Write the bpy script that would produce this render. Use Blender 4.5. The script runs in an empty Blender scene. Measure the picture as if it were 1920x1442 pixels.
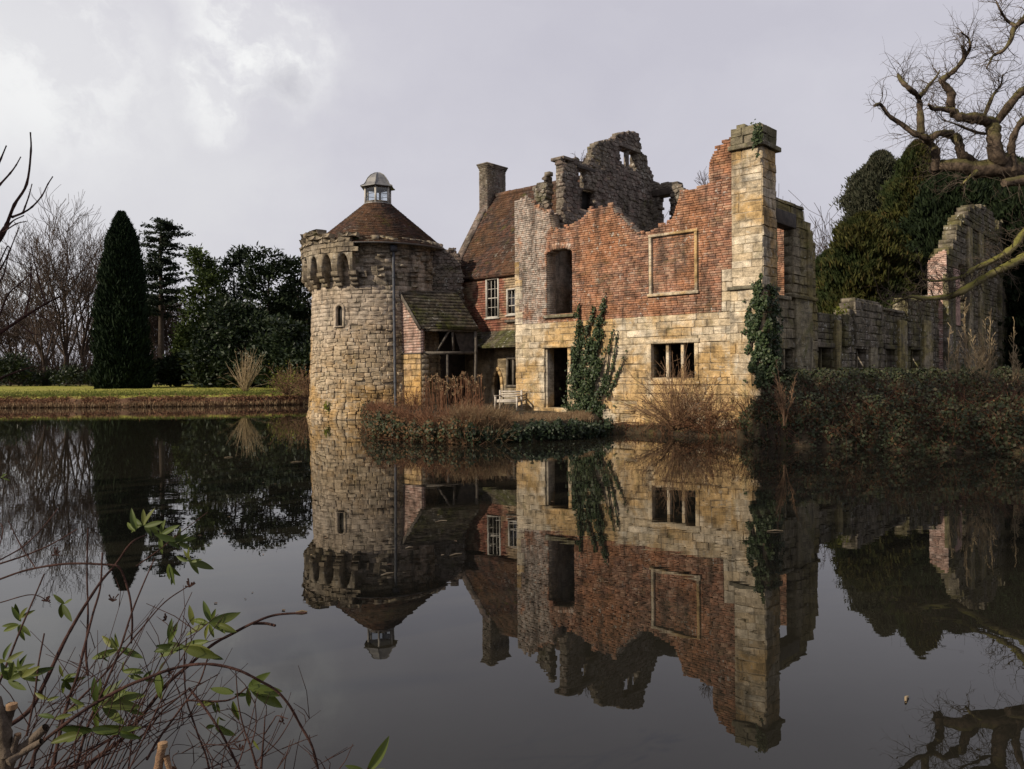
import bpy, math
import numpy as np
from mathutils import Vector, Matrix

# ---------------------------------------------------------------- camera, sky, sun, exposure
scn = bpy.context.scene
COL = scn.collection
FPX, HOR, EYE = 1500.0, 703.0, 1.9          # focal length in photo pixels, horizon row, eye height above the water
ROLL = math.radians(0.42)

cam_d = bpy.data.cameras.new('camera')
cam = bpy.data.objects.new('camera', cam_d)
COL.objects.link(cam)
cam_d.sensor_width = 36.0
cam_d.lens = 36.0 * FPX / 1920.0
cam_d.shift_y = -(721.0 - HOR) / 1920.0
cam_d.clip_start = 0.05
cam_d.clip_end = 3000.0
_r, _u = Vector((math.cos(ROLL), 0, -math.sin(ROLL))), Vector((math.sin(ROLL), 0, math.cos(ROLL)))
cam.matrix_world = Matrix(((_r.x, _u.x, 0, 0), (_r.y, _u.y, -1, 0), (_r.z, _u.z, 0, EYE), (0, 0, 0, 1)))
scn.camera = cam

SUN_EL = math.radians(29)
SUN_H = Vector((-0.87, -0.49)).normalized()
SUN = Vector((SUN_H.x * math.cos(SUN_EL), SUN_H.y * math.cos(SUN_EL), math.sin(SUN_EL)))
sun_d = bpy.data.lights.new('sun', 'SUN')
sun_d.energy = 5.0
sun_d.angle = math.radians(0.6)
sun_d.color = (1.0, 0.87, 0.69)
sun = bpy.data.objects.new('sun', sun_d)
COL.objects.link(sun)
sun.location = (-30, -20, 40)
sun.rotation_euler = (-SUN).to_track_quat('-Z', 'Y').to_euler()

scn.view_settings.view_transform = 'Standard'
scn.view_settings.look = 'None'
scn.view_settings.gamma = 1.0
scn.view_settings.exposure = 0.0
scn.view_settings.use_curve_mapping = False
scn.cycles.use_denoising = True
scn.cycles.max_bounces = 6
scn.cycles.diffuse_bounces = 3
scn.cycles.glossy_bounces = 3
scn.cycles.transparent_max_bounces = 8
scn.cycles.caustics_reflective = False
scn.cycles.caustics_refractive = False


# ---------------------------------------------------------------- node helpers
class NT:
    def __init__(s, tree):
        s.t = tree
        s.t.nodes.clear()

    def n(s, kind, props=None, ins=None):
        nd = s.t.nodes.new(kind)
        for k, v in (props or {}).items():
            setattr(nd, k, v)
        for k, v in (ins or {}).items():
            sk = nd.inputs[k]
            if isinstance(v, bpy.types.NodeSocket):
                s.t.links.new(v, sk)
            else:
                sk.default_value = v
        return nd

    def noise(s, vec, scale, detail=4.0, rough=0.55, dist=0.0):
        return s.n('ShaderNodeTexNoise', None, {'Vector': vec, 'Scale': scale, 'Detail': detail, 'Roughness': rough, 'Distortion': dist}).outputs['Fac']

    def ramp(s, fac, stops, interp='LINEAR'):
        nd = s.n('ShaderNodeValToRGB', None, {'Fac': fac})
        cr = nd.color_ramp
        cr.interpolation = interp
        while len(cr.elements) < len(stops):
            cr.elements.new(0.5)
        for e, (p, c) in zip(cr.elements, stops):
            e.position = p
            e.color = (c, c, c, 1) if isinstance(c, (int, float)) else (*c, 1)
        return nd.outputs['Color']

    def mix(s, fac, a, b, blend='MIX'):
        nd = s.n('ShaderNodeMix', {'data_type': 'RGBA', 'blend_type': blend})
        for i, v in ((0, fac), (6, a), (7, b)):
            if isinstance(v, bpy.types.NodeSocket):
                s.t.links.new(v, nd.inputs[i])
            elif i == 0:
                nd.inputs[0].default_value = v
            else:
                nd.inputs[i].default_value = (*v, 1) if len(v) == 3 else v
        return nd.outputs[2]

    def math(s, op, a, b=0.0, clamp=False):
        nd = s.n('ShaderNodeMath', {'operation': op, 'use_clamp': clamp}, {0: a, 1: b})
        return nd.outputs[0]

    def vmath(s, op, a, b=(0, 0, 0)):
        nd = s.n('ShaderNodeVectorMath', {'operation': op}, {0: a, 1: b})
        return nd.outputs['Value'] if op in ('DOT_PRODUCT', 'LENGTH', 'DISTANCE') else nd.outputs['Vector']

    def rng(s, v, a, b, c=0.0, d=1.0):
        return s.n('ShaderNodeMapRange', {'interpolation_type': 'SMOOTHSTEP'}, {0: v, 1: a, 2: b, 3: c, 4: d}).outputs[0]


# ---------------------------------------------------------------- world
world = bpy.data.worlds.new('World')
scn.world = world
world.use_nodes = True
w = NT(world.node_tree)


def pxdir(x, y):
    u, v = x - 960.0, HOR - y
    c, s = math.cos(ROLL), math.sin(ROLL)
    d = Vector(((u * c + v * s) / FPX, 1.0, (-u * s + v * c) / FPX))
    return tuple(d.normalized())


sky = w.n('ShaderNodeTexSky', {'sky_type': 'NISHITA', 'sun_disc': False, 'sun_elevation': SUN_EL,
                               'sun_rotation': math.atan2(SUN_H.x, SUN_H.y), 'air_density': 1.2, 'dust_density': 2.0})
tc = w.n('ShaderNodeTexCoord').outputs['Generated']
wd = w.vmath('NORMALIZE', tc)
warp = w.n('ShaderNodeTexNoise', None, {'Vector': wd, 'Scale': 5.0, 'Detail': 6.0, 'Roughness': 0.6}).outputs['Color']
wsub = w.vmath('SUBTRACT', warp, (0.5, 0.5, 0.5))
wdir = w.vmath('ADD', wd, w.n('ShaderNodeVectorMath', {'operation': 'SCALE'}, {0: wsub, 'Scale': 0.16}).outputs[0])
st = w.vmath('MULTIPLY', wdir, (1.0, 1.0, 2.2))
n1 = w.noise(st, 1.7, 7.0, 0.55, 0.2)
# the thin, bright side of the cloud sheet lies to the left
side = w.rng(w.vmath('DOT_PRODUCT', wdir, pxdir(-200, 330)), 0.84, 1.0)
bright = w.math('ADD', w.math('MULTIPLY', side, 0.55), w.math('MULTIPLY', w.math('SUBTRACT', n1, 0.5), 1.1), True)
sheet = w.ramp(bright, [(0.0, (5.9, 5.75, 6.45)), (0.25, (6.6, 6.45, 7.05)), (0.55, (7.4, 7.3, 7.65)), (1.0, (8.1, 8.1, 8.2))])


def blob(x, y, r0, r1):
    return w.rng(w.vmath('DISTANCE', wdir, pxdir(x, y)), r0, r1, 1.0, 0.0)


pf = w.math('MAXIMUM', w.math('MAXIMUM', blob(470, 85, 0.03, 0.10), blob(395, 185, 0.015, 0.07)), w.math('MULTIPLY', blob(70, 130, 0.02, 0.16), 0.8))
pf = w.math('MAXIMUM', pf, w.math('MULTIPLY', blob(20, 520, 0.005, 0.05), 0.9))
pn = w.rng(w.noise(wdir, 9.0, 6.0, 0.6), 0.38, 0.56)
c1 = w.mix(w.math('MULTIPLY', pf, w.math('ADD', w.math('MULTIPLY', pn, 0.75), 0.25)), sheet, (9.9, 9.9, 9.8))
dk = w.math('MULTIPLY', w.math('MAXIMUM', blob(518, 168, 0.0, 0.035), w.math('MULTIPLY', blob(480, 200, 0.0, 0.035), 0.6)), 0.55)
c2 = w.mix(dk, c1, (4.7, 4.6, 5.2))
high = w.n('ShaderNodeSeparateXYZ', None, {0: wd}).outputs['Z']
c3 = w.mix(w.rng(high, 0.0, 0.22, 0.35, 0.0), c2, (4.9, 4.75, 5.6))
cov = w.mix(0.93, sky.outputs[0], c3)
bg = w.n('ShaderNodeBackground', None, {'Color': cov, 'Strength': 0.1})
wo = w.n('ShaderNodeOutputWorld')
world.node_tree.links.new(bg.outputs[0], wo.inputs['Surface'])


# ---------------------------------------------------------------- geometry helpers
def ray(x, y):
    u, v = x - 960.0, HOR - y
    c, s = math.cos(ROLL), math.sin(ROLL)
    return (u * c + v * s) / FPX, (-u * s + v * c) / FPX


def at(x, y, Y):
    a, b = ray(x, y)
    return Vector((a * Y, Y, EYE + b * Y))


def onz(x, y, z=0.0):
    a, b = ray(x, y)
    return at(x, y, (z - EYE) / b)


class Plane:
    """A vertical wall face: s runs along it, z up, 'out' along its outward normal (to the right of s turned towards the camera)."""
    def __init__(s, p, d):
        s.p = Vector((p[0], p[1], 0))
        s.d = Vector((d[0], d[1], 0)).normalized()
        s.n = Vector((s.d.y, -s.d.x, 0))

    def sz(s, x, y):
        a, b = ray(x, y)
        # (a*Y - px, Y - py) . n = 0
        Y = (s.p.x * s.n.x + s.p.y * s.n.y) / (a * s.n.x + s.n.y)
        q = Vector((a * Y, Y, 0)) - s.p
        return q.dot(s.d), EYE + b * Y

    def poly(s, pts):
        return [s.sz(*p) for p in pts]

    def rect(s, x0, y0, x1, y1):
        a, b = s.sz(x0, (y0 + y1) / 2), s.sz(x1, (y0 + y1) / 2)
        xm = (x0 + x1) / 2
        z1, z0 = s.sz(xm, y0)[1], s.sz(xm, y1)[1]
        return a[0], b[0], z0, z1

    def pt(s, a, out, z):
        return s.p + s.d * a + s.n * out + Vector((0, 0, z))

    def shifted(s, out, along=0.0):
        return Plane(s.p + s.n * out + s.d * along, s.d)


class MB:
    """Collects faces; build() links them as one mesh object with a per-face 'tone'."""
    def __init__(s):
        s.V, s.F3, s.F4, s.T3, s.T4, s.n = [], [], [], [], [], 0

    def add(s, v, f, tone=0.0):
        v = np.asarray(v, dtype=np.float32).reshape(-1, 3)
        f = np.asarray(f, dtype=np.int32)
        s.V.append(v)
        t = np.broadcast_to(np.asarray(tone, dtype=np.float32), (len(f),))
        if f.shape[1] == 3:
            s.F3.append(f + s.n); s.T3.append(t)
        else:
            s.F4.append(f + s.n); s.T4.append(t)
        s.n += len(v)

    def box(s, pl, s0, s1, o0, o1, z0, z1, tone=0.0):
        v = [pl.pt(a, o, z) for a in (s0, s1) for o in (o0, o1) for z in (z0, z1)]
        s.add([tuple(q) for q in v], [(0, 1, 3, 2), (4, 6, 7, 5), (0, 4, 5, 1), (2, 3, 7, 6), (1, 5, 7, 3), (0, 2, 6, 4)], tone)

    def bar(s, p0, p1, wid, thk, tone=0.0, up=(0, 0, 1)):
        p0, p1 = Vector(p0), Vector(p1)
        d = (p1 - p0).normalized()
        a = d.cross(Vector(up))
        if a.length < 1e-4:
            a = d.cross(Vector((1, 0, 0)))
        a.normalize()
        b = a.cross(d).normalized()
        v = [p + a * (i * wid / 2) + b * (j * thk / 2) for p in (p0, p1) for i, j in ((-1, -1), (1, -1), (1, 1), (-1, 1))]
        s.add([tuple(q) for q in v], [(0, 3, 2, 1), (4, 5, 6, 7), (0, 1, 5, 4), (1, 2, 6, 5), (2, 3, 7, 6), (3, 0, 4, 7)], tone)

    def tube(s, pts, rad, sides=6, tone=0.0, cap=True):
        P = np.array([tuple(p) for p in pts], dtype=float)
        n = len(P)
        R = np.broadcast_to(np.asarray(rad, dtype=float), (n,))
        T = np.gradient(P, axis=0)
        T /= np.linalg.norm(T, axis=1)[:, None] + 1e-9
        a = np.cross(T[0], (0.31, 0.17, 0.93))
        if np.linalg.norm(a) < 1e-3:
            a = np.cross(T[0], (1, 0, 0))
        ang = np.linspace(0, 2 * np.pi, sides, endpoint=False)
        ca, sa = np.cos(ang), np.sin(ang)
        rows = []
        for i in range(n):
            a = a - T[i] * a.dot(T[i])
            a /= np.linalg.norm(a) + 1e-9
            b = np.cross(T[i], a)
            rows.append(P[i] + R[i] * (ca[:, None] * a + sa[:, None] * b))
        V = np.vstack(rows)
        F = []
        for i in range(n - 1):
            for k in range(sides):
                F.append((i * sides + k, i * sides + (k + 1) % sides, (i + 1) * sides + (k + 1) % sides, (i + 1) * sides + k))
        s.add(V, F, tone)
        if cap:
            V2 = np.vstack([rows[-1], P[-1] + T[-1] * R[-1] * 0.3])
            s.add(V2, [(k, (k + 1) % sides, sides) for k in range(sides)], tone)

    def segs(s, P0, P1, r0, r1, sides=3, tone=0.0):
        """many straight tapered twigs at once"""
        P0, P1 = np.asarray(P0, float).reshape(-1, 3), np.asarray(P1, float).reshape(-1, 3)
        n = len(P0)
        if not n:
            return
        r0 = np.broadcast_to(np.asarray(r0, float), (n,)); r1 = np.broadcast_to(np.asarray(r1, float), (n,))
        D = P1 - P0
        D = D / (np.linalg.norm(D, axis=1)[:, None] + 1e-9)
        ref = np.where(np.abs(D[:, 2:3]) > 0.9, np.array([[1.0, 0, 0]]), np.array([[0, 0, 1.0]]))
        A = np.cross(D, ref); A /= np.linalg.norm(A, axis=1)[:, None] + 1e-9
        B = np.cross(D, A)
        V = np.empty((n, 2 * sides, 3))
        for k in range(sides):
            t = 2 * np.pi * k / sides
            o = math.cos(t) * A + math.sin(t) * B
            V[:, k] = P0 + o * r0[:, None]
            V[:, sides + k] = P1 + o * r1[:, None]
        base = (np.arange(n) * 2 * sides)[:, None]
        F = np.concatenate([np.array([[k, (k + 1) % sides, sides + (k + 1) % sides, sides + k]]) + base for k in range(sides)])
        tt = np.tile(np.broadcast_to(np.asarray(tone, float), (n,)), sides)
        s.add(V.reshape(-1, 3), F, tt)

    def leaves(s, C, U, W, ln, wd, tone=0.0, base=False):
        """rhombic leaf faces; C centre (or base), U length axis, W width axis"""
        C = np.asarray(C, float); U = np.asarray(U, float); W = np.asarray(W, float)
        n = len(C)
        ln = np.broadcast_to(np.asarray(ln, float), (n,))[:, None]; wd = np.broadcast_to(np.asarray(wd, float), (n,))[:, None]
        a, b = (0.0, 1.0) if base else (-0.5, 0.5)
        V = np.stack([C + U * ln * a, C + U * ln * (a + 0.45) + W * wd * 0.5, C + U * ln * b, C + U * ln * (a + 0.45) - W * wd * 0.5], axis=1)
        s.add(V.reshape(-1, 3), np.arange(4 * n).reshape(-1, 4), tone)

    def build(s, name, mat, parent=None, smooth=False):
        me = bpy.data.meshes.new(name)
        V = np.concatenate(s.V) if s.V else np.zeros((0, 3), np.float32)
        f3 = np.concatenate(s.F3) if s.F3 else np.zeros((0, 3), np.int32)
        f4 = np.concatenate(s.F4) if s.F4 else np.zeros((0, 4), np.int32)
        tone = np.concatenate([*(s.T3 or [np.zeros(0, np.float32)]), *(s.T4 or [np.zeros(0, np.float32)])])
        me.vertices.add(len(V))
        me.vertices.foreach_set('co', V.ravel())
        nl = f3.size + f4.size
        me.loops.add(nl)
        me.loops.foreach_set('vertex_index', np.concatenate([f3.ravel(), f4.ravel()]).astype(np.int32))
        npoly = len(f3) + len(f4)
        me.polygons.add(npoly)
        st_ = np.concatenate([np.arange(len(f3)) * 3, f3.size + np.arange(len(f4)) * 4]).astype(np.int32)
        me.polygons.foreach_set('loop_start', st_)
        if smooth:
            me.polygons.foreach_set('use_smooth', np.ones(npoly, dtype=bool))
        me.update(calc_edges=True)
        at_ = me.attributes.new('tone', 'FLOAT', 'FACE')
        at_.data.foreach_set('value', tone.astype(np.float32))
        me.materials.append(mat)
        return link(name, me, parent)


def link(name, data, parent=None, mw=None):
    o = bpy.data.objects.new(name, data)
    COL.objects.link(o)
    if parent is not None:
        o.parent = parent
        if 'base_loc' in parent:
            o.matrix_parent_inverse = Matrix.Translation(-Vector(parent['base_loc']))
    if mw is not None:
        o.matrix_basis = mw
    return o


def tag(o, label=None, cat=None, group=None, kind=None):
    for k, v in (('label', label), ('category', cat), ('group', group), ('kind', kind)):
        if v:
            o[k] = v
    return o


def thing(name, loc, label, cat, group=None):
    o = bpy.data.objects.new(name, None)
    COL.objects.link(o)
    o.empty_display_size = 0.3
    o.location = loc
    o['base_loc'] = tuple(loc)
    return tag(o, label, cat, group)


def rs(seed):
    return np.random.default_rng(seed)


def unit(v):
    return v / (np.linalg.norm(v, axis=-1, keepdims=True) + 1e-9)


def rand_dirs(r, n):
    return unit(r.normal(size=(n, 3)))


def perp(U, r):
    w_ = r.normal(size=U.shape)
    w_ -= U * np.sum(w_ * U, axis=1, keepdims=True)
    return unit(w_)


# ---------------------------------------------------------------- materials
def mat_new(name):
    m = bpy.data.materials.new(name)
    m.use_nodes = True
    return m, NT(m.node_tree)


def finish(m, t, col, rough=0.9, bump=None, bstr=0.3, bdist=0.02, spec=0.3, trans=0.0):
    ins = {'Base Color': col, 'Roughness': rough, 'Specular IOR Level': spec}
    p = t.n('ShaderNodeBsdfPrincipled', None, ins)
    if bump is not None:
        b = t.n('ShaderNodeBump', None, {'Height': bump, 'Strength': bstr, 'Distance': bdist})
        t.t.links.new(b.outputs[0], p.inputs['Normal'])
    o = t.n('ShaderNodeOutputMaterial')
    sh = p.outputs[0]
    if trans > 0:
        tr = t.n('ShaderNodeBsdfTranslucent', None, {'Color': col})
        mx = t.n('ShaderNodeMixShader', None, {0: trans, 1: sh, 2: tr.outputs[0]})
        sh = mx.outputs[0]
    t.t.links.new(sh, o.inputs['Surface'])
    return m


def tone_rnd(t):
    oi = t.n('ShaderNodeObjectInfo').outputs['Random']
    at_ = t.n('ShaderNodeAttribute', {'attribute_name': 'tone'}).outputs['Fac']
    return t.math('FRACT', t.math('ADD', oi, at_))


def masonry(name, cols, ochre, ochre_amt, lichen=0.3, moss=0.2, stain=0.5, zband=None, pale=None, bstr=0.5, dark=(0.035, 0.03, 0.026)):
    """stone or brick: per-piece tone, large colour patches, rain streaks, lichen, moss"""
    m, t = mat_new(name)
    pos = t.n('ShaderNodeNewGeometry').outputs['Position']
    c = t.ramp(tone_rnd(t), [(i / (len(cols) - 1), q) for i, q in enumerate(cols)])
    big = t.noise(pos, 0.55, 5.0, 0.6, 0.4)
    c = t.mix(t.math('MULTIPLY', t.rng(big, 0.45, 0.58), ochre_amt), c, ochre)
    if zband:                                    # stone of another bed used below / above a level
        zz = t.n('ShaderNodeSeparateXYZ', None, {0: pos}).outputs['Z']
        wob = t.math('ADD', zz, t.math('MULTIPLY', t.math('SUBTRACT', t.noise(pos, 0.9, 3.0), 0.5), 1.6))
        c = t.mix(t.rng(wob, zband[0], zband[1], 0.0, zband[3]), c, zband[2])
    if pale:                                     # limewash left on part of the wall
        a = t.vmath('DOT_PRODUCT', pos, pale[0])
        pm = t.math('ADD', t.rng(a, pale[1], pale[2]), t.math('MULTIPLY', t.math('SUBTRACT', t.noise(pos, 0.9, 6.0, 0.65), 0.46), 2.9))
        pm2 = t.math('MULTIPLY', t.rng(pm, 0.45, 0.8), pale[4])
        pm2 = t.math('MULTIPLY', pm2, t.rng(t.noise(pos, 9.0, 4.0, 0.7), 0.3, 0.55, 0.35, 1.0))
        c = t.mix(pm2, c, pale[3])
    mid = t.noise(pos, 3.2, 8.0, 0.68)
    c = t.mix(1.0, c, t.ramp(mid, [(0.36, 0.5), (0.5, 0.95), (0.64, 1.32)]), 'MULTIPLY')
    fine = t.noise(pos, 30.0, 5.0, 0.7)
    c = t.mix(1.0, c, t.ramp(fine, [(0.36, 0.66), (0.52, 1.0), (0.68, 1.25)]), 'MULTIPLY')
    sp = t.vmath('MULTIPLY', pos, (2.6, 2.6, 0.42))
    stn = t.rng(t.noise(sp, 1.0, 6.0, 0.62, 0.3), 0.50, 0.66)
    c = t.mix(t.math('MULTIPLY', stn, stain), c, dark)
    bed = t.rng(t.noise(t.vmath('MULTIPLY', pos, (1.3, 1.3, 11.0)), 1.0, 5.0, 0.6, 0.4), 0.50, 0.68)
    c = t.mix(t.math('MULTIPLY', bed, min(1.0, stain * 1.3)), c, t.mix(0.75, c, dark))
    lv = t.rng(t.noise(pos, 7.5, 3.0, 0.5, 0.6), 0.60, 0.66)
    lm = t.rng(t.noise(pos, 0.8, 3.0, 0.5), 0.45, 0.6)
    c = t.mix(t.math('MULTIPLY', t.math('MULTIPLY', lv, lm), lichen), c, (0.46, 0.45, 0.40))
    mv = t.rng(t.math('ADD', t.noise(pos, 1.4, 7.0, 0.7, 0.5), 0.0), 0.56, 0.66)
    c = t.mix(t.math('MULTIPLY', mv, moss), c, (0.10, 0.105, 0.025))
    h = t.math('ADD', t.math('MULTIPLY', mid, 0.7), t.math('MULTIPLY', fine, 0.5))
    return finish(m, t, c, 0.95, h, bstr, 0.04, 0.15)


def plain(name, c0, c1, scale=6.0, rough=0.8, bstr=0.2, spec=0.3, metal=None):
    m, t = mat_new(name)
    pos = t.n('ShaderNodeNewGeometry').outputs['Position']
    n = t.noise(pos, scale, 7.0, 0.65)
    c = t.mix(t.rng(n, 0.32, 0.66), c0, c1)
    return finish(m, t, c, rough, t.noise(pos, scale * 4, 5.0), bstr, 0.02, spec)


def foliage(name, cols, rough=0.6, spec=0.3, trans=0.12, patch=None, patch_scale=0.5):
    m, t = mat_new(name)
    pos = t.n('ShaderNodeNewGeometry').outputs['Position']
    c = t.ramp(tone_rnd(t), [(i / (len(cols) - 1), q) for i, q in enumerate(cols)])
    if patch:
        c = t.mix(t.rng(t.noise(pos, patch_scale, 4.0, 0.6), 0.42, 0.64), c, patch)
    return finish(m, t, c, rough, None, spec=spec, trans=trans)


def bark(name, c0, c1, moss=None, moss_amt=0.0, scale=10.0):
    m, t = mat_new(name)
    g = t.n('ShaderNodeNewGeometry')
    pos = g.outputs['Position']
    n = t.noise(pos, scale, 7.0, 0.7)
    c = t.mix(t.rng(n, 0.34, 0.64), c0, c1)
    if moss:
        nz = t.n('ShaderNodeSeparateXYZ', None, {0: g.outputs['Normal']}).outputs['Z']
        mk = t.math('MULTIPLY', t.rng(t.math('ADD', nz, t.math('SUBTRACT', t.noise(pos, 3.0, 4.0), 0.5)), 0.0, 0.5), moss_amt)
        c = t.mix(mk, c, moss)
    return finish(m, t, c, 0.9, n, 0.8, 0.03, 0.15)


M = {}
M['tower_stone'] = masonry('tower_stone', [(0.39, 0.30, 0.195), (0.45, 0.36, 0.25), (0.35, 0.265, 0.165), (0.42, 0.34, 0.235), (0.29, 0.21, 0.13)],
                           (0.38, 0.235, 0.085), 0.75, 0.5, 0.25, 0.45, (2.6, 4.4, (0.41, 0.35, 0.285), 0.75))
M['tower_top'] = masonry('tower_top', [(0.25, 0.21, 0.16), (0.31, 0.265, 0.20), (0.20, 0.165, 0.125), (0.28, 0.24, 0.18)],
                         (0.24, 0.185, 0.11), 0.4, 0.45, 0.35, 0.7)
M['tower_mortar'] = masonry('tower_mortar', [(0.31, 0.255, 0.185), (0.34, 0.285, 0.21)], (0.3, 0.2, 0.1), 0.4, 0.2, 0.2, 0.5)
M['ashlar'] = masonry('ashlar', [(0.50, 0.41, 0.285), (0.59, 0.51, 0.39), (0.46, 0.365, 0.24), (0.54, 0.45, 0.315), (0.51, 0.455, 0.36)],
                      (0.42, 0.26, 0.09), 0.75, 0.5, 0.3, 0.5)
M['ashlar_joint'] = masonry('ashlar_joint', [(0.36, 0.30, 0.21), (0.40, 0.33, 0.23)], (0.25, 0.17, 0.09), 0.4, 0.2, 0.2, 0.4)
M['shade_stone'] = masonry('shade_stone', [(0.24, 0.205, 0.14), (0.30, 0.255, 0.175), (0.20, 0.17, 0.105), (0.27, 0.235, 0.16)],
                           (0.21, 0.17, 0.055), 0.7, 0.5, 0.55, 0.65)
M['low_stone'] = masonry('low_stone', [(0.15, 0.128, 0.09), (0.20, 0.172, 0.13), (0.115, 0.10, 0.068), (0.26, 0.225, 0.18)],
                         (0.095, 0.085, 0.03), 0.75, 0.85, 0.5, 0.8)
M['cap_stone'] = masonry('cap_stone', [(0.17, 0.15, 0.11), (0.22, 0.19, 0.14), (0.13, 0.12, 0.085)], (0.15, 0.14, 0.06), 0.5, 0.4, 0.5, 0.5)
M['gable_stone'] = masonry('gable_stone', [(0.19, 0.16, 0.135), (0.23, 0.195, 0.165), (0.165, 0.14, 0.12), (0.21, 0.155, 0.13)],
                           (0.16, 0.14, 0.10), 0.5, 0.6, 0.35, 0.6, bstr=0.9)
FW_D = Vector((0.745, -0.667, 0))
M['brick'] = masonry('brick', [(0.33, 0.165, 0.105), (0.38, 0.205, 0.13), (0.27, 0.135, 0.09), (0.41, 0.26, 0.175), (0.32, 0.19, 0.135), (0.20, 0.115, 0.085)],
                     (0.38, 0.175, 0.085), 0.6, 0.65, 0.2, 0.6, None, (tuple(-FW_D), 16.0, 20.2, (0.40, 0.355, 0.31), 0.9), 0.5)
M['mortar'] = masonry('mortar', [(0.38, 0.33, 0.27), (0.33, 0.27, 0.21)], (0.33, 0.22, 0.13), 0.5, 0.4, 0.2, 0.35)
M['tile_red'] = masonry('tile_red', [(0.088, 0.05, 0.038), (0.115, 0.06, 0.042), (0.066, 0.042, 0.035), (0.105, 0.068, 0.052), (0.046, 0.036, 0.032)],
                        (0.12, 0.062, 0.028), 0.5, 0.35, 0.5, 0.6, bstr=0.3)
M['tile_moss'] = masonry('tile_moss', [(0.11, 0.095, 0.075), (0.15, 0.13, 0.10), (0.08, 0.068, 0.052), (0.13, 0.10, 0.07)],
                         (0.075, 0.08, 0.024), 0.8, 0.5, 1.0, 0.5, bstr=0.3)
M['tile_hung'] = masonry('tile_hung', [(0.29, 0.115, 0.08), (0.36, 0.165, 0.11), (0.24, 0.095, 0.07), (0.38, 0.24, 0.165)],
                         (0.42, 0.33, 0.21), 0.85, 0.25, 0.1, 0.35, bstr=0.3)
M['tile_hung_pink'] = masonry('tile_hung_pink', [(0.50, 0.35, 0.29), (0.58, 0.45, 0.39), (0.42, 0.26, 0.21), (0.58, 0.50, 0.44)],
                              (0.46, 0.28, 0.21), 0.5, 0.3, 0.05, 0.3, bstr=0.3)
M['plaster'] = masonry('plaster', [(0.30, 0.265, 0.205), (0.34, 0.30, 0.235)], (0.33, 0.23, 0.11), 0.6, 0.2, 0.2, 0.45)
M['soil'] = masonry('soil', [(0.035, 0.027, 0.018), (0.05, 0.036, 0.024)], (0.065, 0.05, 0.028), 0.6, 0.0, 0.35, 0.2)
M['wood_grey'] = plain('wood_grey', (0.06, 0.05, 0.04), (0.15, 0.13, 0.105), 5.0)
M['wood_dark'] = plain('wood_dark', (0.03, 0.026, 0.022), (0.075, 0.06, 0.048), 5.0)
M['paint_white'] = plain('paint_white', (0.36, 0.34, 0.30), (0.50, 0.47, 0.42), 9.0, 0.55)
M['bench_wood'] = plain('bench_wood', (0.34, 0.30, 0.25), (0.50, 0.45, 0.39), 9.0, 0.7)
M['lead'] = plain('lead', (0.10, 0.10, 0.10), (0.19, 0.185, 0.175), 4.0, 0.5, 0.1, 0.5)
M['iron'] = plain('iron', (0.035, 0.04, 0.05), (0.075, 0.08, 0.095), 6.0, 0.6, 0.1, 0.4)
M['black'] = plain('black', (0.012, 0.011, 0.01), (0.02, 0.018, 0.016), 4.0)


def glass(name, tint, mixf):
    m, t = mat_new(name)
    fr = t.n('ShaderNodeFresnel', None, {'IOR': 1.5}).outputs[0]
    a = t.n('ShaderNodeBsdfTransparent', None, {'Color': (*tint, 1)})
    b = t.n('ShaderNodeBsdfGlossy', None, {'Color': (1, 1, 1, 1), 'Roughness': 0.04})
    mx = t.n('ShaderNodeMixShader', None, {0: t.math('ADD', t.math('MULTIPLY', fr, 0.9), mixf, True), 1: a.outputs[0], 2: b.outputs[0]})
    o = t.n('ShaderNodeOutputMaterial')
    t.t.links.new(mx.outputs[0], o.inputs[0])
    return m


M['glass'] = glass('glass', (0.82, 0.86, 0.88), 0.03)

M['cypress'] = foliage('cypress', [(0.008, 0.016, 0.007), (0.014, 0.026, 0.010), (0.006, 0.012, 0.006)], 0.75, 0.12, 0.05)
M['yew'] = foliage('yew', [(0.010, 0.017, 0.008), (0.018, 0.028, 0.010), (0.007, 0.012, 0.006)], 0.75, 0.12, 0.05)
M['yew_light'] = foliage('yew_light', [(0.035, 0.055, 0.012), (0.055, 0.075, 0.018), (0.02, 0.035, 0.01)], 0.7, 0.15, 0.08)
M['fir'] = foliage('fir', [(0.012, 0.02, 0.012), (0.022, 0.032, 0.017), (0.008, 0.014, 0.009)], 0.75, 0.12, 0.05)
M['thuja'] = foliage('thuja', [(0.038, 0.042, 0.010), (0.062, 0.060, 0.015), (0.022, 0.027, 0.008), (0.075, 0.054, 0.017)], 0.75, 0.12, 0.08, (0.022, 0.032, 0.010), 0.45)
M['grey_pine'] = foliage('grey_pine', [(0.035, 0.04, 0.024), (0.055, 0.055, 0.036), (0.022, 0.028, 0.016)], 0.75, 0.12, 0.05)
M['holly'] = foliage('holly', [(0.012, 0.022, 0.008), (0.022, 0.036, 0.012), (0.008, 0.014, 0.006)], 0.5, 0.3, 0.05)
M['ivy'] = foliage('ivy', [(0.022, 0.040, 0.014), (0.040, 0.062, 0.020), (0.012, 0.024, 0.010), (0.060, 0.075, 0.028)], 0.55, 0.28, 0.05)
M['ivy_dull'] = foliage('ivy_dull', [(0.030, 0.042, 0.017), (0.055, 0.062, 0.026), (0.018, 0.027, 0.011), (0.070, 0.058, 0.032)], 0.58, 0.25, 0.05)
M['dead_leaf'] = foliage('dead_leaf', [(0.10, 0.055, 0.028), (0.16, 0.09, 0.04), (0.065, 0.034, 0.020), (0.20, 0.12, 0.06)], 0.8, 0.15, 0.15)
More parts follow.
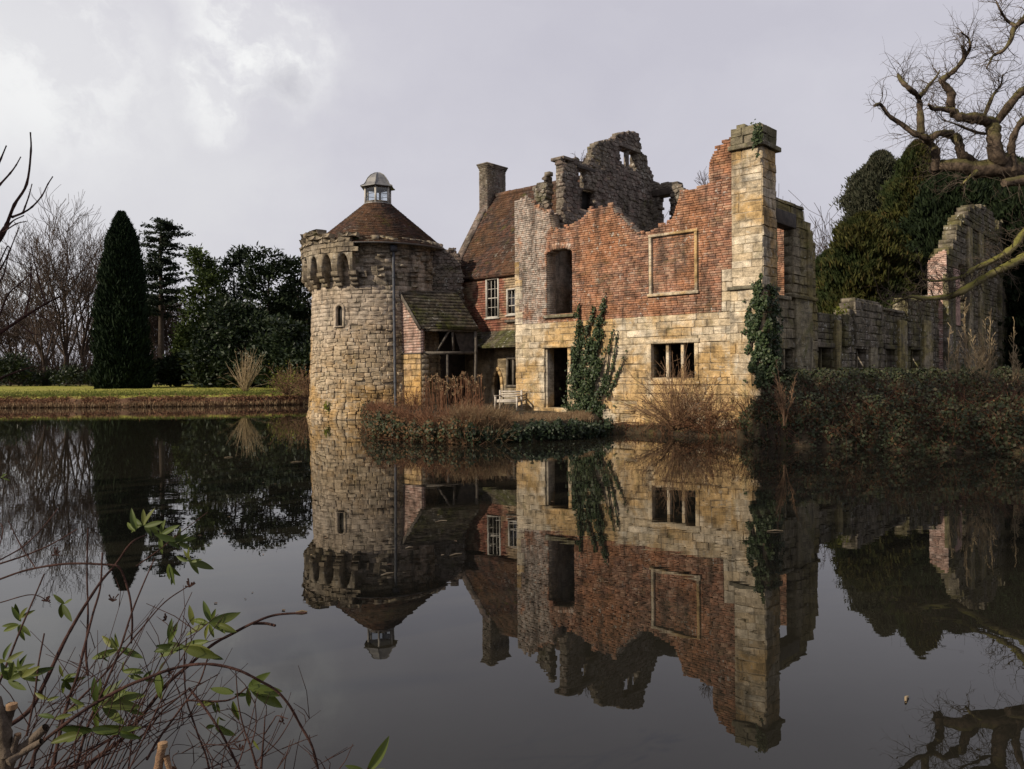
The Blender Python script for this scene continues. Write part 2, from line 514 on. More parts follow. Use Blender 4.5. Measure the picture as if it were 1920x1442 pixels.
M['straw'] = foliage('straw', [(0.26, 0.18, 0.10), (0.36, 0.27, 0.16), (0.17, 0.10, 0.055), (0.22, 0.14, 0.08)], 0.8, 0.15, 0.15)
M['russet'] = foliage('russet', [(0.16, 0.075, 0.042), (0.22, 0.11, 0.06), (0.10, 0.05, 0.032), (0.26, 0.15, 0.085)], 0.8, 0.15, 0.1)
M['grass'] = foliage('grass', [(0.085, 0.115, 0.022), (0.125, 0.14, 0.032), (0.06, 0.085, 0.016), (0.15, 0.135, 0.045)], 0.8, 0.15, 0.15)
M['leaf'] = foliage('leaf', [(0.048, 0.072, 0.013), (0.078, 0.10, 0.018), (0.036, 0.055, 0.011), (0.11, 0.12, 0.024)], 0.55, 0.25, 0.22)
M['moss'] = foliage('moss', [(0.10, 0.12, 0.02), (0.16, 0.16, 0.03), (0.07, 0.09, 0.02)], 0.9, 0.1, 0.1)
M['bark'] = bark('bark', (0.05, 0.038, 0.028), (0.105, 0.082, 0.062))
M['bark_far'] = bark('bark_far', (0.04, 0.028, 0.022), (0.068, 0.049, 0.039))
M['bark_dark'] = bark('bark_dark', (0.03, 0.024, 0.02), (0.065, 0.05, 0.04))
M['bark_oak'] = bark('bark_oak', (0.04, 0.03, 0.023), (0.125, 0.092, 0.066), (0.085, 0.085, 0.018), 0.5, 7.0)
M['bark_moss'] = bark('bark_moss', (0.12, 0.10, 0.05), (0.22, 0.19, 0.09), (0.13, 0.125, 0.025), 0.8, 7.0)
M['bark_pale'] = bark('bark_pale', (0.22, 0.16, 0.09), (0.38, 0.30, 0.19), None, 0, 8.0)
M['twig'] = bark('twig', (0.028, 0.015, 0.012), (0.065, 0.033, 0.026), None, 0, 20.0)
M['twig_pale'] = bark('twig_pale', (0.17, 0.10, 0.06), (0.27, 0.17, 0.10), None, 0, 20.0)
M['cut_wood'] = plain('cut_wood', (0.16, 0.095, 0.05), (0.27, 0.17, 0.09), 30.0)


# ---------------------------------------------------------------- water and ground
def make_water():
    m, t = mat_new('water')
    pos = t.n('ShaderNodeNewGeometry').outputs['Position']
    a = t.noise(t.vmath('MULTIPLY', pos, (0.9, 1.6, 1.0)), 1.0, 3.0, 0.5)
    b = t.noise(t.vmath('MULTIPLY', pos, (2.2, 5.0, 1.0)), 1.0, 2.0, 0.5)
    gust = t.rng(t.noise(pos, 0.09, 2.0, 0.5), 0.40, 0.70, 0.35, 1.0)
    h = t.math('MULTIPLY', t.math('ADD', a, t.math('MULTIPLY', b, 0.35)), gust)
    bmp = t.n('ShaderNodeBump', None, {'Height': h, 'Strength': 0.03, 'Distance': 0.06})
    p = t.n('ShaderNodeBsdfPrincipled', None, {'Base Color': (0.012, 0.011, 0.008, 1), 'Roughness': 0.0, 'IOR': 1.333, 'Normal': bmp.outputs[0]})
    o = t.n('ShaderNodeOutputMaterial')
    t.t.links.new(p.outputs[0], o.inputs[0])
    mb = MB()
    mb.add([(-400, -120, 0), (400, -120, 0), (400, 130, 0), (-400, 130, 0)], [(0, 1, 2, 3)])
    tag(mb.build('lake_water', m), kind='structure')


make_water()


def resample(P, step):
    P = [Vector(p) for p in P]
    out = []
    for a, b in zip(P[:-1], P[1:]):
        n = max(1, int((b - a).length / step))
        out += [a.lerp(b, i / n) for i in range(n)]
    return out + [P[-1]]


def smooth_noise(x, seed, octaves=3):
    r = rs(seed)
    v = np.zeros_like(x, dtype=float)
    for o in range(octaves):
        ph, ph2 = r.uniform(0, 6.28), r.uniform(0, 6.28)
        f = 2.0 ** o
        v += (np.sin(x * f + ph) + np.sin(x * f * 1.618 + ph2)) / (2 * f)
    return v


def strip_land(name, edge, rows, mat, seed, wob=0.15):
    """land sheet: rows = list of (distance back from the edge, height) or a function of the column"""
    r = rs(seed)
    E = resample(edge, 0.35)
    n = len(E)
    s = np.arange(n) * 0.35
    wv = smooth_noise(s * 1.3, seed) * wob
    V, k = [], None
    for j, e in enumerate(E):
        rw = rows(e, j / (n - 1)) if callable(rows) else rows
        k = len(rw)
        for i, (d, z) in enumerate(rw):
            jit = r.normal() * 0.03 * (1 if i > 0 else 0)
            V.append((e.x + r.normal() * 0.02, e.y + d + wv[j] * (1 if d < 8 else 0), z + jit * (1 if d < 30 else 0)))
    F = [(j * k + i, (j + 1) * k + i, (j + 1) * k + i + 1, j * k + i + 1) for j in range(n - 1) for i in range(k - 1)]
    mb = MB()
    mb.add(V, F)
    o = mb.build(name, mat, smooth=True)
    return tag(o, kind='structure'), E


# far bank and lawn, reaching the horizon
def lawn_mat():
    m, t = mat_new('lawn')
    g = t.n('ShaderNodeNewGeometry')
    pos = g.outputs['Position']
    n = t.noise(pos, 0.6, 6.0, 0.6)
    c = t.ramp(n, [(0.3, (0.19, 0.20, 0.035)), (0.5, (0.25, 0.245, 0.05)), (0.7, (0.29, 0.245, 0.07))])
    c = t.mix(1.0, c, t.ramp(t.noise(pos, 14.0, 5.0, 0.7), [(0.3, 0.6), (0.7, 1.3)]), 'MULTIPLY')
    nz = t.n('ShaderNodeSeparateXYZ', None, {0: g.outputs['Normal']}).outputs['Z']
    earth = t.mix(t.noise(pos, 5.0, 6.0, 0.7), (0.05, 0.03, 0.022), (0.16, 0.095, 0.06))
    c = t.mix(t.rng(nz, 0.55, 0.85), earth, c)
    far = t.rng(t.n('ShaderNodeSeparateXYZ', None, {0: pos}).outputs['Y'], 74.0, 84.0)
    c = t.mix(far, c, (0.055, 0.042, 0.026))       # leaf litter under the wood
    return finish(m, t, c, 0.95, t.noise(pos, 9.0, 5.0), 0.6, 0.05, 0.1)


bank_edge = [(-260, 46, 0), (-60, 48, 0), tuple(onz(0, 765)), tuple(onz(250, 763)), tuple(onz(450, 761)), tuple(onz(585, 758)), (6, 58, 0), (60, 62, 0), (280, 64, 0)]
lawn, BANK = strip_land('lawn', bank_edge, [(-0.6, -0.5), (0.0, 0.02), (0.10, 0.30), (0.22, 0.55), (0.38, 0.68), (0.7, 0.72), (2, 0.78), (5, 0.88), (10, 0.98), (18, 1.08), (30, 1.2), (60, 1.6), (150, 3.5), (500, 8.0), (1500, 10.0)], lawn_mat(), 3)

# the castle's island and the bank on the right, one shore line
shore_px = [(692, 790), (697, 806), (716, 820), (800, 829), (880, 832), (960, 829), (1060, 824), (1120, 817), (1140, 812), (1250, 815), (1380, 822),
            (1440, 831), (1500, 838), (1600, 842), (1750, 847), (1920, 852)]
shore = [onz(*p) for p in shore_px]
shore += [Vector((16.5, 16.6, 0)), Vector((24, 13, 0)), Vector((60, 10, 0)), Vector((200, 10, 0))]
X_SPLIT = onz(1410, 826).x
X_BASE0 = onz(1132, 813).x


def island_rows(e, f):
    k = min(1.0, max(0.0, (e.x - X_SPLIT) / 1.2))
    top = 0.52 + 0.72 * k
    if X_BASE0 < e.x < X_SPLIT:
        top = 0.24
    w_ = 0.25 + 2.4 * k
    return [(-0.5, -0.5), (0.0, 0.02), (0.06 + 0.3 * k, min(top * 0.5, 0.3 + 0.1 * k)), (0.14 + 0.8 * k, min(top * 0.8, 0.5 + 0.2 * k)), (w_, top), (w_ + 1.2, top + 0.04), (w_ + 3, top + 0.05), (w_ + 8, top + 0.06), (w_ + 30, top + 0.2)]


island, SHORE = strip_land('island_ground', shore, island_rows, M['soil'], 5, 0.10)
SHX = np.array([e.x for e in SHORE]); SHY = np.array([e.y for e in SHORE])

# the near bank under the viewer's feet
nb_edge = [(-30, 3.6, 0), (-8, 3.3, 0), (-3, 3.05, 0), (0, 2.9, 0), (3, 3.0, 0), (8, 3.4, 0), (30, 4.5, 0)]
strip_land('near_bank', [(-x, y, z) for x, y, z in nb_edge], [(0.5, -0.5), (0.0, 0.02), (-0.35, 0.2), (-0.9, 0.35), (-1.6, 0.4), (-4, 0.45), (-40, 0.8)], M['soil'], 7, 0.05)


# ---------------------------------------------------------------- masonry builders
def spans(polys, z):
    """even-odd inside intervals of several closed outlines at height z"""
    xs = []
    for P in polys:
        for (x0, z0), (x1, z1) in zip(P, P[1:] + P[:1]):
            if (z0 <= z) != (z1 <= z):
                xs.append(x0 + (x1 - x0) * (z - z0) / (z1 - z0))
    xs.sort()
    return [(a, b) for a, b in zip(xs[::2], xs[1::2]) if b - a > 0.02]


def courses(polys, z0, z1, h, r, hj=0.0):
    z, out = z0, []
    while z < z1 - 0.01:
        hh = h * (1 + r.uniform(-hj, hj))
        zb = min(z + hh, z1)
        if z1 - zb < h * 0.35:
            zb = z1
        for a, b in spans(polys, (z + zb) / 2):
            out.append((a, b, z, zb))
        z = zb
    return out


def pieces(crs, lmin, lmax, r):
    out = []
    for k, (a, b, z0, z1) in enumerate(crs):
        s = a - r.uniform(0, lmin * 0.8)
        while s < b - 1e-4:
            ln = r.uniform(lmin, lmax)
            e = s + ln
            if b - e < lmin * 0.45:
                e = b
            if e > a + 0.03:
                out.append((max(a, s), min(e, b), z0, z1))
            s = e
    return out


def core(mb, pl, crs, thick, inset=0.02, end=0.012):
    for a, b, z0, z1 in crs:
        mb.box(pl, a + end, b - end, -thick, -inset, z0, z1)


# shared, slightly irregular block meshes; local x along, -y outwards, z up; unit size
STONES = {}


def stone_meshes(matname, count=8, rough=1.0):
    if matname in STONES:
        return STONES[matname]
    r = rs(sum(map(ord, matname)))
    out = []
    for i in range(count):
        bx, bz = 0.025 + 0.02 * r.random(), 0.05 + 0.04 * r.random()
        ring = [(-0.5, -0.5), (0, -0.5), (0.5, -0.5), (0.5, 0.5), (0, 0.5), (-0.5, 0.5)]
        V = []
        jit = [(r.normal() * 0.012 * rough, r.normal() * 0.03 * rough) for _ in ring]
        for (x, z), (jx, jz) in zip(ring, jit):
            V.append((x + jx * 0.5, 0.2, z + jz * 0.5))
        for (x, z), (jx, jz) in zip(ring, jit):
            V.append((x + jx, -0.55 + r.normal() * 0.05, z + jz))
        for (x, z), (jx, jz) in zip(ring, jit):
            V.append((x * (1 - 2 * bx) + jx, -1.0 + r.normal() * 0.16 * rough, z * (1 - 2 * bz) + jz))
        V.append((r.normal() * 0.1, -1.0 + r.normal() * 0.2 * rough, r.normal() * 0.1))
        F = []
        for k in range(6):
            k2 = (k + 1) % 6
            F += [(k, k2, 6 + k2, 6 + k), (6 + k, 6 + k2, 12 + k2, 12 + k)]
        F += [(12 + k, 12 + (k + 1) % 6, 18) for k in range(6)]
        me = bpy.data.meshes.new('stone_block')
        me.from_pydata(V, [], F)
        me.materials.append(M[matname])
        out.append(me)
    STONES[matname] = out
    return out


def put_stone(r, mats, name, parent, centre, xa, ya, ln, dep, ht):
    me = mats[int(r.integers(len(mats)))]
    z = Vector((0, 0, 1))
    fl = 1 if r.random() < 0.5 else -1
    ti = r.normal() * 0.006
    mw = Matrix(((xa.x * ln, ya.x * dep, 0, centre.x), (xa.y * ln, ya.y * dep, 0, centre.y), (ti * ln, r.normal() * 0.004, ht, centre.z), (0, 0, 0, 1)))
    return link(name, me, parent, mw)


def stone_wall(name, parent, pl, crs, lmin, lmax, matname, r, proud=0.03, joint=0.012, jit=0.012, limit=10 ** 6):
    mats = stone_meshes(matname)
    ps = pieces(crs, lmin, lmax, r)
    for (a, b, z0, z1) in ps:
        c = pl.pt((a + b) / 2, -0.03, (z0 + z1) / 2)
        put_stone(r, mats, name, parent, c, pl.d, -pl.n, (b - a) - joint, proud + 0.03 + r.uniform(-jit, jit), (z1 - z0) - joint)
    return len(ps)


def block_add(mb, pl, a, b, z0, z1, o, r, joint=0.01, back=-0.03, tone=None, ch=0.006):
    """one brick or rubble stone as open-backed block with a chamfered face"""
    a, b, z0, z1 = a + joint / 2, b - joint / 2, z0 + joint / 2, z1 - joint / 2
    if b - a < 0.02 or z1 - z0 < 0.02:
        return
    q = [(a, z0), (b, z0), (b, z1), (a, z1)]
    V = [tuple(pl.pt(s, back, z)) for s, z in q]
    V += [tuple(pl.pt(s, o - ch, z)) for s, z in q]
    V += [tuple(pl.pt(s + (ch if i in (0, 3) else -ch), o + r.normal() * 0.003, z + (ch if i < 2 else -ch))) for i, (s, z) in enumerate(q)]
    F = [(k, (k + 1) % 4, 4 + (k + 1) % 4, 4 + k) for k in range(4)] + [(4 + k, 4 + (k + 1) % 4, 8 + (k + 1) % 4, 8 + k) for k in range(4)] + [(8, 9, 10, 11)]
    mb.add(V, F, r.random() if tone is None else tone)


def brick_face(mb, pl, crs, r, lmin=0.2, lmax=0.25, o=0.012, joint=0.012, jit=0.004):
    for (a, b, z0, z1) in pieces(crs, lmin, lmax, r):
        block_add(mb, pl, a, b, z0, z1, o + r.normal() * jit, r, joint)


def rectpoly(s0, s1, z0, z1):
    return [(s0, z0), (s1, z0), (s1, z1), (s0, z1)]


def archpoly(s0, s1, z0, z1, rise, n=8):
    c, hw = (s0 + s1) / 2, (s1 - s0) / 2
    return [(s0, z0), (s1, z0)] + [(c + hw * math.cos(math.pi * k / n), z1 - rise + rise * math.sin(math.pi * k / n)) for k in range(n + 1)]


def part_box(name, pl, s0, s1, o0, o1, z0, z1, mat, parent):
    mb = MB()
    mb.box(pl, s0, s1, o0, o1, z0, z1)
    o = mb.build(name, mat, parent)
    bev = o.modifiers.new('bevel', 'BEVEL')
    bev.width = min(0.02, 0.2 * min(abs(s1 - s0), abs(o1 - o0), abs(z1 - z0)))
    bev.segments = 2
    return o


def inside(polys, s, z):
    k = 0
    for P in polys:
        for (x0, z0), (x1, z1) in zip(P, P[1:] + P[:1]):
            if (z0 <= z) != (z1 <= z) and s < x0 + (x1 - x0) * (z - z0) / (z1 - z0):
                k ^= 1
    return k == 1


def cells(polys, gs, gz, r, jit=0.30):
    """irregular rubble: stones as cells round jittered points, longer than high"""
    s0, s1 = min(p[0] for p in polys[0]), max(p[0] for p in polys[0])
    z0, z1 = min(p[1] for p in polys[0]), max(p[1] for p in polys[0])
    ni, nj = int((s1 - s0) / gs) + 5, int((z1 - z0) / gz) + 5
    I, J = np.meshgrid(np.arange(ni), np.arange(nj), indexing='ij')
    U = I + 0.5 * (J % 2) + r.uniform(-1, 1, I.shape) * jit * 1.15
    W = J + r.uniform(-1, 1, I.shape) * jit * 0.8
    out = []
    for i in range(2, ni - 2):
        for j in range(2, nj - 2):
            cs_, cz_ = s0 + (U[i, j] - 2) * gs, z0 + (W[i, j] - 2) * gz
            if not inside(polys, cs_, cz_) or any(min(p[0] for p in H) - gs * 0.42 < cs_ < max(p[0] for p in H) + gs * 0.42 and min(p[1] for p in H) - gz * 0.45 < cz_ < max(p[1] for p in H) + gz * 0.45 for H in polys[1:]):
                continue
            P = [(U[i, j] - 1.3, W[i, j] - 1.3), (U[i, j] + 1.3, W[i, j] - 1.3), (U[i, j] + 1.3, W[i, j] + 1.3), (U[i, j] - 1.3, W[i, j] + 1.3)]
            for a in (-2, -1, 0, 1, 2):
                for b in (-2, -1, 0, 1, 2):
                    if a == b == 0 or not P:
                        continue
                    nx, nz = U[i + a, j + b] - U[i, j], W[i + a, j + b] - W[i, j]
                    d = (nx * (U[i, j] + U[i + a, j + b]) + nz * (W[i, j] + W[i + a, j + b])) / 2
                    Q = []
                    for (ax, az), (bx, bz) in zip(P, P[1:] + P[:1]):
                        da, db = ax * nx + az * nz - d, bx * nx + bz * nz - d
                        if da <= 0:
                            Q.append((ax, az))
                        if (da < 0) != (db < 0) and da != db:
                            f = da / (da - db)
                            Q.append((ax + (bx - ax) * f, az + (bz - az) * f))
                    P = Q
            if len(P) >= 3:
                out.append([(s0 + (u - 2) * gs, z0 + (v - 2) * gz) for u, v in P])
    return out


def cell_add(mb, pt, P, o, r, gap=0.93, back=-0.05, tone=None):
    n = len(P)
    cx_, cz_ = sum(p[0] for p in P) / n, sum(p[1] for p in P) / n
    ring = lambda k, oo, j=0.0: [pt(cx_ + (s - cx_) * k, oo + (r.normal() * j if j else 0), cz_ + (z - cz_) * k) for s, z in P]
    V = ring(gap, back) + ring(gap, o - 0.016) + ring(gap * 0.80, o, 0.005) + [pt(cx_, o + r.normal() * 0.006, cz_)]
    F4 = [(k, (k + 1) % n, n + (k + 1) % n, n + k) for k in range(n)] + [(n + k, n + (k + 1) % n, 2 * n + (k + 1) % n, 2 * n + k) for k in range(n)]
    t = r.random() if tone is None else tone
    mb.add(V, F4, t)
    mb.add(V, [(2 * n + k, 2 * n + (k + 1) % n, 3 * n) for k in range(n)], t)


# ---------------------------------------------------------------- the roofless brick house front
A, B = at(967, 703, 30.0), at(1433, 703, 23.5)
FW = Plane(A, B - A)
FL = (Vector((B.x, B.y, 0)) - Vector((A.x, A.y, 0))).length
RT = Plane(B, (-FW.n.x, -FW.n.y))             # the range that returns at a right angle behind the corner pillar
r = rs(11)
ruin = thing('ruined_house', FW.pt(FL / 2, 0, 0), 'roofless brick and sandstone house front with broken top and tall corner pillar', 'ruin')

ZB = (FW.sz(992, 608)[1] + FW.sz(1362, 584)[1]) / 2      # where brick takes over from ashlar
S_P = FW.sz(1373, 400)[0]                               # left edge of the pillar
top_px = [(965, 376), (992, 373), (1000, 380), (1012, 389), (1030, 400), (1034, 425), (1038, 431), (1061, 427), (1086, 414), (1097, 403), (1106, 392),
          (1148, 386), (1152, 400), (1165, 407), (1173, 417), (1187, 430), (1200, 445), (1216, 440), (1231, 426), (1255, 418), (1263, 403), (1270, 380), (1275, 361),
          (1306, 351), (1330, 344), (1328, 330), (1330, 304), (1337, 287), (1348, 276), (1362, 262), (1373, 259)]
top = FW.poly(top_px)
top[0] = (0.0, top[0][1])
for i in range(1, len(top)):
    top[i] = (max(top[i][0], top[i - 1][0] - 0.05), top[i][1])
outline = [(0.0, -0.4)] + top + [(S_P, -0.4)]
niche = FW.rect(1025, 466, 1073, 590)
frame = FW.rect(1216, 440, 1310, 548)
wind = FW.rect(1219, 645, 1306, 713)
door = FW.rect(1021, 652, 1086, 770)
door = (door[0], door[1], 0.62, door[3])
H_niche = archpoly(niche[0], niche[1], niche[2], niche[3], 0.16)
H_wind, H_door = rectpoly(*wind), rectpoly(*door)
holes = [H_niche, H_wind, H_door]
S_Q = FW.sz(1353, 540)[0]                               # ashlar toothing beside the pillar
Z_Q = FW.sz(1353, 505)[1]

# brick above
zt = max(z for _, z in top)
crs_b = courses([outline, H_niche], ZB, zt, 0.075, r)
def cut(c, s0, s1, z0, z1):
    out = []
    for a, b, p, q in c:
        zm = (p + q) / 2
        if z0 < zm < z1 and b > s0 and a < s1:
            if a < s0 - 0.03: out.append((a, s0, p, q))
            if b > s1 + 0.03: out.append((s1, b, p, q))
        else:
            out.append((a, b, p, q))
    return out
crs_brick = cut(crs_b, S_Q, 99, 0, Z_Q)
bars = 0.15
crs_brick = cut(crs_brick, frame[0], frame[1], frame[2] - 0.02, frame[3])
quo = []
mcore = MB()
core(mcore, FW, cut(crs_b, frame[0] + 0.1, frame[1] - 0.1, frame[2], frame[3]), 0.55)
mcore.box(FW, frame[0] + 0.05, frame[1] - 0.05, -0.5, -0.055, frame[2], frame[3])
crs_s = courses([outline, H_wind, H_door], -0.4, ZB, 0.255, r, 0.3)
mcore2 = MB()
core(mcore2, FW, crs_s, 0.55, 0.003)
fwall = mcore.build('front_wall', M['mortar'], ruin)
lwall = mcore2.build('lower_wall', M['ashlar_joint'], ruin)
mbk = MB()
brick_face(mbk, FW, crs_brick, r)
# broken bricks left standing along the ragged top and down its thickness
for s0 in np.arange(0.05, S_P - 0.1, 0.21):
    zz = [c for c in crs_b if c[0] <= s0 + 0.1 <= c[1]]
    if zz:
        zt_ = max(c[3] for c in zz)
        for o in np.arange(-0.50, 0.0, 0.12):
            if r.random() < 0.4:
                mbk.box(FW, s0 + r.normal() * 0.02, s0 + r.uniform(0.10, 0.2), o + r.normal() * 0.01, min(o + 0.1, -0.01), zt_ - 0.02, zt_ + r.uniform(0.03, 0.075) * (2 if r.random() < 0.15 else 1), r.random())
tag(mbk.build('brick_facing', M['brick'], fwall), kind='stuff')
n_st = stone_wall('stone', lwall, FW, crs_s, 0.32, 1.0, 'ashlar', r, 0.012, 0.009, 0.007)
# toothing of larger stones between brick and pillar
n_st += stone_wall('stone', lwall, FW, courses([rectpoly(S_Q, S_P, ZB, Z_Q)], ZB, Z_Q, 0.3, r, 0.1), 0.3, 0.6, 'ashlar', r, 0.016)
# pale quoins at the left corner
zq = ZB
while zq < FW.sz(975, 500)[1]:
    ln = 0.22 if int(zq * 7) % 2 else 0.38
    put_stone(r, stone_meshes('ashlar'), 'stone', lwall, FW.pt(ln / 2 + 0.005, -0.03, zq + 0.12), FW.d, -FW.n, ln, 0.052, 0.225)
    zq += 0.235
# projecting plinth course and rough footing
sp0 = FW.sz(1135, 780)[0]
zp = FW.sz(1200, 768)[1]
crs_p = courses([rectpoly(sp0, FL - 0.05, -0.35, zp)], -0.35, zp, 0.3, r, 0.15)
mb = MB(); core(mb, FW.shifted(0.16), crs_p, 0.2)
pl_ = mb.build('plinth', M['ashlar_joint'], ruin)
n_st += stone_wall('stone', pl_, FW.shifted(0.16), crs_p, 0.5, 1.1, 'ashlar', r, 0.02, 0.014, 0.02)

# bricked-up niche with a segmental head
mb = MB()
NP = FW.shifted(-1.9)
cn = courses([rectpoly(niche[0] - 0.5, niche[1] + 1.6, niche[2] - 0.3, niche[3] + 0.4)], niche[2] - 0.3, niche[3] + 0.4, 0.075, r)
mb.box(NP, niche[0] - 0.5, niche[1] + 1.6, -0.2, 0.0, niche[2] - 0.3, niche[3] + 0.4)
mb.box(FW, niche[0] - 0.6, niche[0] - 0.4, -1.9, -0.56, niche[2] - 0.3, niche[3] + 0.4)
ni = mb.build('inner_room', M['mortar'], ruin)
mb = MB(); brick_face(mb, NP, cn, r)
tag(mb.build('brick_infill', M['brick'], ni), kind='stuff')
mb = MB()
cx, hw = (niche[0] + niche[1]) / 2, (niche[1] - niche[0]) / 2
for k in range(15):                                   # arch ring of soldier bricks
    t0, t1 = math.pi * (0.02 + k * 0.064), math.pi * (0.02 + (k + 0.88) * 0.064)
    q = []
    for rr in (1.0, 1.2):
        for t in (t0, t1):
            q.append((cx + hw * (1 + (rr - 1) * 1.1) * math.cos(t), niche[3] - 0.16 + 0.16 * math.sin(t) + (rr - 1) * math.sin(t) * 1.05))
    V = [tuple(FW.pt(s, o, z)) for o in (-0.12, 0.018) for s, z in q]
    mb.add(V, [(4, 5, 7, 6), (0, 1, 5, 4), (2, 6, 7, 3), (0, 4, 6, 2), (1, 3, 7, 5)], r.random())
tag(mb.build('arch_ring', M['brick'], ni), kind='stuff')
part_box('niche_sill', FW, niche[0] - 0.1, niche[1] + 0.12, -0.2, 0.13, niche[2] - 0.11, niche[2], M['cap_stone'], ruin)

# blocked window: moulded stone frame with brick infill
f0, f1, g0, g1 = frame
mb = MB()
FP = FW.shifted(-0.05)
ci = courses([rectpoly(f0 + 0.125, f1 - 0.125, g0 + 0.002, g1 - 0.002)], g0 + 0.002, g1 - 0.002, 0.075, r)
brick_face(mb, FP, ci, r)
tag(mb.build('window_infill', M['brick'], ruin), kind='stuff')
for nm, a, b, c, d_ in (('window_jamb', f0 + 0.03, f0 + 0.13, g0, g1), ('window_jamb', f1 - 0.13, f1 - 0.03, g0, g1), ('window_head', f0 + 0.01, f1 - 0.01, g1 + 0.002, g1 + 0.09), ('window_sill', f0 - 0.02, f1 + 0.02, g0 - 0.10, g0 - 0.003)):
    part_box(nm, FW, a, b, -0.08, 0.055 if nm != 'window_sill' else 0.09, c, d_, M['ashlar'], ruin)

# three-light mullioned window
w0, w1, v0, v1 = wind
for nm, a, b, c, d_, o in (('window_jamb', w0 - 0.09, w0 + 0.06, v0, v1 + 0.02, 0.045), ('window_jamb', w1 - 0.06, w1 + 0.08, v0, v1 + 0.02, 0.045), ('window_head', w0 - 0.14, w1 + 0.12, v1 + 0.022, v1 + 0.16, 0.075),
                           ('window_sill', w0 - 0.12, w1 + 0.12, v0 - 0.14, v0 - 0.003, 0.07)):
    part_box(nm, FW, a, b, -0.16, o, c, d_, M['ashlar'], ruin)
for xm in (1250, 1278):
    sm = FW.sz(xm, 680)[0]
    part_box('mullion', FW, sm - 0.055, sm + 0.055, -0.2, -0.04, v0 + 0.003, v1 + 0.015, M['ashlar'], ruin)

# doorway with one mullion, the right light filled below
d0, d1, e0, e1 = door
sm = FW.sz(1066, 690)[0]
zs = FW.sz(1078, 718)[1]
part_box('mullion', FW, sm - 0.075, sm + 0.075, -0.22, -0.03, zs - 0.003, e1, M['ashlar'], ruin)
part_box('door_lintel', FW, d0 - 0.12, d1 + 0.1, -0.3, 0.05, e1 + 0.003, e1 + 0.13, M['ashlar'], ruin)
part_box('apron_wall', FW, sm - 0.1, d1 + 0.02, -0.4, -0.04, e0 - 0.2, zs, M['ashlar'], ruin)
part_box('door_jamb', FW, d0 - 0.02, d0 + 0.09, -0.45, -0.06, e0 - 0.2, e1, M['ashlar'], ruin)
# unseen room invented behind the front to keep those openings dark
mb = MB()
mb.box(FW, 0.05, S_P + 0.7, -4.2, -0.56, ZB - 0.5, ZB - 0.25)
mb.box(FW, 0.05, S_P + 0.7, -4.4, -4.2, 0.0, ZB - 0.3)
mb.box(FW, 0.0, 0.25, -4.2, -0.56, 0.0, ZB - 0.3)
mb.box(FW, S_P - 0.2, S_P + 0.1, -4.2, -0.56, 0.0, ZB - 0.3)
mb.box(FW, 0.05, S_P + 0.7, -4.2, -0.56, 0.4, 0.7)
mb.build('dark_room_box', M['gable_stone'], ruin)

# corner pillar
PS0, PS1 = S_P, FL
zc0 = FW.sz(1373, 285)[1]           # underside of the cap
zc1 = FW.sz(1378, 243)[1]           # top
zm0 = FW.sz(1400, 543)[1]           # string course
PD = 0.95
LOW = 0.10                          # lower shaft stands this far proud
pil_crs = courses([rectpoly(PS0, PS1, zm0 + 0.1, zc0)], zm0 + 0.1, zc0, 0.27, r, 0.25)
pil_low = courses([rectpoly(PS0 - 0.06, PS1 + 0.0, -0.4, zm0)], -0.4, zm0, 0.31, r, 0.12)
mb = MB()
mb.box(FW, PS0 + 0.01, PS1 - 0.015, -PD + 0.02, 0.05, -0.4, zc0)
pil = mb.build('corner_pillar', M['ashlar_joint'], ruin)
P1 = FW.shifted(0.05)
n_st += stone_wall('stone', pil, P1, pil_crs, 0.3, 0.8, 'ashlar', r, 0.010, 0.009, 0.007)
n_st += stone_wall('stone', pil, FW.shifted(LOW), pil_low, 0.3, 0.8, 'ashlar', r, 0.010, 0.009, 0.007)
mb = MB(); mb.box(FW, PS0 - 0.04, PS1 - 0.01, -PD, LOW - 0.02, -0.4, zm0)
mb.build('pillar_base', M['ashlar_joint'], ruin)
R1 = RT.shifted(0.0)
side = Plane(RT.p + RT.n * 0.0 - RT.d * 0.05, RT.d)
stone_wall('stone', pil, side, courses([rectpoly(0, PD, zm0 + 0.1, zc0)], zm0 + 0.1, zc0, 0.29, r, 0.12), 0.4, 0.7, 'ashlar', r, 0.012)
stone_wall('stone', pil, Plane(RT.p + RT.n * 0.03 - RT.d * 0.1, RT.d), courses([rectpoly(0, PD + 0.1, -0.4, zm0)], -0.4, zm0, 0.31, r, 0.12), 0.4, 0.7, 'ashlar', r, 0.012)
part_box('string_course', FW, PS0 - 0.1, PS1 + 0.1, -PD - 0.05, 0.18, zm0 - 0.003, zm0 + 0.1, M['cap_stone'], ruin)
# cap: moulding, blocks, broken top
part_box('cap_moulding', FW, PS0 - 0.06, PS1 + 0.12, -PD - 0.12, 0.17, zc0, zc0 + 0.14, M['cap_stone'], ruin)
capm = MB(); capm.box(FW, PS0 + 0.02, PS1 - 0.01, -PD, 0.06, zc0 + 0.14, zc1 - 0.06)
cap = capm.build('pillar_cap', M['cap_stone'], ruin)
stone_wall('stone', cap, FW.shifted(0.08), courses([rectpoly(PS0, PS1 + 0.02, zc0 + 0.14, zc1)], zc0 + 0.14, zc1, 0.26, r, 0.1), 0.35, 0.6, 'cap_stone', r, 0.015, 0.014, 0.02)
stone_wall('stone', cap, Plane(RT.p + RT.n * 0.03 - RT.d * 0.07, RT.d), courses([rectpoly(0, PD + 0.05, zc0 + 0.14, zc1)], zc0 + 0.14, zc1, 0.26, r, 0.1), 0.35, 0.6, 'cap_stone', r, 0.015, 0.014, 0.02)
mb = MB()
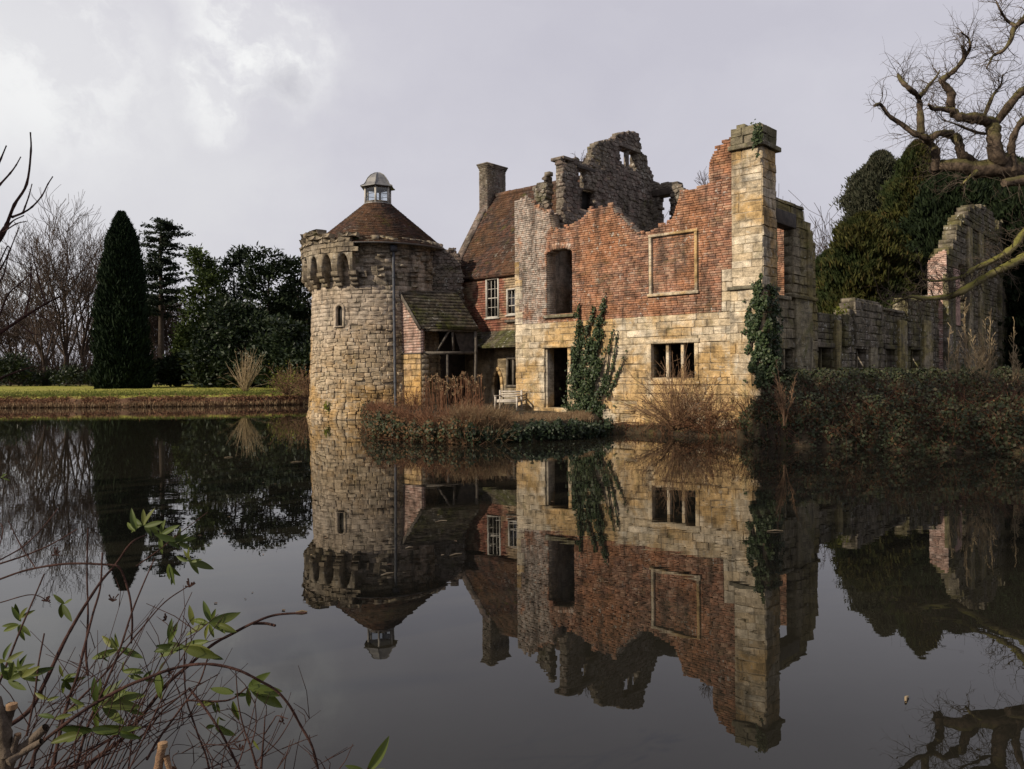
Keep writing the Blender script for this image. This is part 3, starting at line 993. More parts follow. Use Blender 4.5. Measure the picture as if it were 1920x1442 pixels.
for i in range(16):
    a = r.uniform(PS0, PS1 - 0.25); o = r.uniform(-PD, -0.2)
    mb.box(FW, a, a + r.uniform(0.15, 0.3), o, o + r.uniform(0.15, 0.3), zc1 - 0.12, zc1 + r.uniform(0.0, 0.12), r.random())
tag(mb.build('cap_rubble', M['cap_stone'], cap), kind='stuff')


# ---------------------------------------------------------------- rubble walls behind: gable, its end pier, back wall
def rubble_slab(name, pl, outline, holes, thick, matname, parent, r, h=0.13, lmin=0.12, lmax=0.36, both=True, joint=0.008, o=0.012, edge_jit=0.05):
    zs_ = [z for _, z in outline]
    c = courses([outline] + holes, min(zs_), max(zs_), h, r, 0.4)
    c = [(a + r.normal() * edge_jit * 0.5, b + r.normal() * edge_jit, z0, z1) for a, b, z0, z1 in c]
    mb = MB(); core(mb, pl, c, thick, 0.02, 0.0)
    part = mb.build(name, M[matname], parent)
    mf = MB()
    for cell in cells([outline] + holes, 0.27, 0.15, r):
        cell_add(mf, lambda s_, o_, z_: tuple(pl.pt(s_, o_, z_)), cell, o + r.normal() * 0.018, r)
    # end faces in coursed rubble as well, and loose stones on top
    for (a, b, z0, z1) in c:
        for s_, sg in ((a, -1), (b, 1)):
            ep = Plane(pl.pt(s_, 0 if sg > 0 else -thick, 0), (-pl.n if sg > 0 else pl.n))
            for (p, q, y0, y1) in pieces([(0.0, thick, z0, z1)], lmin, lmax, r):
                block_add(mf, ep, p, q, y0, y1, 0.012 + r.normal() * 0.01, r, joint, ch=0.015)
        if not any(abs(z1 - c2[2]) < 0.01 and c2[0] < (a + b) / 2 < c2[1] for c2 in c):
            for k in range(int((b - a) / 0.22) + 1):
                if r.random() < 0.7:
                    s_ = r.uniform(a, max(a + 0.02, b - 0.2)); o_ = r.uniform(-thick, -0.2)
                    mf.box(pl, s_, s_ + r.uniform(0.12, 0.25), o_, o_ + r.uniform(0.12, 0.25), z1 - 0.03, z1 + r.uniform(0.03, 0.12), r.random())
    tag(mf.build('rubble_stone', M[matname], part), kind='stuff')
    return part, c


r = rs(21)
g_at = FW.sz(1038, 420)[0]
G = Plane(FW.pt(g_at, -0.62, 0), RT.d)
gable = thing('ruined_gable', G.pt(3, -0.2, 0), 'dark rubble gable wall with small two-light window rising behind the brick front', 'ruin')
g_out = G.poly([(1038, 291), (1055, 295), (1056, 303), (1066, 303), (1074, 298), (1083, 296), (1089, 300), (1091, 308), (1104, 307), (1112, 291), (1116, 274), (1122, 268), (1140, 263), (1154, 261),
                (1162, 251), (1178, 247), (1196, 251), (1201, 271), (1203, 287), (1211, 293), (1214, 307), (1221, 318), (1224, 335), (1229, 350), (1233, 420), (1236, 500)])
g_out[0] = (0.0, g_out[0][1])
g_out += [(g_out[-1][0], niche[3] + 0.36), (0.0, niche[3] + 0.36)]
gw = G.rect(1165, 281, 1195, 316)
gh = G.rect(1086, 318, 1101, 352)
gf = G.rect(1092, 356, 1117, 396)
gpart, _ = rubble_slab('gable_wall', G, g_out, [rectpoly(*gw), rectpoly(*gh), rectpoly(*gf)], 0.36, 'gable_stone', gable, r)
sm = (gw[0] + gw[1]) / 2
part_box('window_mullion', G, sm - 0.06, sm + 0.06, -0.25, -0.05, gw[2] + 0.002, gw[3] - 0.002, M['gable_stone'], gable)
part_box('window_lintel', G, gw[0] - 0.15, gw[1] + 0.2, -0.3, 0.06, gw[3], gw[3] + 0.14, M['gable_stone'], gable)
part_box('opening_lintel', G, gh[0] - 0.12, gh[1] + 0.5, -0.3, 0.05, gh[3], gh[3] + 0.13, M['wood_dark'], gable)
mb = MB(); mb.box(G, gf[0] - 0.05, gf[1] + 0.05, -0.49, -0.36, gf[2] - 0.05, gf[3] + 0.05)
mb.build('dark_recess_panel', M['black'], gable)  # black panel, the recess's shade put into its colour
# stepped stub where the gable dies into the front
st_pl = FW.shifted(-0.35)
st_out = st_pl.poly([(1001, 352), (1008, 346), (1019, 344), (1021, 330), (1024, 328), (1024, 440), (1001, 440)])
rubble_slab('wall_stub', st_pl, st_out, [], 0.4, 'gable_stone', gable, r)
# the chimney-like pier head, wider than the wall
hd = G.sz(1046, 294)[1]
part_box('pier_cap', G, -0.08, 0.55, -0.56, 0.06, hd - 0.02, hd + 0.1, M['gable_stone'], gable)

KP = Plane(G.pt(G.sz(1224, 380)[0], 0.1, 0), FW.d)
back = thing('ruined_back_wall', KP.pt(1, -0.2, 0), 'dark back wall with empty window showing sky beside the gable', 'ruin')
k_out = KP.poly([(1219, 346), (1256, 343), (1262, 340), (1271, 344), (1277, 356), (1282, 372), (1300, 380), (1300, 470)])
k_out += [(k_out[-1][0], 0.0), (k_out[0][0], 0.0)]
kh = KP.rect(1234, 366, 1256, 424)
rubble_slab('wall', KP, k_out, [rectpoly(*kh)], 0.45, 'gable_stone', back, r)
part_box('lintel_beam', KP, kh[0] - 0.3, kh[1] + 0.06, -0.4, 0.06, kh[3], kh[3] + 0.28, M['wood_dark'], back)


# ---------------------------------------------------------------- the range behind the pillar
r = rs(31)
wing = thing('ruined_wing', RT.pt(2, 0, 0), 'shaded stone wing with tall empty window just right of the corner pillar', 'ruin')
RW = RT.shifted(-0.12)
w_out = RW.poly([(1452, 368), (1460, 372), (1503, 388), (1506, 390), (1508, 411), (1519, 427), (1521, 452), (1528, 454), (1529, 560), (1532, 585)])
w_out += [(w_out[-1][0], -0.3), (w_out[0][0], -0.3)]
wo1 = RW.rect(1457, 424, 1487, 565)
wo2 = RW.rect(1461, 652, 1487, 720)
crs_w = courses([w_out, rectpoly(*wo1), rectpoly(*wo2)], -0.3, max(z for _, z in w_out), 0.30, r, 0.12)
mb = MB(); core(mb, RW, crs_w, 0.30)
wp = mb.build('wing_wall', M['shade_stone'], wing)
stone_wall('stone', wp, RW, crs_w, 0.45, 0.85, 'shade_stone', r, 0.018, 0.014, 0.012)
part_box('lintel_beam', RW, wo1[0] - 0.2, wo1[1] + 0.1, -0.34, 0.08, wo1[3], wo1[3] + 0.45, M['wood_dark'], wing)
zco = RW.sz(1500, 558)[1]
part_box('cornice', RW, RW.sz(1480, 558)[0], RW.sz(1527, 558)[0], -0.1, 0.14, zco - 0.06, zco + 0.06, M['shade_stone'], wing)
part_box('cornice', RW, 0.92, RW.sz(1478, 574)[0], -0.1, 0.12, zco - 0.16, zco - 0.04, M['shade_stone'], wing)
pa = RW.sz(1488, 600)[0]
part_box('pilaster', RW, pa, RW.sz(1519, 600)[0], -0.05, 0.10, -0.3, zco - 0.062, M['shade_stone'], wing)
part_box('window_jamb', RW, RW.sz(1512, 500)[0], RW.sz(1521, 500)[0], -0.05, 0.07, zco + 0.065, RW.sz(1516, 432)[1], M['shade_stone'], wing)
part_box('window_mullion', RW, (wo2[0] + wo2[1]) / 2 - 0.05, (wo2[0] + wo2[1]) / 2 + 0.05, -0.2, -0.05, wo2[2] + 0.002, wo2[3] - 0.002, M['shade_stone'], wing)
mb = MB(); mb.box(RW, wo2[0] - 0.3, wo2[1] + 0.3, -1.6, -1.5, 0, zco - 0.4); mb.build('dark_window_sheet', M['black'], wing)  # added black sheet standing in for the shade inside the window
# sunlit brick inside, seen through the tall window
IP = Plane(RT.pt(6.0, -0.5, 0), FW.d)
mb = MB(); mb.box(IP, -4.5, -1.3, -0.4, -0.02, 0, RW.sz(1470, 424)[1] + 0.9)
ib = mb.build('inner_brick_wall', M['mortar'], wing)
mb = MB(); brick_face(mb, IP, courses([rectpoly(-4.5, -1.3, 3.0, RW.sz(1470, 424)[1] + 0.9)], 3.0, RW.sz(1470, 424)[1] + 0.9, 0.075, r), r)
tag(mb.build('brick_facing', M['brick'], ib), kind='stuff')

# low ruined range
low = thing('ruined_range', RT.pt(9, 0, 0), 'long low lichen-spotted stone range with small windows behind the ivy hedge', 'ruin')
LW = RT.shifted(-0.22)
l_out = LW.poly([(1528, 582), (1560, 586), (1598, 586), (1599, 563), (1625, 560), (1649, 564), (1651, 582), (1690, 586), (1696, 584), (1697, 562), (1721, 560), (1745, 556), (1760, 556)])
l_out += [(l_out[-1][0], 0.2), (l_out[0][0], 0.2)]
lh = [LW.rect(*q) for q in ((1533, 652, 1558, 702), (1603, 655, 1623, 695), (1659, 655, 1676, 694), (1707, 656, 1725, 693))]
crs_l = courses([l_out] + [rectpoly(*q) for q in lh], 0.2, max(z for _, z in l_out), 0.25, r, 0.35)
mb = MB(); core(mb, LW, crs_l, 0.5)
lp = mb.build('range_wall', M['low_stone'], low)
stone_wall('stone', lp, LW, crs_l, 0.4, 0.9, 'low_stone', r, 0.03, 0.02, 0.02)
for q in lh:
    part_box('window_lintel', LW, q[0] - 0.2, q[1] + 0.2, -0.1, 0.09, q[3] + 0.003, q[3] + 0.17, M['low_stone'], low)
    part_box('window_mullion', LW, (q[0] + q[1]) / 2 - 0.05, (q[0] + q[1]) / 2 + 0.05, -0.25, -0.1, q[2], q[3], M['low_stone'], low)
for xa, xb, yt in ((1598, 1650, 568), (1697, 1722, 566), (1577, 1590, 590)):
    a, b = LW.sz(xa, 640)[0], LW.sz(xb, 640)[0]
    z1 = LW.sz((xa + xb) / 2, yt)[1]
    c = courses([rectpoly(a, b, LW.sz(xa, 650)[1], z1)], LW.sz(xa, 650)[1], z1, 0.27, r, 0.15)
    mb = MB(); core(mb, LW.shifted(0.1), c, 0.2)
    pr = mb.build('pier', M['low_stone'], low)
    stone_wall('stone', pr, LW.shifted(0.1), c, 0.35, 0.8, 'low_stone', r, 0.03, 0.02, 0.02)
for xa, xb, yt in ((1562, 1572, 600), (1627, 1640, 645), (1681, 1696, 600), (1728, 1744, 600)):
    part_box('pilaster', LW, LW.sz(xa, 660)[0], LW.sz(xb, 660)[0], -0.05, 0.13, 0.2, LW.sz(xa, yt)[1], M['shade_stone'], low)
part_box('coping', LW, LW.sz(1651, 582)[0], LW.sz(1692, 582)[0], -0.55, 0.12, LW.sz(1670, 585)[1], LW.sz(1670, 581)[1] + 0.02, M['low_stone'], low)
mb = MB(); mb.box(LW, 1.5, LW.sz(1750, 600)[0], -0.62, -0.56, 0, 2.9); mb.build('dark_window_sheet', M['black'], low)  # black sheet added close behind the windows to paint their insides dark

# tall fragment at the far end
tall = thing('ruined_tower', RT.pt(20, 0, 0), 'tall broken stone fragment standing behind the bare oak branches', 'ruin')
TW = RT.shifted(0.05)
t_out = TW.poly([(1772, 490), (1773, 470), (1783, 464), (1785, 448), (1793, 444), (1795, 421), (1801, 418), (1802, 405), (1815, 402), (1817, 390), (1849, 386), (1852, 393), (1864, 398), (1866, 436), (1871, 436), (1872, 417), (1886, 413), (1888, 470), (1889, 600)])
t_out += [(t_out[-1][0], 0.2), (t_out[0][0], 0.2)]
th = [TW.rect(1797, 498, 1812, 590)]
crs_t = courses([t_out] + [rectpoly(*q) for q in th], 0.2, max(z for _, z in t_out), 0.27, r, 0.3)
crs_t = [(a + r.normal() * 0.12, b + r.normal() * 0.1, z0, z1) for a, b, z0, z1 in crs_t]
mb = MB(); core(mb, TW, crs_t, 0.62)
tp = mb.build('tower_wall', M['low_stone'], tall)
stone_wall('stone', tp, TW, crs_t, 0.45, 1.2, 'low_stone', r, 0.03, 0.02, 0.02)
s_e = t_out[0][0]
EP = Plane(TW.pt(s_e - 0.22, -0.72, 0), FW.d)
e_out = [(0.0, 0.2), (0.84, 0.2), (0.84, TW.sz(1774, 470)[1] - 0.1), (0.75, TW.sz(1774, 470)[1]), (0.4, TW.sz(1774, 476)[1]), (0.0, TW.sz(1774, 490)[1])]
mb = MB(); brick_face(mb, EP, courses([e_out], 0.2, max(z for _, z in e_out), 0.09, r), r, 0.2, 0.3, 0.02)
tag(mb.build('brick_end', M['tile_hung_pink'], tall), kind='stuff')
for xa, xb in ((1770, 1784), (1870, 1886)):
    part_box('buttress', TW, TW.sz(xa, 600)[0], TW.sz(xb, 600)[0], -0.05, 0.2, 0.2, TW.sz(xa, 560)[1] + 1.2, M['low_stone'], tall)
zt2 = TW.sz(1830, 432)[1]
part_box('string_course', TW, TW.sz(1803, 432)[0], TW.sz(1866, 432)[0], -0.05, 0.12, zt2 - 0.08, zt2 + 0.08, M['low_stone'], tall)
part_box('lit_reveal_panel', TW, TW.sz(1786, 540)[0], TW.sz(1797, 540)[0], -0.05, 0.09, TW.sz(1790, 610)[1], TW.sz(1790, 505)[1], M['tile_hung_pink'], tall)  # pale pink box standing in for a sunlit window reveal
for xa, xb in ((1812, 1820), (1833, 1841)):
    part_box('pilaster', TW, TW.sz(xa, 600)[0], TW.sz(xb, 600)[0], -0.05, 0.13, 0.2, zt2 - 0.09, M['shade_stone'], tall)


# ---------------------------------------------------------------- the round tower
r = rs(41)
TC = at(711, 703, 38.0)
TX, TY = TC.x, TC.y


def zt_(y, Y=35.0):
    return EYE + ray(711, y)[1] * Y


tower = thing('round_tower', (TX, TY, 0), 'round sandstone tower with conical tiled roof rising from the water', 'tower')


def TR(z):
    if z < 0.9:
        return 3.22 + 0.16 * (0.9 - z) ** 1.5
    return 3.22 - 0.17 * min(1, (z - 0.9) / 5.0)


def tpt(phi, R, z):
    """phi from the camera-facing side, positive to the right"""
    return Vector((TX + R * math.sin(phi), TY - R * math.cos(phi), z))


Z_C, Z_A, Z_P = zt_(532), zt_(508), 7.9        # corbel foot, arch springing, parapet top
SL = (math.asin(max(-1, min(1, (at(630, 590, 35.2).x - TX) / 3.1))), math.asin((at(643.5, 590, 35.2).x - TX) / 3.1))
SZ0, SZ1 = zt_(611), zt_(571)
mb = MB()
nseg = 72
zs = [-0.6, 0.0, 0.4, 0.9, 2.0, 3.0, 4.0, 5.0, Z_C, Z_A, Z_P - 0.1]
# core drum with the slit left open
for i in range(nseg):
    p0, p1 = -math.pi + 2 * math.pi * i / nseg, -math.pi + 2 * math.pi * (i + 1) / nseg
    for za, zb in zip(zs[:-1], zs[1:]):
        mb.add([tuple(tpt(p, TR(z) - 0.03 - (0.12 if (SL[0] - 0.02 < (p0 + p1) / 2 < SL[1] + 0.02 and za < SZ1 and zb > SZ0) else 0), z)) for p, z in ((p0, za), (p1, za), (p1, zb), (p0, zb))], [(0, 1, 2, 3)])
body = mb.build('tower_body', M['tower_mortar'], tower)
mats_t = stone_meshes('tower_stone', 12, 1.6)
mats_u = stone_meshes('tower_top', 10, 1.5)
z = -0.1
cand = []
while z < Z_P - 0.25:
    low_ = z < 4.0
    h = r.uniform(0.15, 0.25) if low_ else r.uniform(0.17, 0.23)
    R = TR(z + h / 2)
    p = -math.pi * 0.72 + r.uniform(0, 0.1)
    while p < math.pi * 0.62:
        ln = r.uniform(0.18, 0.58) if low_ else r.uniform(0.3, 0.6)
        dp = ln / R
        pm = p + dp / 2
        in_slit = (z + h > SZ0 and z < SZ1 and pm + dp / 2 > SL[0] and pm - dp / 2 < SL[1])
        if in_slit:
            if p < SL[0] - 0.03:
                dp = SL[0] - p; ln = dp * R; pm = p + dp / 2; in_slit = False
            else:
                p = SL[1] - 1e-6
                in_slit = None
        if in_slit is None:
            p = max(p, SL[1]) + 1e-4
            if p < SL[1]: p = SL[1]
            dp = r.uniform(0.2, 0.4) / R; ln = dp * R; pm = p + dp / 2
        cand.append((pm, ln, z + h / 2, h, R, low_))
        p += dp
    z += h
# lower drum: random rubble laid as irregular cells
cand = [q for q in cand if q[2] > 3.9]
RL = 3.2
def wave(s_, z_):
    return z_ + 0.035 * math.sin(s_ * 2.1 + z_ * 3) + 0.02 * math.sin(s_ * 5.3 - z_ * 7) if z_ < 3.7 else z_
rub = []
for (a, b, z0, z1) in pieces(courses([rectpoly(-math.pi * 0.70 * RL, math.pi * 0.62 * RL, -0.2, 3.95)], -0.2, 3.95, 0.185, r, 0.38), 0.16, 0.58, r):
    if z1 - z0 > 0.19 and r.random() < 0.25:          # two thin stones in one course
        zm_ = z0 + (z1 - z0) * r.uniform(0.4, 0.6)
        rows_ = [(z0, zm_), (zm_, z1)]
    else:
        rows_ = [(z0, z1)]
    for y0, y1 in rows_:
        m_ = (a + b) / 2
        P = [(a, y0), (m_, y0), (b, y0), (b, (y0 + y1) / 2), (b, y1), (m_, y1), (a, y1), (a, (y0 + y1) / 2)]
        rub.append([(p + r.normal() * 0.011, wave(p, q) + r.normal() * 0.010) for p, q in P])
def rub_w(P):
    a_ = sum(p[0] for p in P) / len(P) / RL
    w_ = max(p[0] for p in P) - min(p[0] for p in P); h_ = max(p[1] for p in P) - min(p[1] for p in P)
    return -math.cos(a_ + 0.12) * w_ * h_
rub.sort(key=rub_w)
rest = MB()
for i, P in enumerate(rub):
    if r.random() < 0.012:
        continue                                   # fallen stone
    cyl = lambda s_, o_, z_: tuple(tpt(s_ / RL, TR(z_) - 0.03 + o_, z_))
    if i < 190:
        one = MB(); cell_add(one, cyl, P, 0.035 + r.normal() * 0.016, r, 0.955, -0.03, 0.0)
        one.build('stone', M['tower_stone'], body)
    else:
        cell_add(rest, cyl, P, 0.035 + r.normal() * 0.016, r, 0.955, -0.03)
tag(rest.build('rubble_stone', M['tower_stone'], body), kind='stuff')
cand.sort(key=lambda c: -math.cos(c[0] + 0.12) * c[1] * c[3])
extra = MB()
for i, (pm, ln, zc, h, R, low_) in enumerate(cand):
    c = tpt(pm, R - 0.03, zc)
    xa, ya = Vector((math.cos(pm), math.sin(pm), 0)), Vector((-math.sin(pm), math.cos(pm), 0))
    if low_ and r.random() < 0.02:
        continue                                   # fallen stone
    dep = 0.042 + r.uniform(-0.01, 0.022) * (1.5 if low_ else 0.4)
    if i < 110:
        put_stone(r, mats_t if zc < Z_C else mats_u, 'stone', body, c, xa, ya, ln - (0.014 if low_ else 0.008), dep, h - (0.012 if low_ else 0.007))
    else:
        pl = Plane(c, xa)
        block_add(extra, pl, -ln / 2, ln / 2, zc - h / 2, zc + h / 2, dep, r, 0.014 if low_ else 0.008, ch=0.012)
tag(extra.build('wall_stone', M['tower_stone'], body), kind='stuff')
# slit window
mb = MB()
sc = (SL[0] + SL[1]) / 2
SP = Plane(tpt(sc, TR(4) - 0.03, 0), Vector((math.cos(sc), math.sin(sc), 0)))
hwid = 0.16
poly = archpoly(-hwid, hwid, SZ0 + 0.02, SZ1 - 0.02, hwid)
out2 = archpoly(-hwid - 0.13, hwid + 0.13, SZ0 - 0.06, SZ1 + 0.11, hwid + 0.13)
for k in range(len(poly)):
    k2 = (k + 1) % len(poly)
    q = [SP.pt(out2[k][0], 0.035, out2[k][1]), SP.pt(out2[k2][0], 0.035, out2[k2][1]), SP.pt(poly[k2][0], 0.035, poly[k2][1]), SP.pt(poly[k][0], 0.035, poly[k][1]),
         SP.pt(poly[k2][0], -0.14, poly[k2][1]), SP.pt(poly[k][0], -0.14, poly[k][1]), SP.pt(out2[k][0], -0.05, out2[k][1]), SP.pt(out2[k2][0], -0.05, out2[k2][1])]
    mb.add([tuple(v) for v in q], [(0, 1, 2, 3), (3, 2, 4, 5), (0, 6, 7, 1)])
slit = mb.build('slit_window', M['tower_stone'], tower)
mb = MB(); mb.box(SP, -hwid - 0.02, hwid + 0.02, -0.13, -0.11, SZ0, SZ1); mb.build('slit_shadow_board', M['black'], slit)  # black board paints the shade inside the slit

# machicolation: corbels and arches survive on the left only
RO, RI = 3.54, 3.30
bay = math.radians(14)
phis = [math.radians(-16) - bay * k for k in range(9)]
PH1, PH0 = math.radians(-9), phis[-1] - bay / 2
zsp, ztop_arch = zt_(508, 34.6), zt_(474, 34.6)


def under(phi):
    k = round((math.radians(-16) - phi) / bay)
    d = abs(phi - (math.radians(-16) - bay * k)) / (bay * 0.33)
    return zsp + (ztop_arch - zsp) * math.sqrt(max(0.0, 1 - d * d)) if d < 1 else zsp


mb = MB()
ns = 150
for i in range(ns):
    a, b = PH0 + (PH1 - PH0) * i / ns, PH0 + (PH1 - PH0) * (i + 1) / ns
    ua, ub = under(a), under(b)
    tz = Z_P - 0.28
    V = [tpt(a, RO - 0.02, ua), tpt(b, RO - 0.02, ub), tpt(b, RO - 0.02, tz), tpt(a, RO - 0.02, tz), tpt(a, RI - 0.3, ua), tpt(b, RI - 0.3, ub), tpt(b, RI - 0.1, tz), tpt(a, RI - 0.1, tz)]
    mb.add([tuple(v) for v in V], [(0, 1, 2, 3), (4, 5, 1, 0), (3, 2, 6, 7)])
V = [tpt(PH1, RO - 0.02, zsp), tpt(PH1, RO - 0.02, Z_P - 0.28), tpt(PH1, RI - 0.3, Z_P - 0.28), tpt(PH1, RI - 0.3, zsp)]
mb.add([tuple(v) for v in V], [(0, 3, 2, 1)])
par = mb.build('machicolated_parapet', M['tower_top'], tower)
zz = ztop_arch + 0.05
lvl = 0
while zz < Z_P + 0.35:
    h = 0.22
    p = PH0
    while p < PH1 - 0.03:
        ln = r.uniform(0.3, 0.6); dp = ln / RO
        keep = zz < Z_P - 0.1 or (r.random() < 0.75 and -1.3 < p < -0.75) or (zz < Z_P + 0.1 and r.random() < 0.5)
        if keep:
            pm = p + dp / 2
            put_stone(r, mats_u, 'parapet_stone', par, tpt(pm, RO - (0.05 if zz < Z_P - 0.3 else 0.33), zz + h / 2), Vector((math.cos(pm), math.sin(pm), 0)), Vector((-math.sin(pm), math.cos(pm), 0)), ln - 0.01, 0.06 if zz < Z_P - 0.3 else 0.34, h - 0.008)
            if zz >= Z_P - 0.3:
                c_ = tpt(pm, RO - 0.25, zz + h / 2)
        p += dp
    zz += h


def corbel_mesh():
    mb = MB()
    prof = []
    steps = [(0.0, 0.0), (0.16, 0.0), (0.21, 0.06), (0.22, 0.15), (0.18, 0.2), (0.34, 0.21), (0.40, 0.28), (0.41, 0.37), (0.36, 0.43), (0.52, 0.44), (0.58, 0.5), (0.59, 0.62), (0.59, 0.66), (0.0, 0.66)]
    n = len(steps)
    hw_ = 0.2
    V = [(-hw_, -x, z_) for x, z_ in steps] + [(hw_, -x, z_) for x, z_ in steps]
    F = [(k, (k + 1) % n, n + (k + 1) % n, n + k) for k in range(n)]
    me = bpy.data.meshes.new('corbel')
    me.from_pydata(V, [], [tuple(range(n - 1, -1, -1)), tuple(range(n, 2 * n))] + F)
    me.materials.append(M['tower_top'])
    return me


cm = corbel_mesh()
for k in range(10):
    ph = math.radians(-16) + bay / 2 - bay * k
    c = tpt(ph, 3.08, Z_C - 0.08)
    sc_ = (zsp - Z_C + 0.09) / 0.66
    kd = 0.80
    mw = Matrix(((math.cos(ph) * 0.85, -math.sin(ph) * kd, 0, c.x), (math.sin(ph) * 0.85, math.cos(ph) * kd, 0, c.y), (0, 0, sc_, c.z), (0, 0, 0, 1)))
    o = link('corbel', cm, tower, None)
    o.matrix_basis = mw
# broken corbel stubs round the ruined side
for k in range(1, 7):
    ph = math.radians(-9) + bay * (k - 0.5)
    for lev, rr in ((0, 0.10), (1, 0.15), (2, 0.22)):
        if r.random() < 0.30:
            continue
        zc = Z_C + 0.05 + lev * 0.34
        xa, ya = Vector((math.cos(ph), math.sin(ph), 0)), Vector((-math.sin(ph), math.cos(ph), 0))
        put_stone(r, mats_u, 'corbel_stub', tower, tpt(ph + r.normal() * 0.015, TR(6) - 0.05, zc + r.normal() * 0.03), xa, ya, r.uniform(0.26, 0.36), rr + r.uniform(0, 0.12), r.uniform(0.2, 0.28))
# ragged wall head on that side
mb = MB()
for i in range(120):
    ph = r.uniform(PH1 - 0.05, 1.75)
    pl = Plane(tpt(ph, TR(7) - 0.30 + r.normal() * 0.06, 0), Vector((math.cos(ph), math.sin(ph), 0)))
    ln = r.uniform(0.15, 0.45)
    zz = Z_P - 0.2 + r.uniform(-0.12, 0.12)
    mb.box(pl, -ln / 2, ln / 2, 0.0, r.uniform(0.3, 0.44), zz, zz + r.uniform(0.1, 0.25), r.random())
for i in range(70):
    ph = r.uniform(PH1 - 0.02, 1.6)
    zz = r.uniform(Z_C + 0.3, Z_P - 0.2)
    pl = Plane(tpt(ph, TR(7) - 0.05, 0), Vector((math.cos(ph), math.sin(ph), 0)))
    ln = r.uniform(0.15, 0.5)
    mb.box(pl, -ln / 2, ln / 2, 0.0, r.uniform(0.06, 0.17), zz, zz + r.uniform(0.1, 0.2), r.random())
tag(mb.build('broken_wall_head', M['tower_top'], tower), kind='stuff')

# conical roof in tile courses
RZ = [(zt_(385, 38), 0.66), (zt_(450, 38), 2.60), (7.82, 3.22), (7.70, 3.42)]
RZ = sorted(RZ)


def cone_at(z):
    zs_, rr = [a for a, _ in RZ], [b for _, b in RZ]
    return float(np.interp(z, zs_, rr))


mb = MB()
zz = RZ[0][0]
ztop = RZ[-1][0]
rows = []
while zz < ztop:
    dr = 0.15
    dz = 0.085 if zz < 7.9 else 0.098
    rows.append(zz)
    zz += dz
for i, za in enumerate(rows):
    zb = min(za + 0.13, ztop + 0.02)
    ra, rb = cone_at(za), cone_at(zb) - 0.004
    n = max(10, int(2 * math.pi * ra / 0.19))
    off = r.uniform(0, 1)
    for k in range(n):
        p0, p1 = 2 * math.pi * (k + off) / n, 2 * math.pi * (k + off + 0.95) / n
        if math.cos((p0 + p1) / 2) < -0.75:
            pass
        j = r.normal() * 0.006
        V = [tpt(p0, ra + 0.03 + j, za), tpt(p1, ra + 0.03 + j, za), tpt(p1, rb + 0.004, zb), tpt(p0, rb + 0.004, zb), tpt(p0, ra - 0.005, za - 0.004), tpt(p1, ra - 0.005, za - 0.004)]
        mb.add([tuple(v) for v in V], [(0, 1, 2, 3), (4, 5, 1, 0)], r.random())
n = 48
roofc = MB()
for k in range(n):
    p0, p1 = 2 * math.pi * k / n, 2 * math.pi * (k + 1) / n
    for (za, ra), (zb, rb) in zip(RZ[:-1], RZ[1:]):
        roofc.add([tuple(tpt(p0, ra - 0.03, za)), tuple(tpt(p1, ra - 0.03, za)), tuple(tpt(p1, rb - 0.03, zb)), tuple(tpt(p0, rb - 0.03, zb))], [(0, 1, 2, 3)])
roof = roofc.build('conical_roof', M['wood_dark'], tower)
tag(mb.build('roof_tile', M['tile_red'], roof), kind='stuff')
mb = MB()
for k in range(72):
    p0, p1 = 2 * math.pi * k / 72, 2 * math.pi * (k + 1) / 72
    V = [tpt(p, R_, z_) for p in (p0, p1) for R_, z_ in ((3.5, 7.66), (3.5, 7.71), (3.3, 7.66))]
    mb.add([tuple(v) for v in V], [(0, 3, 4, 1), (0, 2, 5, 3)])
mb.build('lead_gutter', M['lead'], roof)

# lantern
zl0, zl1, zl2 = zt_(386, 38), zt_(352, 38), zt_(324, 38)
lan_parts = tower
mb = MB()
for z0_, z1_, R0, R1 in ((zl0 - 0.12, zl0 + 0.06, 0.72, 0.68),):
    for k in range(24):
        p0, p1 = 2 * math.pi * k / 24, 2 * math.pi * (k + 1) / 24
        mb.add([tuple(tpt(p0, R0, z0_)), tuple(tpt(p1, R0, z0_)), tuple(tpt(p1, R1, z1_)), tuple(tpt(p0, R1, z1_)), tuple(tpt(0, 0, z1_ + 0.02))], [(0, 1, 2, 3)])
        mb.add([tuple(tpt(p0, R1, z1_)), tuple(tpt(p1, R1, z1_)), tuple(tpt(0, 0, z1_ + 0.02))], [(0, 1, 2)])
lan = mb.build('roof_lantern', M['lead'], tower)
NS = 6
RLn = 0.62
offp = math.radians(0)
for k in range(NS):
    p0, p1 = offp + 2 * math.pi * k / NS, offp + 2 * math.pi * (k + 1) / NS
    a, b = tpt(p0, RLn, zl0), tpt(p1, RLn, zl0)
    mb = MB(); mb.bar(a, a + Vector((0, 0, zl1 - zl0)), 0.09, 0.09); mb.build('post', M['paint_white'], lan)
    for hz, th_, nm in ((0.12, 0.08, 'bottom_rail'), (0.5, 0.02, 'glazing_bar'), (zl1 - zl0 - 0.04, 0.09, 'top_rail')):
        mb = MB(); mb.bar(a + Vector((0, 0, hz)), b + Vector((0, 0, hz)), 0.05 if th_ > 0.03 else 0.02, th_); mb.build(nm, M['wood_grey'], lan)
    mb = MB()
    z0_, z1_ = zl0 + 0.16, zl1 - 0.08
    dd = (b - a) * 0.08
    V = [a + dd, b - dd]
    mb.add([tuple(Vector((v.x, v.y, z_))) for v, z_ in ((V[0], z0_), (V[1], z0_), (V[1], z1_), (V[0], z1_))], [(0, 1, 2, 3)])
    mb.build('pane', M['glass'], lan)
mb = MB()
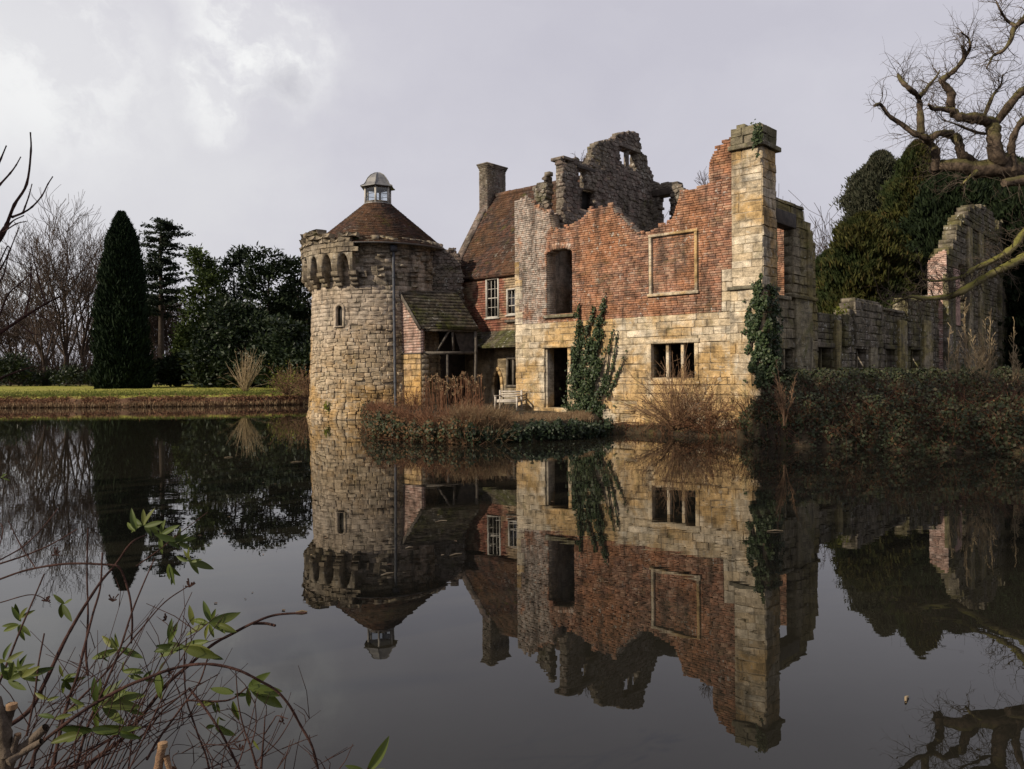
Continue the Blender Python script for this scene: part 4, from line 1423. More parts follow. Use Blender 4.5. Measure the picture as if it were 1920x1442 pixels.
prof = [(0.86, zl1 - 0.03), (0.84, zl1 + 0.01), (0.68, zl1 + 0.09), (0.60, zl1 + 0.2), (0.50, zl1 + 0.40), (0.34, zl1 + 0.57), (0.15, zl2 - 0.03), (0.03, zl2)]
for k in range(NS):
    p0, p1 = offp + 2 * math.pi * k / NS, offp + 2 * math.pi * (k + 1) / NS
    for (R0, z0_), (R1, z1_) in zip(prof[:-1], prof[1:]):
        mb.add([tuple(tpt(p0, R0, z0_)), tuple(tpt(p1, R0, z0_)), tuple(tpt(p1, R1, z1_)), tuple(tpt(p0, R1, z1_))], [(0, 1, 2, 3)])
    mb.add([tuple(tpt(p0, 0.86, zl1 - 0.03)), tuple(tpt(p1, 0.86, zl1 - 0.03)), tuple(tpt(0, 0, zl1 - 0.02))], [(0, 1, 2)])
    mb.tube([tpt(p0, R0 + 0.01, z0_ + 0.008) for R0, z0_ in prof], 0.018, 5)
mb.build('lead_dome', M['lead'], lan)

# rainwater pipe
pp = math.asin((at(739, 600, 35).x - TX) / 3.2)
mb = MB()
mb.tube([tpt(pp, TR(z_) + 0.11, z_) for z_ in np.linspace(0.6, Z_P - 0.3, 12)], 0.065, 8)
for z_ in (1.6, 3.2, 4.8, 6.2):
    mb.tube([tpt(pp, TR(z_) + 0.11, z_), tpt(pp, TR(z_) + 0.11, z_ + 0.09)], 0.085, 8)
mb.build('drainpipe', M['iron'], tower, smooth=True)
mb = MB(); mb.box(Plane(tpt(pp, TR(7.4) - 0.02, 0), Vector((math.cos(pp), math.sin(pp), 0))), -0.14, 0.14, 0.0, 0.26, 7.35, 7.62); mb.build('rainwater_head', M['iron'], tower)


# ---------------------------------------------------------------- the tile-hung house between tower and ruin
r = rs(51)
HP = at(930, 703, 36.0)
HW = Plane(HP, FW.d)
house = thing('tile_hung_house', HW.pt(0, 0, 0.6), 'red tile-hung house with steep tiled roof and white sash windows beside the tower', 'house')
s_g = (Vector((G.p.x, G.p.y, 0)) - HW.p).dot(HW.d) - 0.52       # the cross gable closes the house on the right
hs0, hs1 = HW.sz(838, 600)[0], s_g
z_ev = (HW.sz(860, 521)[1] + HW.sz(965, 507)[1]) / 2
z_sk = HW.sz(930, 624)[1]
big = HW.rect(912, 522, 936, 596)
sml = HW.rect(951, 541, 973, 590)
z_g = 0.5
wdoor = HW.rect(921, 690, 938, 758)
gwin = HW.rect(946, 673, 972, 722)
hp = archpoly(wdoor[0], wdoor[1], 0.5, wdoor[3], (wdoor[1] - wdoor[0]) * 0.95, 10)
# pointed arch
cx, hw = (wdoor[0] + wdoor[1]) / 2, (wdoor[1] - wdoor[0]) / 2
hp = [(wdoor[0], 0.5), (wdoor[1], 0.5), (wdoor[1], wdoor[3] - 0.75), (wdoor[1] - hw * 0.18, wdoor[3] - 0.4), (cx + hw * 0.38, wdoor[3] - 0.15), (cx, wdoor[3]), (cx - hw * 0.38, wdoor[3] - 0.15), (wdoor[0] + hw * 0.18, wdoor[3] - 0.4), (wdoor[0], wdoor[3] - 0.75)]
c1 = courses([rectpoly(hs0, hs1, z_sk, z_ev), rectpoly(*big), rectpoly(*sml)], z_sk, z_ev, 0.11, r)
mb = MB(); core(mb, HW, c1, 0.35, 0.04, 0)
up = mb.build('upper_wall', M['tile_hung'], house)
mb = MB()
for (a, b, z0, z1) in pieces(c1, 0.165, 0.175, r):
    o0 = 0.035 + r.normal() * 0.004
    V = [HW.pt(a + 0.003, o0, z0 - 0.012), HW.pt(b - 0.003, o0, z0 - 0.012), HW.pt(b - 0.003, -0.005, z1), HW.pt(a + 0.003, -0.005, z1), HW.pt(a + 0.003, -0.03, z0 - 0.012), HW.pt(b - 0.003, -0.03, z0 - 0.012)]
    mb.add([tuple(v) for v in V], [(0, 1, 2, 3), (4, 5, 1, 0)], r.random())
tag(mb.build('hung_tile', M['tile_hung'], up), kind='stuff')
GWp = HW.shifted(-0.15)
c2 = courses([rectpoly(hs0, hs1, 0.0, z_sk), hp, rectpoly(*gwin)], 0.0, z_sk, 0.06, r)
mb = MB(); core(mb, GWp, c2, 0.4, 0.0, 0)
gp = mb.build('lower_wall', M['plaster'], house)
mb = MB(); mb.box(GWp, wdoor[0] - 0.1, wdoor[1] + 0.1, -0.36, -0.30, 0.4, wdoor[3] + 0.05)
dr = mb.build('door', M['wood_dark'], house)
mb = MB()
for i in range(len(hp)):
    j = (i + 1) % len(hp)
    if i == 0: continue
    mb.bar(GWp.pt(hp[i][0], 0.02, hp[i][1]), GWp.pt(hp[j][0], 0.02, hp[j][1]), 0.13, 0.1, up=GWp.n)
mb.build('door_surround', M['ashlar'], house)


def sash(pl, rc, cols, rows, parent, fw=0.06):
    s0, s1, z0, z1 = rc
    mb = MB()
    for a, b, c, d_ in ((s0, s0 + fw, z0, z1), (s1 - fw, s1, z0, z1), (s0 + fw, s1 - fw, z1 - fw, z1), (s0 + fw, s1 - fw, z0, z0 + fw)):
        mb.box(pl, a, b, -0.08, 0.055, c, d_)
    mb.box(pl, s0 - 0.05, s1 + 0.05, -0.05, 0.10, z0 - 0.06, z0 - 0.003)
    wn = mb.build('sash_window', M['paint_white'], parent)
    mb = MB()
    i0, i1, j0, j1 = s0 + fw, s1 - fw, z0 + fw, z1 - fw
    for k in range(1, cols):
        s = i0 + (i1 - i0) * k / cols
        mb.box(pl, s - 0.010, s + 0.010, -0.05, -0.02, j0, j1)
    for k in range(1, rows):
        z_ = j0 + (j1 - j0) * k / rows
        t_ = 0.022 if k == rows // 2 else 0.010
        mb.box(pl, i0, i1, -0.052, -0.015, z_ - t_, z_ + t_)
    mb.build('glazing_bar', M['paint_white'], wn)
    for i in range(cols):
        for j in range(rows):
            a, b = i0 + (i1 - i0) * i / cols, i0 + (i1 - i0) * (i + 1) / cols
            c, d_ = j0 + (j1 - j0) * j / rows, j0 + (j1 - j0) * (j + 1) / rows
            tl = r.normal() * 0.006
            m_ = MB(); m_.add([tuple(pl.pt(a, -0.04 + tl, c)), tuple(pl.pt(b, -0.04, c)), tuple(pl.pt(b, -0.04 - tl, d_)), tuple(pl.pt(a, -0.04, d_))], [(0, 1, 2, 3)])
            m_.build('pane', M['glass'], wn)
    m_ = MB(); m_.box(pl, s0, s1, -0.5, -0.45, z0 - 0.1, z1 + 0.1); m_.build('dark_room_board', M['black'], wn)  # black board in place of the unlit room behind the panes


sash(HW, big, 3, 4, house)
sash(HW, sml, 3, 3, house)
mb = MB()
for a, b, c, d_ in ((gwin[0], gwin[0] + 0.08, gwin[2], gwin[3]), (gwin[1] - 0.08, gwin[1], gwin[2], gwin[3]), (gwin[0], gwin[1], gwin[3], gwin[3] + 0.12), (gwin[0] - 0.05, gwin[1], gwin[2] - 0.1, gwin[2])):
    mb.box(GWp, a + 0.002, b - 0.002, -0.1, 0.05, c, d_)
smm = (gwin[0] + gwin[1]) / 2 - 0.05
mb.box(GWp, smm - 0.05, smm + 0.05, -0.12, 0.0, gwin[2], gwin[3])
gw_ = mb.build('lower_window', M['wood_grey'], house)
m_ = MB(); m_.add([tuple(GWp.pt(a, -0.08, c)) for a, c in ((gwin[0], gwin[2]), (gwin[1], gwin[2]), (gwin[1], gwin[3]), (gwin[0], gwin[3]))], [(0, 1, 2, 3)]); m_.build('pane', M['glass'], gw_)
m_ = MB(); m_.box(GWp, gwin[0] - 0.1, gwin[1] + 0.1, -0.6, -0.5, gwin[2] - 0.1, gwin[3] + 0.1); m_.build('dark_room_board', M['black'], gw_)  # room's darkness painted as a black board behind the glass
part_box('bracket', HW, HW.sz(950, 600)[0], HW.sz(975, 600)[0], 0.0, 0.16, HW.sz(960, 602)[1] - 0.06, HW.sz(960, 600)[1], M['wood_grey'], house)


def tiled(mb, o, u, v, ulen, vlen, tw, tv, r, lift=0.02, clip=None, thick=0.018):
    """tile courses on the plane o + a*u + b*v; clip(a, b) keeps a tile"""
    n = u.cross(v).normalized()
    if n.z < 0:
        n = -n
    k = 0
    b = 0.0
    while b < vlen:
        a = -(k % 2) * tw / 2
        while a < ulen:
            a0, a1 = max(a, 0) + 0.004, min(a + tw, ulen) - 0.004
            if a1 - a0 > 0.03 and (clip is None or clip((a0 + a1) / 2, b)):
                b1 = min(b + tv * 1.35, vlen + 0.02)
                j = lift + r.normal() * 0.006
                dj = r.normal() * 0.008
                V = [o + u * a0 + v * (b + dj) + n * (j + thick), o + u * a1 + v * (b + dj) + n * (j + thick + r.normal() * 0.003), o + u * a1 + v * b1 + n * (0.004), o + u * a0 + v * b1 + n * 0.004,
                     o + u * a0 + v * (b + dj) + n * (j - 0.01), o + u * a1 + v * (b + dj) + n * (j - 0.01)]
                mb.add([tuple(q) for q in V], [(0, 1, 2, 3), (4, 5, 1, 0)], r.random())
            a += tw
        b += tv
        k += 1


# main roof: eaves to ridge
run = 2.7
inn = -HW.n
# ridge height from the photograph at x=1000
ev0 = HW.pt(0, 0.18, z_ev)
a_, b_ = ray(1000, 353)
RP = HW.shifted(-run)
z_rg = RP.sz(1000, 353)[1]
s_v = RP.sz(923, 388)[0]                       # the verge at the chimney end
vdir = Vector((inn.x * (run + 0.18), inn.y * (run + 0.18), z_rg - z_ev + 0.12))
vl = vdir.length
vdir.normalize()
ro = HW.pt(s_v, 0.18, z_ev - 0.12)
ul = hs1 - s_v
mb = MB()
V = [ro, ro + HW.d * ul, ro + HW.d * ul + vdir * vl, ro + vdir * vl]
V2 = [p + inn * 0.12 - Vector((0, 0, 0.14)) for p in V]
rb = ro + inn * (2 * run + 0.36)
V3 = [rb, rb + HW.d * ul]
mb.add([tuple(p) for p in V + V2 + V3], [(0, 1, 2, 3), (4, 7, 6, 5), (0, 4, 5, 1), (0, 3, 7, 4), (3, 2, 9, 8)])
rf = mb.build('main_roof', M['tile_red'], house)
mb = MB()
tiled(mb, ro, HW.d, vdir, ul, vl, 0.19, 0.15, r)
tag(mb.build('roof_tile', M['tile_red'], rf), kind='stuff')
mb = MB()
for k in range(int(ul / 0.42)):
    c = ro + vdir * vl + HW.d * (0.42 * k)
    mb.tube([c + Vector((0, 0, 0.0)), c + HW.d * 0.41 + Vector((0, 0, r.normal() * 0.01))], 0.13, 7, r.random())
mb.build('ridge_tile', M['tile_red'], rf)
mb = MB()
nn = HW.d.cross(vdir).normalized()
mb.bar(ro + vdir * 0.0 - HW.d * 0.12 + Vector((0, 0, 0.02)), ro + vdir * (vl + 0.1) - HW.d * 0.12 + Vector((0, 0, 0.02)), 0.36, 0.22, up=(0.3, 0.3, 1))
mb.build('verge_coping', M['gable_stone'], rf)
# gable end wall below the verge
mb = MB()
ge = HW.pt(s_v, 0, 0)
q0, q1, q2 = HW.pt(s_v, 0.0, 0), HW.pt(s_v, -2 * run, 0), 0
V = [HW.pt(s_v - 0.2, 0, 0.3), HW.pt(s_v - 0.2, -2 * run, 0.3), HW.pt(s_v - 0.2, -2 * run, z_ev - 0.1), HW.pt(s_v - 0.2, -run, z_rg - 0.15), HW.pt(s_v - 0.2, 0, z_ev - 0.1)]
V2 = [p + HW.d * 0.3 for p in V]
mb.add([tuple(p) for p in V + V2], [(0, 1, 2, 4), (5, 9, 7, 6)])
mb.add([tuple(p) for p in V + V2], [(2, 3, 4), (7, 9, 8)])
mb.build('gable_end', M['gable_stone'], house)
part_box('fascia', HW, hs0 + 1.2, hs1 - 0.2, 0.06, 0.12, z_ev - 0.13, z_ev - 0.03, M['paint_white'], house)
# chimney on the gable
ch = MB()
CP = Plane(RP.pt(RP.sz(928, 380)[0], 0.55, 0), RT.d)      # right-hand face, running back
ztc = CP.sz(945, 322)[1]
zbc = z_rg - 1.6
cl = 1.35
chc = courses([rectpoly(0, cl, zbc, ztc)], zbc, ztc, 0.075, r)
ch.box(CP, 0.01, cl - 0.01, -0.54, -0.01, zbc, ztc + 0.2)
chim = ch.build('chimney', M['mortar'], house)
mb = MB()
brick_face(mb, CP, chc, r)
CP2 = Plane(CP.pt(0, -0.55, 0), CP.n)
brick_face(mb, CP2, courses([rectpoly(0, 0.55, zbc, ztc)], zbc, ztc, 0.075, r), r)
for k in range(3):
    e = 0.03 + 0.03 * k
    mb.box(CP, -e, cl + e, -0.55 - e, e, ztc + 0.075 * k + 0.003, ztc + 0.075 * (k + 1), r.random())
tag(mb.build('chimney_brick', M['gable_stone'], chim), kind='stuff')

# pent roof between the storeys
pz1, pz0 = z_sk + 0.06, HW.sz(930, 651)[1]
ps0, ps1 = HW.sz(880, 640)[0], min(hs1, HW.sz(985, 640)[0])
po = HW.pt(ps0, 0.62, pz0)
pv = Vector((inn.x * 0.62, inn.y * 0.62, pz1 - pz0)); pvl = pv.length; pv.normalize()
mb = MB()
V = [po, po + HW.d * (ps1 - ps0), po + HW.d * (ps1 - ps0) + pv * pvl, po + pv * pvl]
V += [p - Vector((0, 0, 0.07)) for p in V]
mb.add([tuple(p) for p in V], [(0, 1, 2, 3), (4, 7, 6, 5), (0, 4, 5, 1), (0, 3, 7, 4)])
pr = mb.build('pent_roof', M['tile_moss'], house)
mb = MB(); tiled(mb, po, HW.d, pv, ps1 - ps0, pvl, 0.19, 0.13, r)
tag(mb.build('roof_tile', M['tile_moss'], pr), kind='stuff')

# ---------------------------------------------------------------- open lean-to against the tower
r = rs(61)
L0 = at(789, 614, 34.4)          # eaves, left end
L1 = at(897, 614, 35.6)          # eaves, right end
zle = (L0.z + L1.z) / 2
L0.z = L1.z = zle
T0 = at(749, 550, 35.35)         # top of the verge by the pipe
T1 = at(846, 546, 37.3)
zlt = (T0.z + T1.z) / 2
T0.z = T1.z = zlt
shed = thing('lean_to', Vector(((L0.x + L1.x) / 2, 35.2, 0.6)), 'open lean-to with mossy stone-tiled roof and pink tile-hung gable against the tower', 'shed')
uu = (L1 - L0); ulen = uu.length; uu.normalize()
vv = (T0 - L0); vlen = vv.length; vv.normalize()
mb = MB()
V = [L0, L1, T1, T0]
V += [p - Vector((0, 0, 0.1)) for p in V]
mb.add([tuple(p) for p in V], [(0, 1, 2, 3), (4, 7, 6, 5), (0, 4, 5, 1), (0, 3, 7, 4), (1, 5, 6, 2), (3, 2, 6, 7)])
lr = mb.build('shed_roof', M['tile_moss'], shed)
mb = MB(); tiled(mb, L0, uu, vv, ulen, vlen, 0.24, 0.19, r, 0.03)
tag(mb.build('roof_slab', M['tile_moss'], lr), kind='stuff')
# side wall: tile hung above, ochre stone below
S0, S1 = Vector((T0.x, T0.y, 0)), Vector((L0.x, L0.y, 0))
SW = Plane(S0, S1 - S0)
sl = (S1 - S0).length
zsp_ = SW.sz(770, 662)[1]
so = [(0, zsp_), (sl, zsp_), (sl, zle - 0.05), (0, zlt - 0.05)]
c3 = courses([so], zsp_, zlt - 0.05, 0.12, r)
mb = MB(); core(mb, SW, c3, 0.2, 0.03, 0)
sw = mb.build('side_wall', M['tile_hung_pink'], shed)
mb = MB()
for (a, b, z0, z1) in pieces(c3, 0.17, 0.18, r):
    V = [SW.pt(a + 0.003, 0.03, z0 - 0.01), SW.pt(b - 0.003, 0.03, z0 - 0.01), SW.pt(b - 0.003, -0.005, z1), SW.pt(a + 0.003, -0.005, z1), SW.pt(a, -0.03, z0 - 0.01), SW.pt(b, -0.03, z0 - 0.01)]
    mb.add([tuple(v) for v in V], [(0, 1, 2, 3), (4, 5, 1, 0)], r.random())
tag(mb.build('hung_tile', M['tile_hung_pink'], sw), kind='stuff')
c4 = courses([rectpoly(0, sl + 0.05, 0.2, zsp_ - 0.05)], 0.2, zsp_ - 0.05, 0.24, r, 0.15)
mb = MB(); core(mb, SW.shifted(0.04), c4, 0.45)
sb = mb.build('stone_base', M['ashlar_joint'], shed)
M['ochre_stone'] = masonry('ochre_stone', [(0.40, 0.27, 0.13), (0.46, 0.32, 0.16), (0.34, 0.22, 0.11), (0.42, 0.30, 0.18)], (0.45, 0.26, 0.08), 0.6, 0.2, 0.1, 0.3)
stone_wall('stone', sb, SW.shifted(0.04), c4, 0.3, 0.6, 'ochre_stone', r, 0.02, 0.015, 0.015)
part_box('sill_beam', SW, -0.02, sl + 0.08, -0.2, 0.08, zsp_ - 0.05, zsp_ - 0.003, M['wood_dark'], shed)
mb = MB(); mb.bar(L0 - vv * 0.05 + SW.n * 0.06 + Vector((0, 0, -0.06)), T0 + SW.n * 0.06 + Vector((0, 0, -0.06)), 0.05, 0.14); mb.build('barge_board', M['wood_grey'], shed)
# timber front
mb = MB()
EPl = Plane(Vector((L0.x, L0.y, 0)), Vector((uu.x, uu.y, 0)))
zb1 = EPl.sz(830, 662)[1]
for a0, a1, nm, rad in (((0.06, 0.6), (0.06, zle - 0.1), 'corner_post', 0.15), ((ulen - 0.1, 0.6), (ulen - 0.1, zle - 0.1), 'post', 0.13), ((0.0, zb1), (ulen, zb1 + 0.02), 'tie_beam', 0.13), ((0.0, zle - 0.12), (ulen, zle - 0.12), 'wall_plate', 0.12),
                        ((0.75, zb1 + 0.05), (1.35, zle - 0.15), 'brace', 0.09), ((1.55, zb1 + 0.05), (1.5, zle - 0.15), 'stud', 0.09), ((1.25, 0.6), (1.25, zb1), 'post', 0.10)):
    mb = MB(); mb.bar(EPl.pt(a0[0], -0.12, a0[1]), EPl.pt(a1[0], -0.12, a1[1]), rad, rad, up=EPl.n); mb.build(nm, M['wood_grey'], shed)
mb = MB()
V = [EPl.pt(1.9, -0.2, zb1 + 0.1), EPl.pt(ulen, -0.2, zb1 + 0.1), EPl.pt(ulen, -0.2, zle - 0.1), EPl.pt(1.6, -0.2, zle - 0.1)]
mb.add([tuple(v) for v in V], [(0, 1, 2, 3)]); mb.build('board_panel', M['wood_dark'], shed)
# its shaded back wall
mb = MB()
mb.box(EPl, -0.3, ulen + 0.3, -2.2, -2.05, 0.3, zle + 0.8); mb.build('back_wall', M['wood_dark'], shed)
# dark link wall between tower and house
lk = MB()
LKP = Plane(at(828, 703, 36.6), (1, 0.05))
kq = LKP.poly([(806, 466), (826, 458), (836, 470), (850, 466), (862, 476), (866, 530), (866, 620), (806, 620)])
rubble_slab('link_wall', LKP, kq, [], 0.6, 'gable_stone', house, r)

# ---------------------------------------------------------------- bench
BPt = at(929, 769, 29.4)
BZ = 0.68
BD = Vector((0.93, -0.36, 0)).normalized()
BPl = Plane(Vector((BPt.x, BPt.y, 0)), BD)
bench = thing('garden_bench', BPl.pt(0.55, -0.2, BZ), 'small pale weathered bench beside the house corner', 'bench')
bl = 0.85
for a in (0.0, bl):
    for o, h in ((0.0, 0.44), (-0.48, 0.66)):
        mb = MB(); mb.box(BPl, a - 0.03, a + 0.03, o - 0.03, o + 0.03, BZ - 0.05, BZ + h); mb.build('leg', M['bench_wood'], bench)
    mb = MB(); mb.box(BPl, a - 0.035, a + 0.035, -0.46, 0.05, BZ + 0.442, BZ + 0.47); mb.build('arm_rest', M['bench_wood'], bench)
for k in range(4):
    mb = MB(); mb.box(BPl, -0.02, bl + 0.02, -0.42 + k * 0.11, -0.42 + k * 0.11 + 0.09, BZ + 0.29, BZ + 0.32); mb.build('seat_slat', M['bench_wood'], bench)
mb = MB(); mb.box(BPl, 0, bl, -0.03, 0.0, BZ + 0.21, BZ + 0.288); mb.build('seat_rail', M['bench_wood'], bench)
for k in range(3):
    mb = MB(); mb.box(BPl, 0.03, bl - 0.03, -0.49, -0.465, BZ + 0.40 + k * 0.09, BZ + 0.455 + k * 0.09); mb.build('back_slat', M['bench_wood'], bench)


# ---------------------------------------------------------------- vegetation builders
def ground_z(x, y):
    """height of the island / right bank under a point"""
    i = int(np.argmin(np.abs(SHX - x) + np.abs(SHY - y) * 0.02))
    e = SHORE[i]
    rw = island_rows(e, 0)
    return float(np.interp(y - e.y, [a for a, _ in rw], [b for _, b in rw]))


def grow_tree(mb, base, H, r, n_main=6, trunk_r=0.2, spread=0.5, up=0.5, levels=3, twigs=6, trunk_frac=0.35, lean=(0, 0), wander=0.18, min_r=0.006, kids=(5, 5, 4)):
    """bare tree; returns nothing, adds straight tapered segments"""
    P0, P1, R0, R1 = [], [], [], []

    def branch(p, d, L, rad, lvl):
        n = 4 if lvl < 2 else 3
        step = L / n
        pts = [p]
        for i in range(n):
            d = d + r.normal(size=3) * wander + np.array([0, 0, up * 0.12])
            d = d / np.linalg.norm(d)
            q = pts[-1] + d * step
            a, b = rad * (1 - 0.75 * i / n), rad * (1 - 0.75 * (i + 1) / n)
            P0.append(pts[-1]); P1.append(q); R0.append(max(a, min_r)); R1.append(max(b, min_r))
            pts.append(q)
        if lvl >= levels:
            return
        nk = kids[min(lvl, len(kids) - 1)]
        for k in range(nk):
            f = r.uniform(0.25, 1.0) * n
            i = min(int(f), n - 1)
            q = pts[i] + (pts[i + 1] - pts[i]) * (f - i)
            side = r.normal(size=3)
            side -= d * side.dot(d)
            side /= np.linalg.norm(side) + 1e-6
            nd = d * 0.75 + side * r.uniform(0.45, 0.9) + np.array([0, 0, up * 0.35])
            nd /= np.linalg.norm(nd)
            branch(q, nd, L * r.uniform(0.42, 0.68), max(rad * 0.42, min_r), lvl + 1)

    base = np.array(base, float)
    th = H * trunk_frac
    p, d = base.copy(), np.array([lean[0], lean[1], 1.0])
    d /= np.linalg.norm(d)
    for i in range(4):
        q = p + d * th / 4
        P0.append(p); P1.append(q); R0.append(trunk_r * (1 - 0.08 * i)); R1.append(trunk_r * (1 - 0.08 * (i + 1)))
        p = q
        d = d + r.normal(size=3) * 0.05
        d /= np.linalg.norm(d)
    for k in range(n_main):
        a = 2 * math.pi * (k + r.uniform(-0.3, 0.3)) / n_main
        nd = np.array([math.cos(a) * spread, math.sin(a) * spread, 1.0]) * 1.0
        if k == 0:
            nd = np.array([0.05, 0.05, 1.0])
        nd /= np.linalg.norm(nd)
        branch(base + (p - base) * r.uniform(0.6, 1.0), nd, (H - th) * r.uniform(0.55, 0.85), trunk_r * 0.5, 1)
    P0, P1, R0, R1 = map(np.array, (P0, P1, R0, R1))
    bigm = R0 > 0.05
    mb.segs(P0[bigm], P1[bigm], R0[bigm], R1[bigm], 6, 0.3)
    mb.segs(P0[~bigm], P1[~bigm], R0[~bigm], R1[~bigm], 3, 0.6)


def bare_tree(name, base, H, seed, label, matn='bark_far', group=None, **kw):
    r = rs(seed)
    t = thing(name, base, label, 'tree', group)
    mb = MB()
    tr = kw.get('trunk_r', 0.2)
    mb.tube([Vector(base) - Vector((0, 0, 0.3)), Vector(base) + Vector((0, 0, 0.4)), Vector(base) + Vector((0, 0, 1.2))], [tr * 1.5, tr * 1.1, tr], 8)
    mb.build('trunk', M[matn], t)
    mb = MB()
    grow_tree(mb, base, H, r, **kw)
    tag(mb.build('branches', M[matn], t), kind=None)
    return t


def column_conifer(name, base, H, R, seed, label, matn, n=26000, taper=1.0, leaf=0.3, group=None, lump=0.12, profile=None, trunk='bark_dark', solid=True):
    r = rs(seed)
    t = thing(name, base, label, 'tree', group)
    base = np.array(base, float)
    if profile is None:
        profile = ([0, 0.04, 0.2, 0.5, 0.75, 0.9, 0.97, 1.0], [0.85, 0.98, 1.0, 0.88, 0.66, 0.42, 0.2, 0.03])

    ph = r.uniform(0, 6.28, 8)

    def env(tt, a):
        e = np.interp(tt, *profile) * R
        l = np.sin(a * 3 + ph[0] + tt * 9) * 0.5 + np.sin(a * 5 + ph[1] - tt * 17) * 0.35 + np.sin(a * 2 + tt * 31 + ph[2]) * 0.3 + np.sin(a * 8 + tt * 43 + ph[3]) * 0.3 + np.sin(a * 13 - tt * 71 + ph[4]) * 0.25 + np.sin(a * 2 + tt * 60 + ph[5]) * 0.3
        return e * (1 + lump * l)

    tt = r.uniform(0, 1, n) ** 0.85
    a = r.uniform(0, 2 * np.pi, n)
    q = 1 - np.abs(r.normal(0, 0.16, n))
    rad = env(tt, a) * q
    C = np.stack([np.cos(a) * rad, np.sin(a) * rad, tt * H], 1) + base
    out = np.stack([np.cos(a), np.sin(a), np.full(n, 0.0)], 1)
    U = unit(out * 0.6 + np.array([0, 0, 0.75]) + r.normal(size=(n, 3)) * 0.35)
    W = perp(U, r)
    mb = MB()
    sz = leaf * r.uniform(0.5, 1.4, n)
    mb.leaves(C, U, W, sz, sz * 0.4, r.uniform(0, 1, n))
    # loose tips breaking the outline
    k = n // 7
    tt = r.uniform(0.05, 1, k); a = r.uniform(0, 2 * np.pi, k)
    rad = env(tt, a) * r.uniform(0.95, 1.16, k) + 0.06
    C = np.stack([np.cos(a) * rad, np.sin(a) * rad, tt * H], 1) + base
    U = unit(np.stack([np.cos(a) * 0.5, np.sin(a) * 0.5, np.full(k, 0.9)], 1) + r.normal(size=(k, 3)) * 0.3)
    mb.leaves(C, U, perp(U, r), leaf * r.uniform(0.7, 1.6, k), leaf * 0.3, r.uniform(0, 1, k))
    # inner shell so that no sky shows through the middle
    na, nh = 28, 26 if solid else 0
    V = []
    for j in range(nh + 1 if solid else 0):
        for i in range(na):
            aa, tj = 2 * np.pi * i / na, j / nh
            e = float(env(np.array([tj]), np.array([aa]))[0]) * 0.72
            V.append((base[0] + math.cos(aa) * e, base[1] + math.sin(aa) * e, base[2] + tj * H * 0.97))
    if solid:
        mb.add(V, [(j * na + i, j * na + (i + 1) % na, (j + 1) * na + (i + 1) % na, (j + 1) * na + i) for j in range(nh) for i in range(na)], 0.0)
    mb.build('crown', M[matn], t)
    mb = MB(); mb.tube([base - (0, 0, 0.3), base + (0, 0, H * 0.5), base + (0, 0, H * 0.9)], [R * 0.12, R * 0.08, 0.04], 8)
    mb.build('trunk', M[trunk], t)
    return t


def clump_tree(name, base, clumps, seed, label, matn, leaf=0.28, dens=26, group=None, cat='tree', trunk_r=0.25, droop=0.0, flat=1.0, shell=0.22, core_k=0.74):
    """crown = many uneven leaf clumps; clumps: (dx, dy, z, rx, rz)"""
    r = rs(seed)
    t = thing(name, base, label, cat, group)
    base = np.array(base, float)
    mb = MB()
    for (dx, dy, z, rx, rz) in clumps:
        c = base + (dx, dy, z)
        n = int(dens * 4 * rx * rz / (leaf * leaf) * 0.09) + 60
        D = rand_dirs(r, n)
        lum = 1 + 0.16 * np.sin(D[:, 0] * 7 + r.uniform(0, 6)) * np.sin(D[:, 2] * 6 + r.uniform(0, 6)) + 0.1 * np.sin(D[:, 1] * 11 + D[:, 0] * 5)
        q = (1 - np.abs(r.normal(0, shell, n))) * lum
        C = c + D * q[:, None] * np.array([rx, rx, rz])
        U = unit(D * np.array([1, 1, 0.6]) + np.array([0, 0, 0.35 - droop]) + r.normal(size=(n, 3)) * 0.45)
        s = leaf * r.uniform(0.5, 1.5, n)
        mb.leaves(C, U, perp(U, r), s, s * 0.45 * flat, r.uniform(0, 1, n))
        if core_k:
            na, nh = 10, 7
            V = [(c[0] + math.cos(6.283 * i / na) * math.sin(math.pi * j / nh) * rx * core_k, c[1] + math.sin(6.283 * i / na) * math.sin(math.pi * j / nh) * rx * core_k, c[2] - math.cos(math.pi * j / nh) * rz * core_k) for j in range(nh + 1) for i in range(na)]
            mb.add(V, [(j * na + i, j * na + (i + 1) % na, (j + 1) * na + (i + 1) % na, (j + 1) * na + i) for j in range(nh) for i in range(na)], 0.0)
    mb.build('crown' if cat == 'tree' else 'foliage', M[matn], t)
    mb = MB()
    zt2 = max(c[2] for c in clumps)
    mb.tube([base - (0, 0, 0.3), base + (0, 0, zt2 * 0.4), base + (0, 0, zt2 * 0.8)], [trunk_r, trunk_r * 0.7, trunk_r * 0.3], 7)
    for (dx, dy, z, rx, rz) in clumps[:10]:
        mb.tube([base + (0, 0, z * 0.45), base + (dx * 0.5, dy * 0.5, z * 0.75), base + (dx, dy, z)], [trunk_r * 0.4, trunk_r * 0.28, trunk_r * 0.1], 5)
    mb.build('trunk', M['bark_dark'], t)
    return t


def on_lawn(x, y, Y):
    p = at(x, y, Y)
    return (p.x, p.y, 1.05)


# ---------------------------------------------------------------- far left: trees on the lawn
LZ = 1.05
b = at(230, 728, 66)
column_conifer('cypress_tree', (b.x, b.y, 0.9), at(232, 399, 66).z - 0.9, 2.05, 101, 'tall dark columnar cypress standing alone on the lawn', 'cypress', 52000, leaf=0.40, lump=0.13, profile=([0, 0.05, 0.3, 0.55, 0.72, 0.82, 0.9, 0.96, 1.0], [0.95, 1.0, 0.9, 0.8, 0.66, 0.52, 0.37, 0.21, 0.05]))

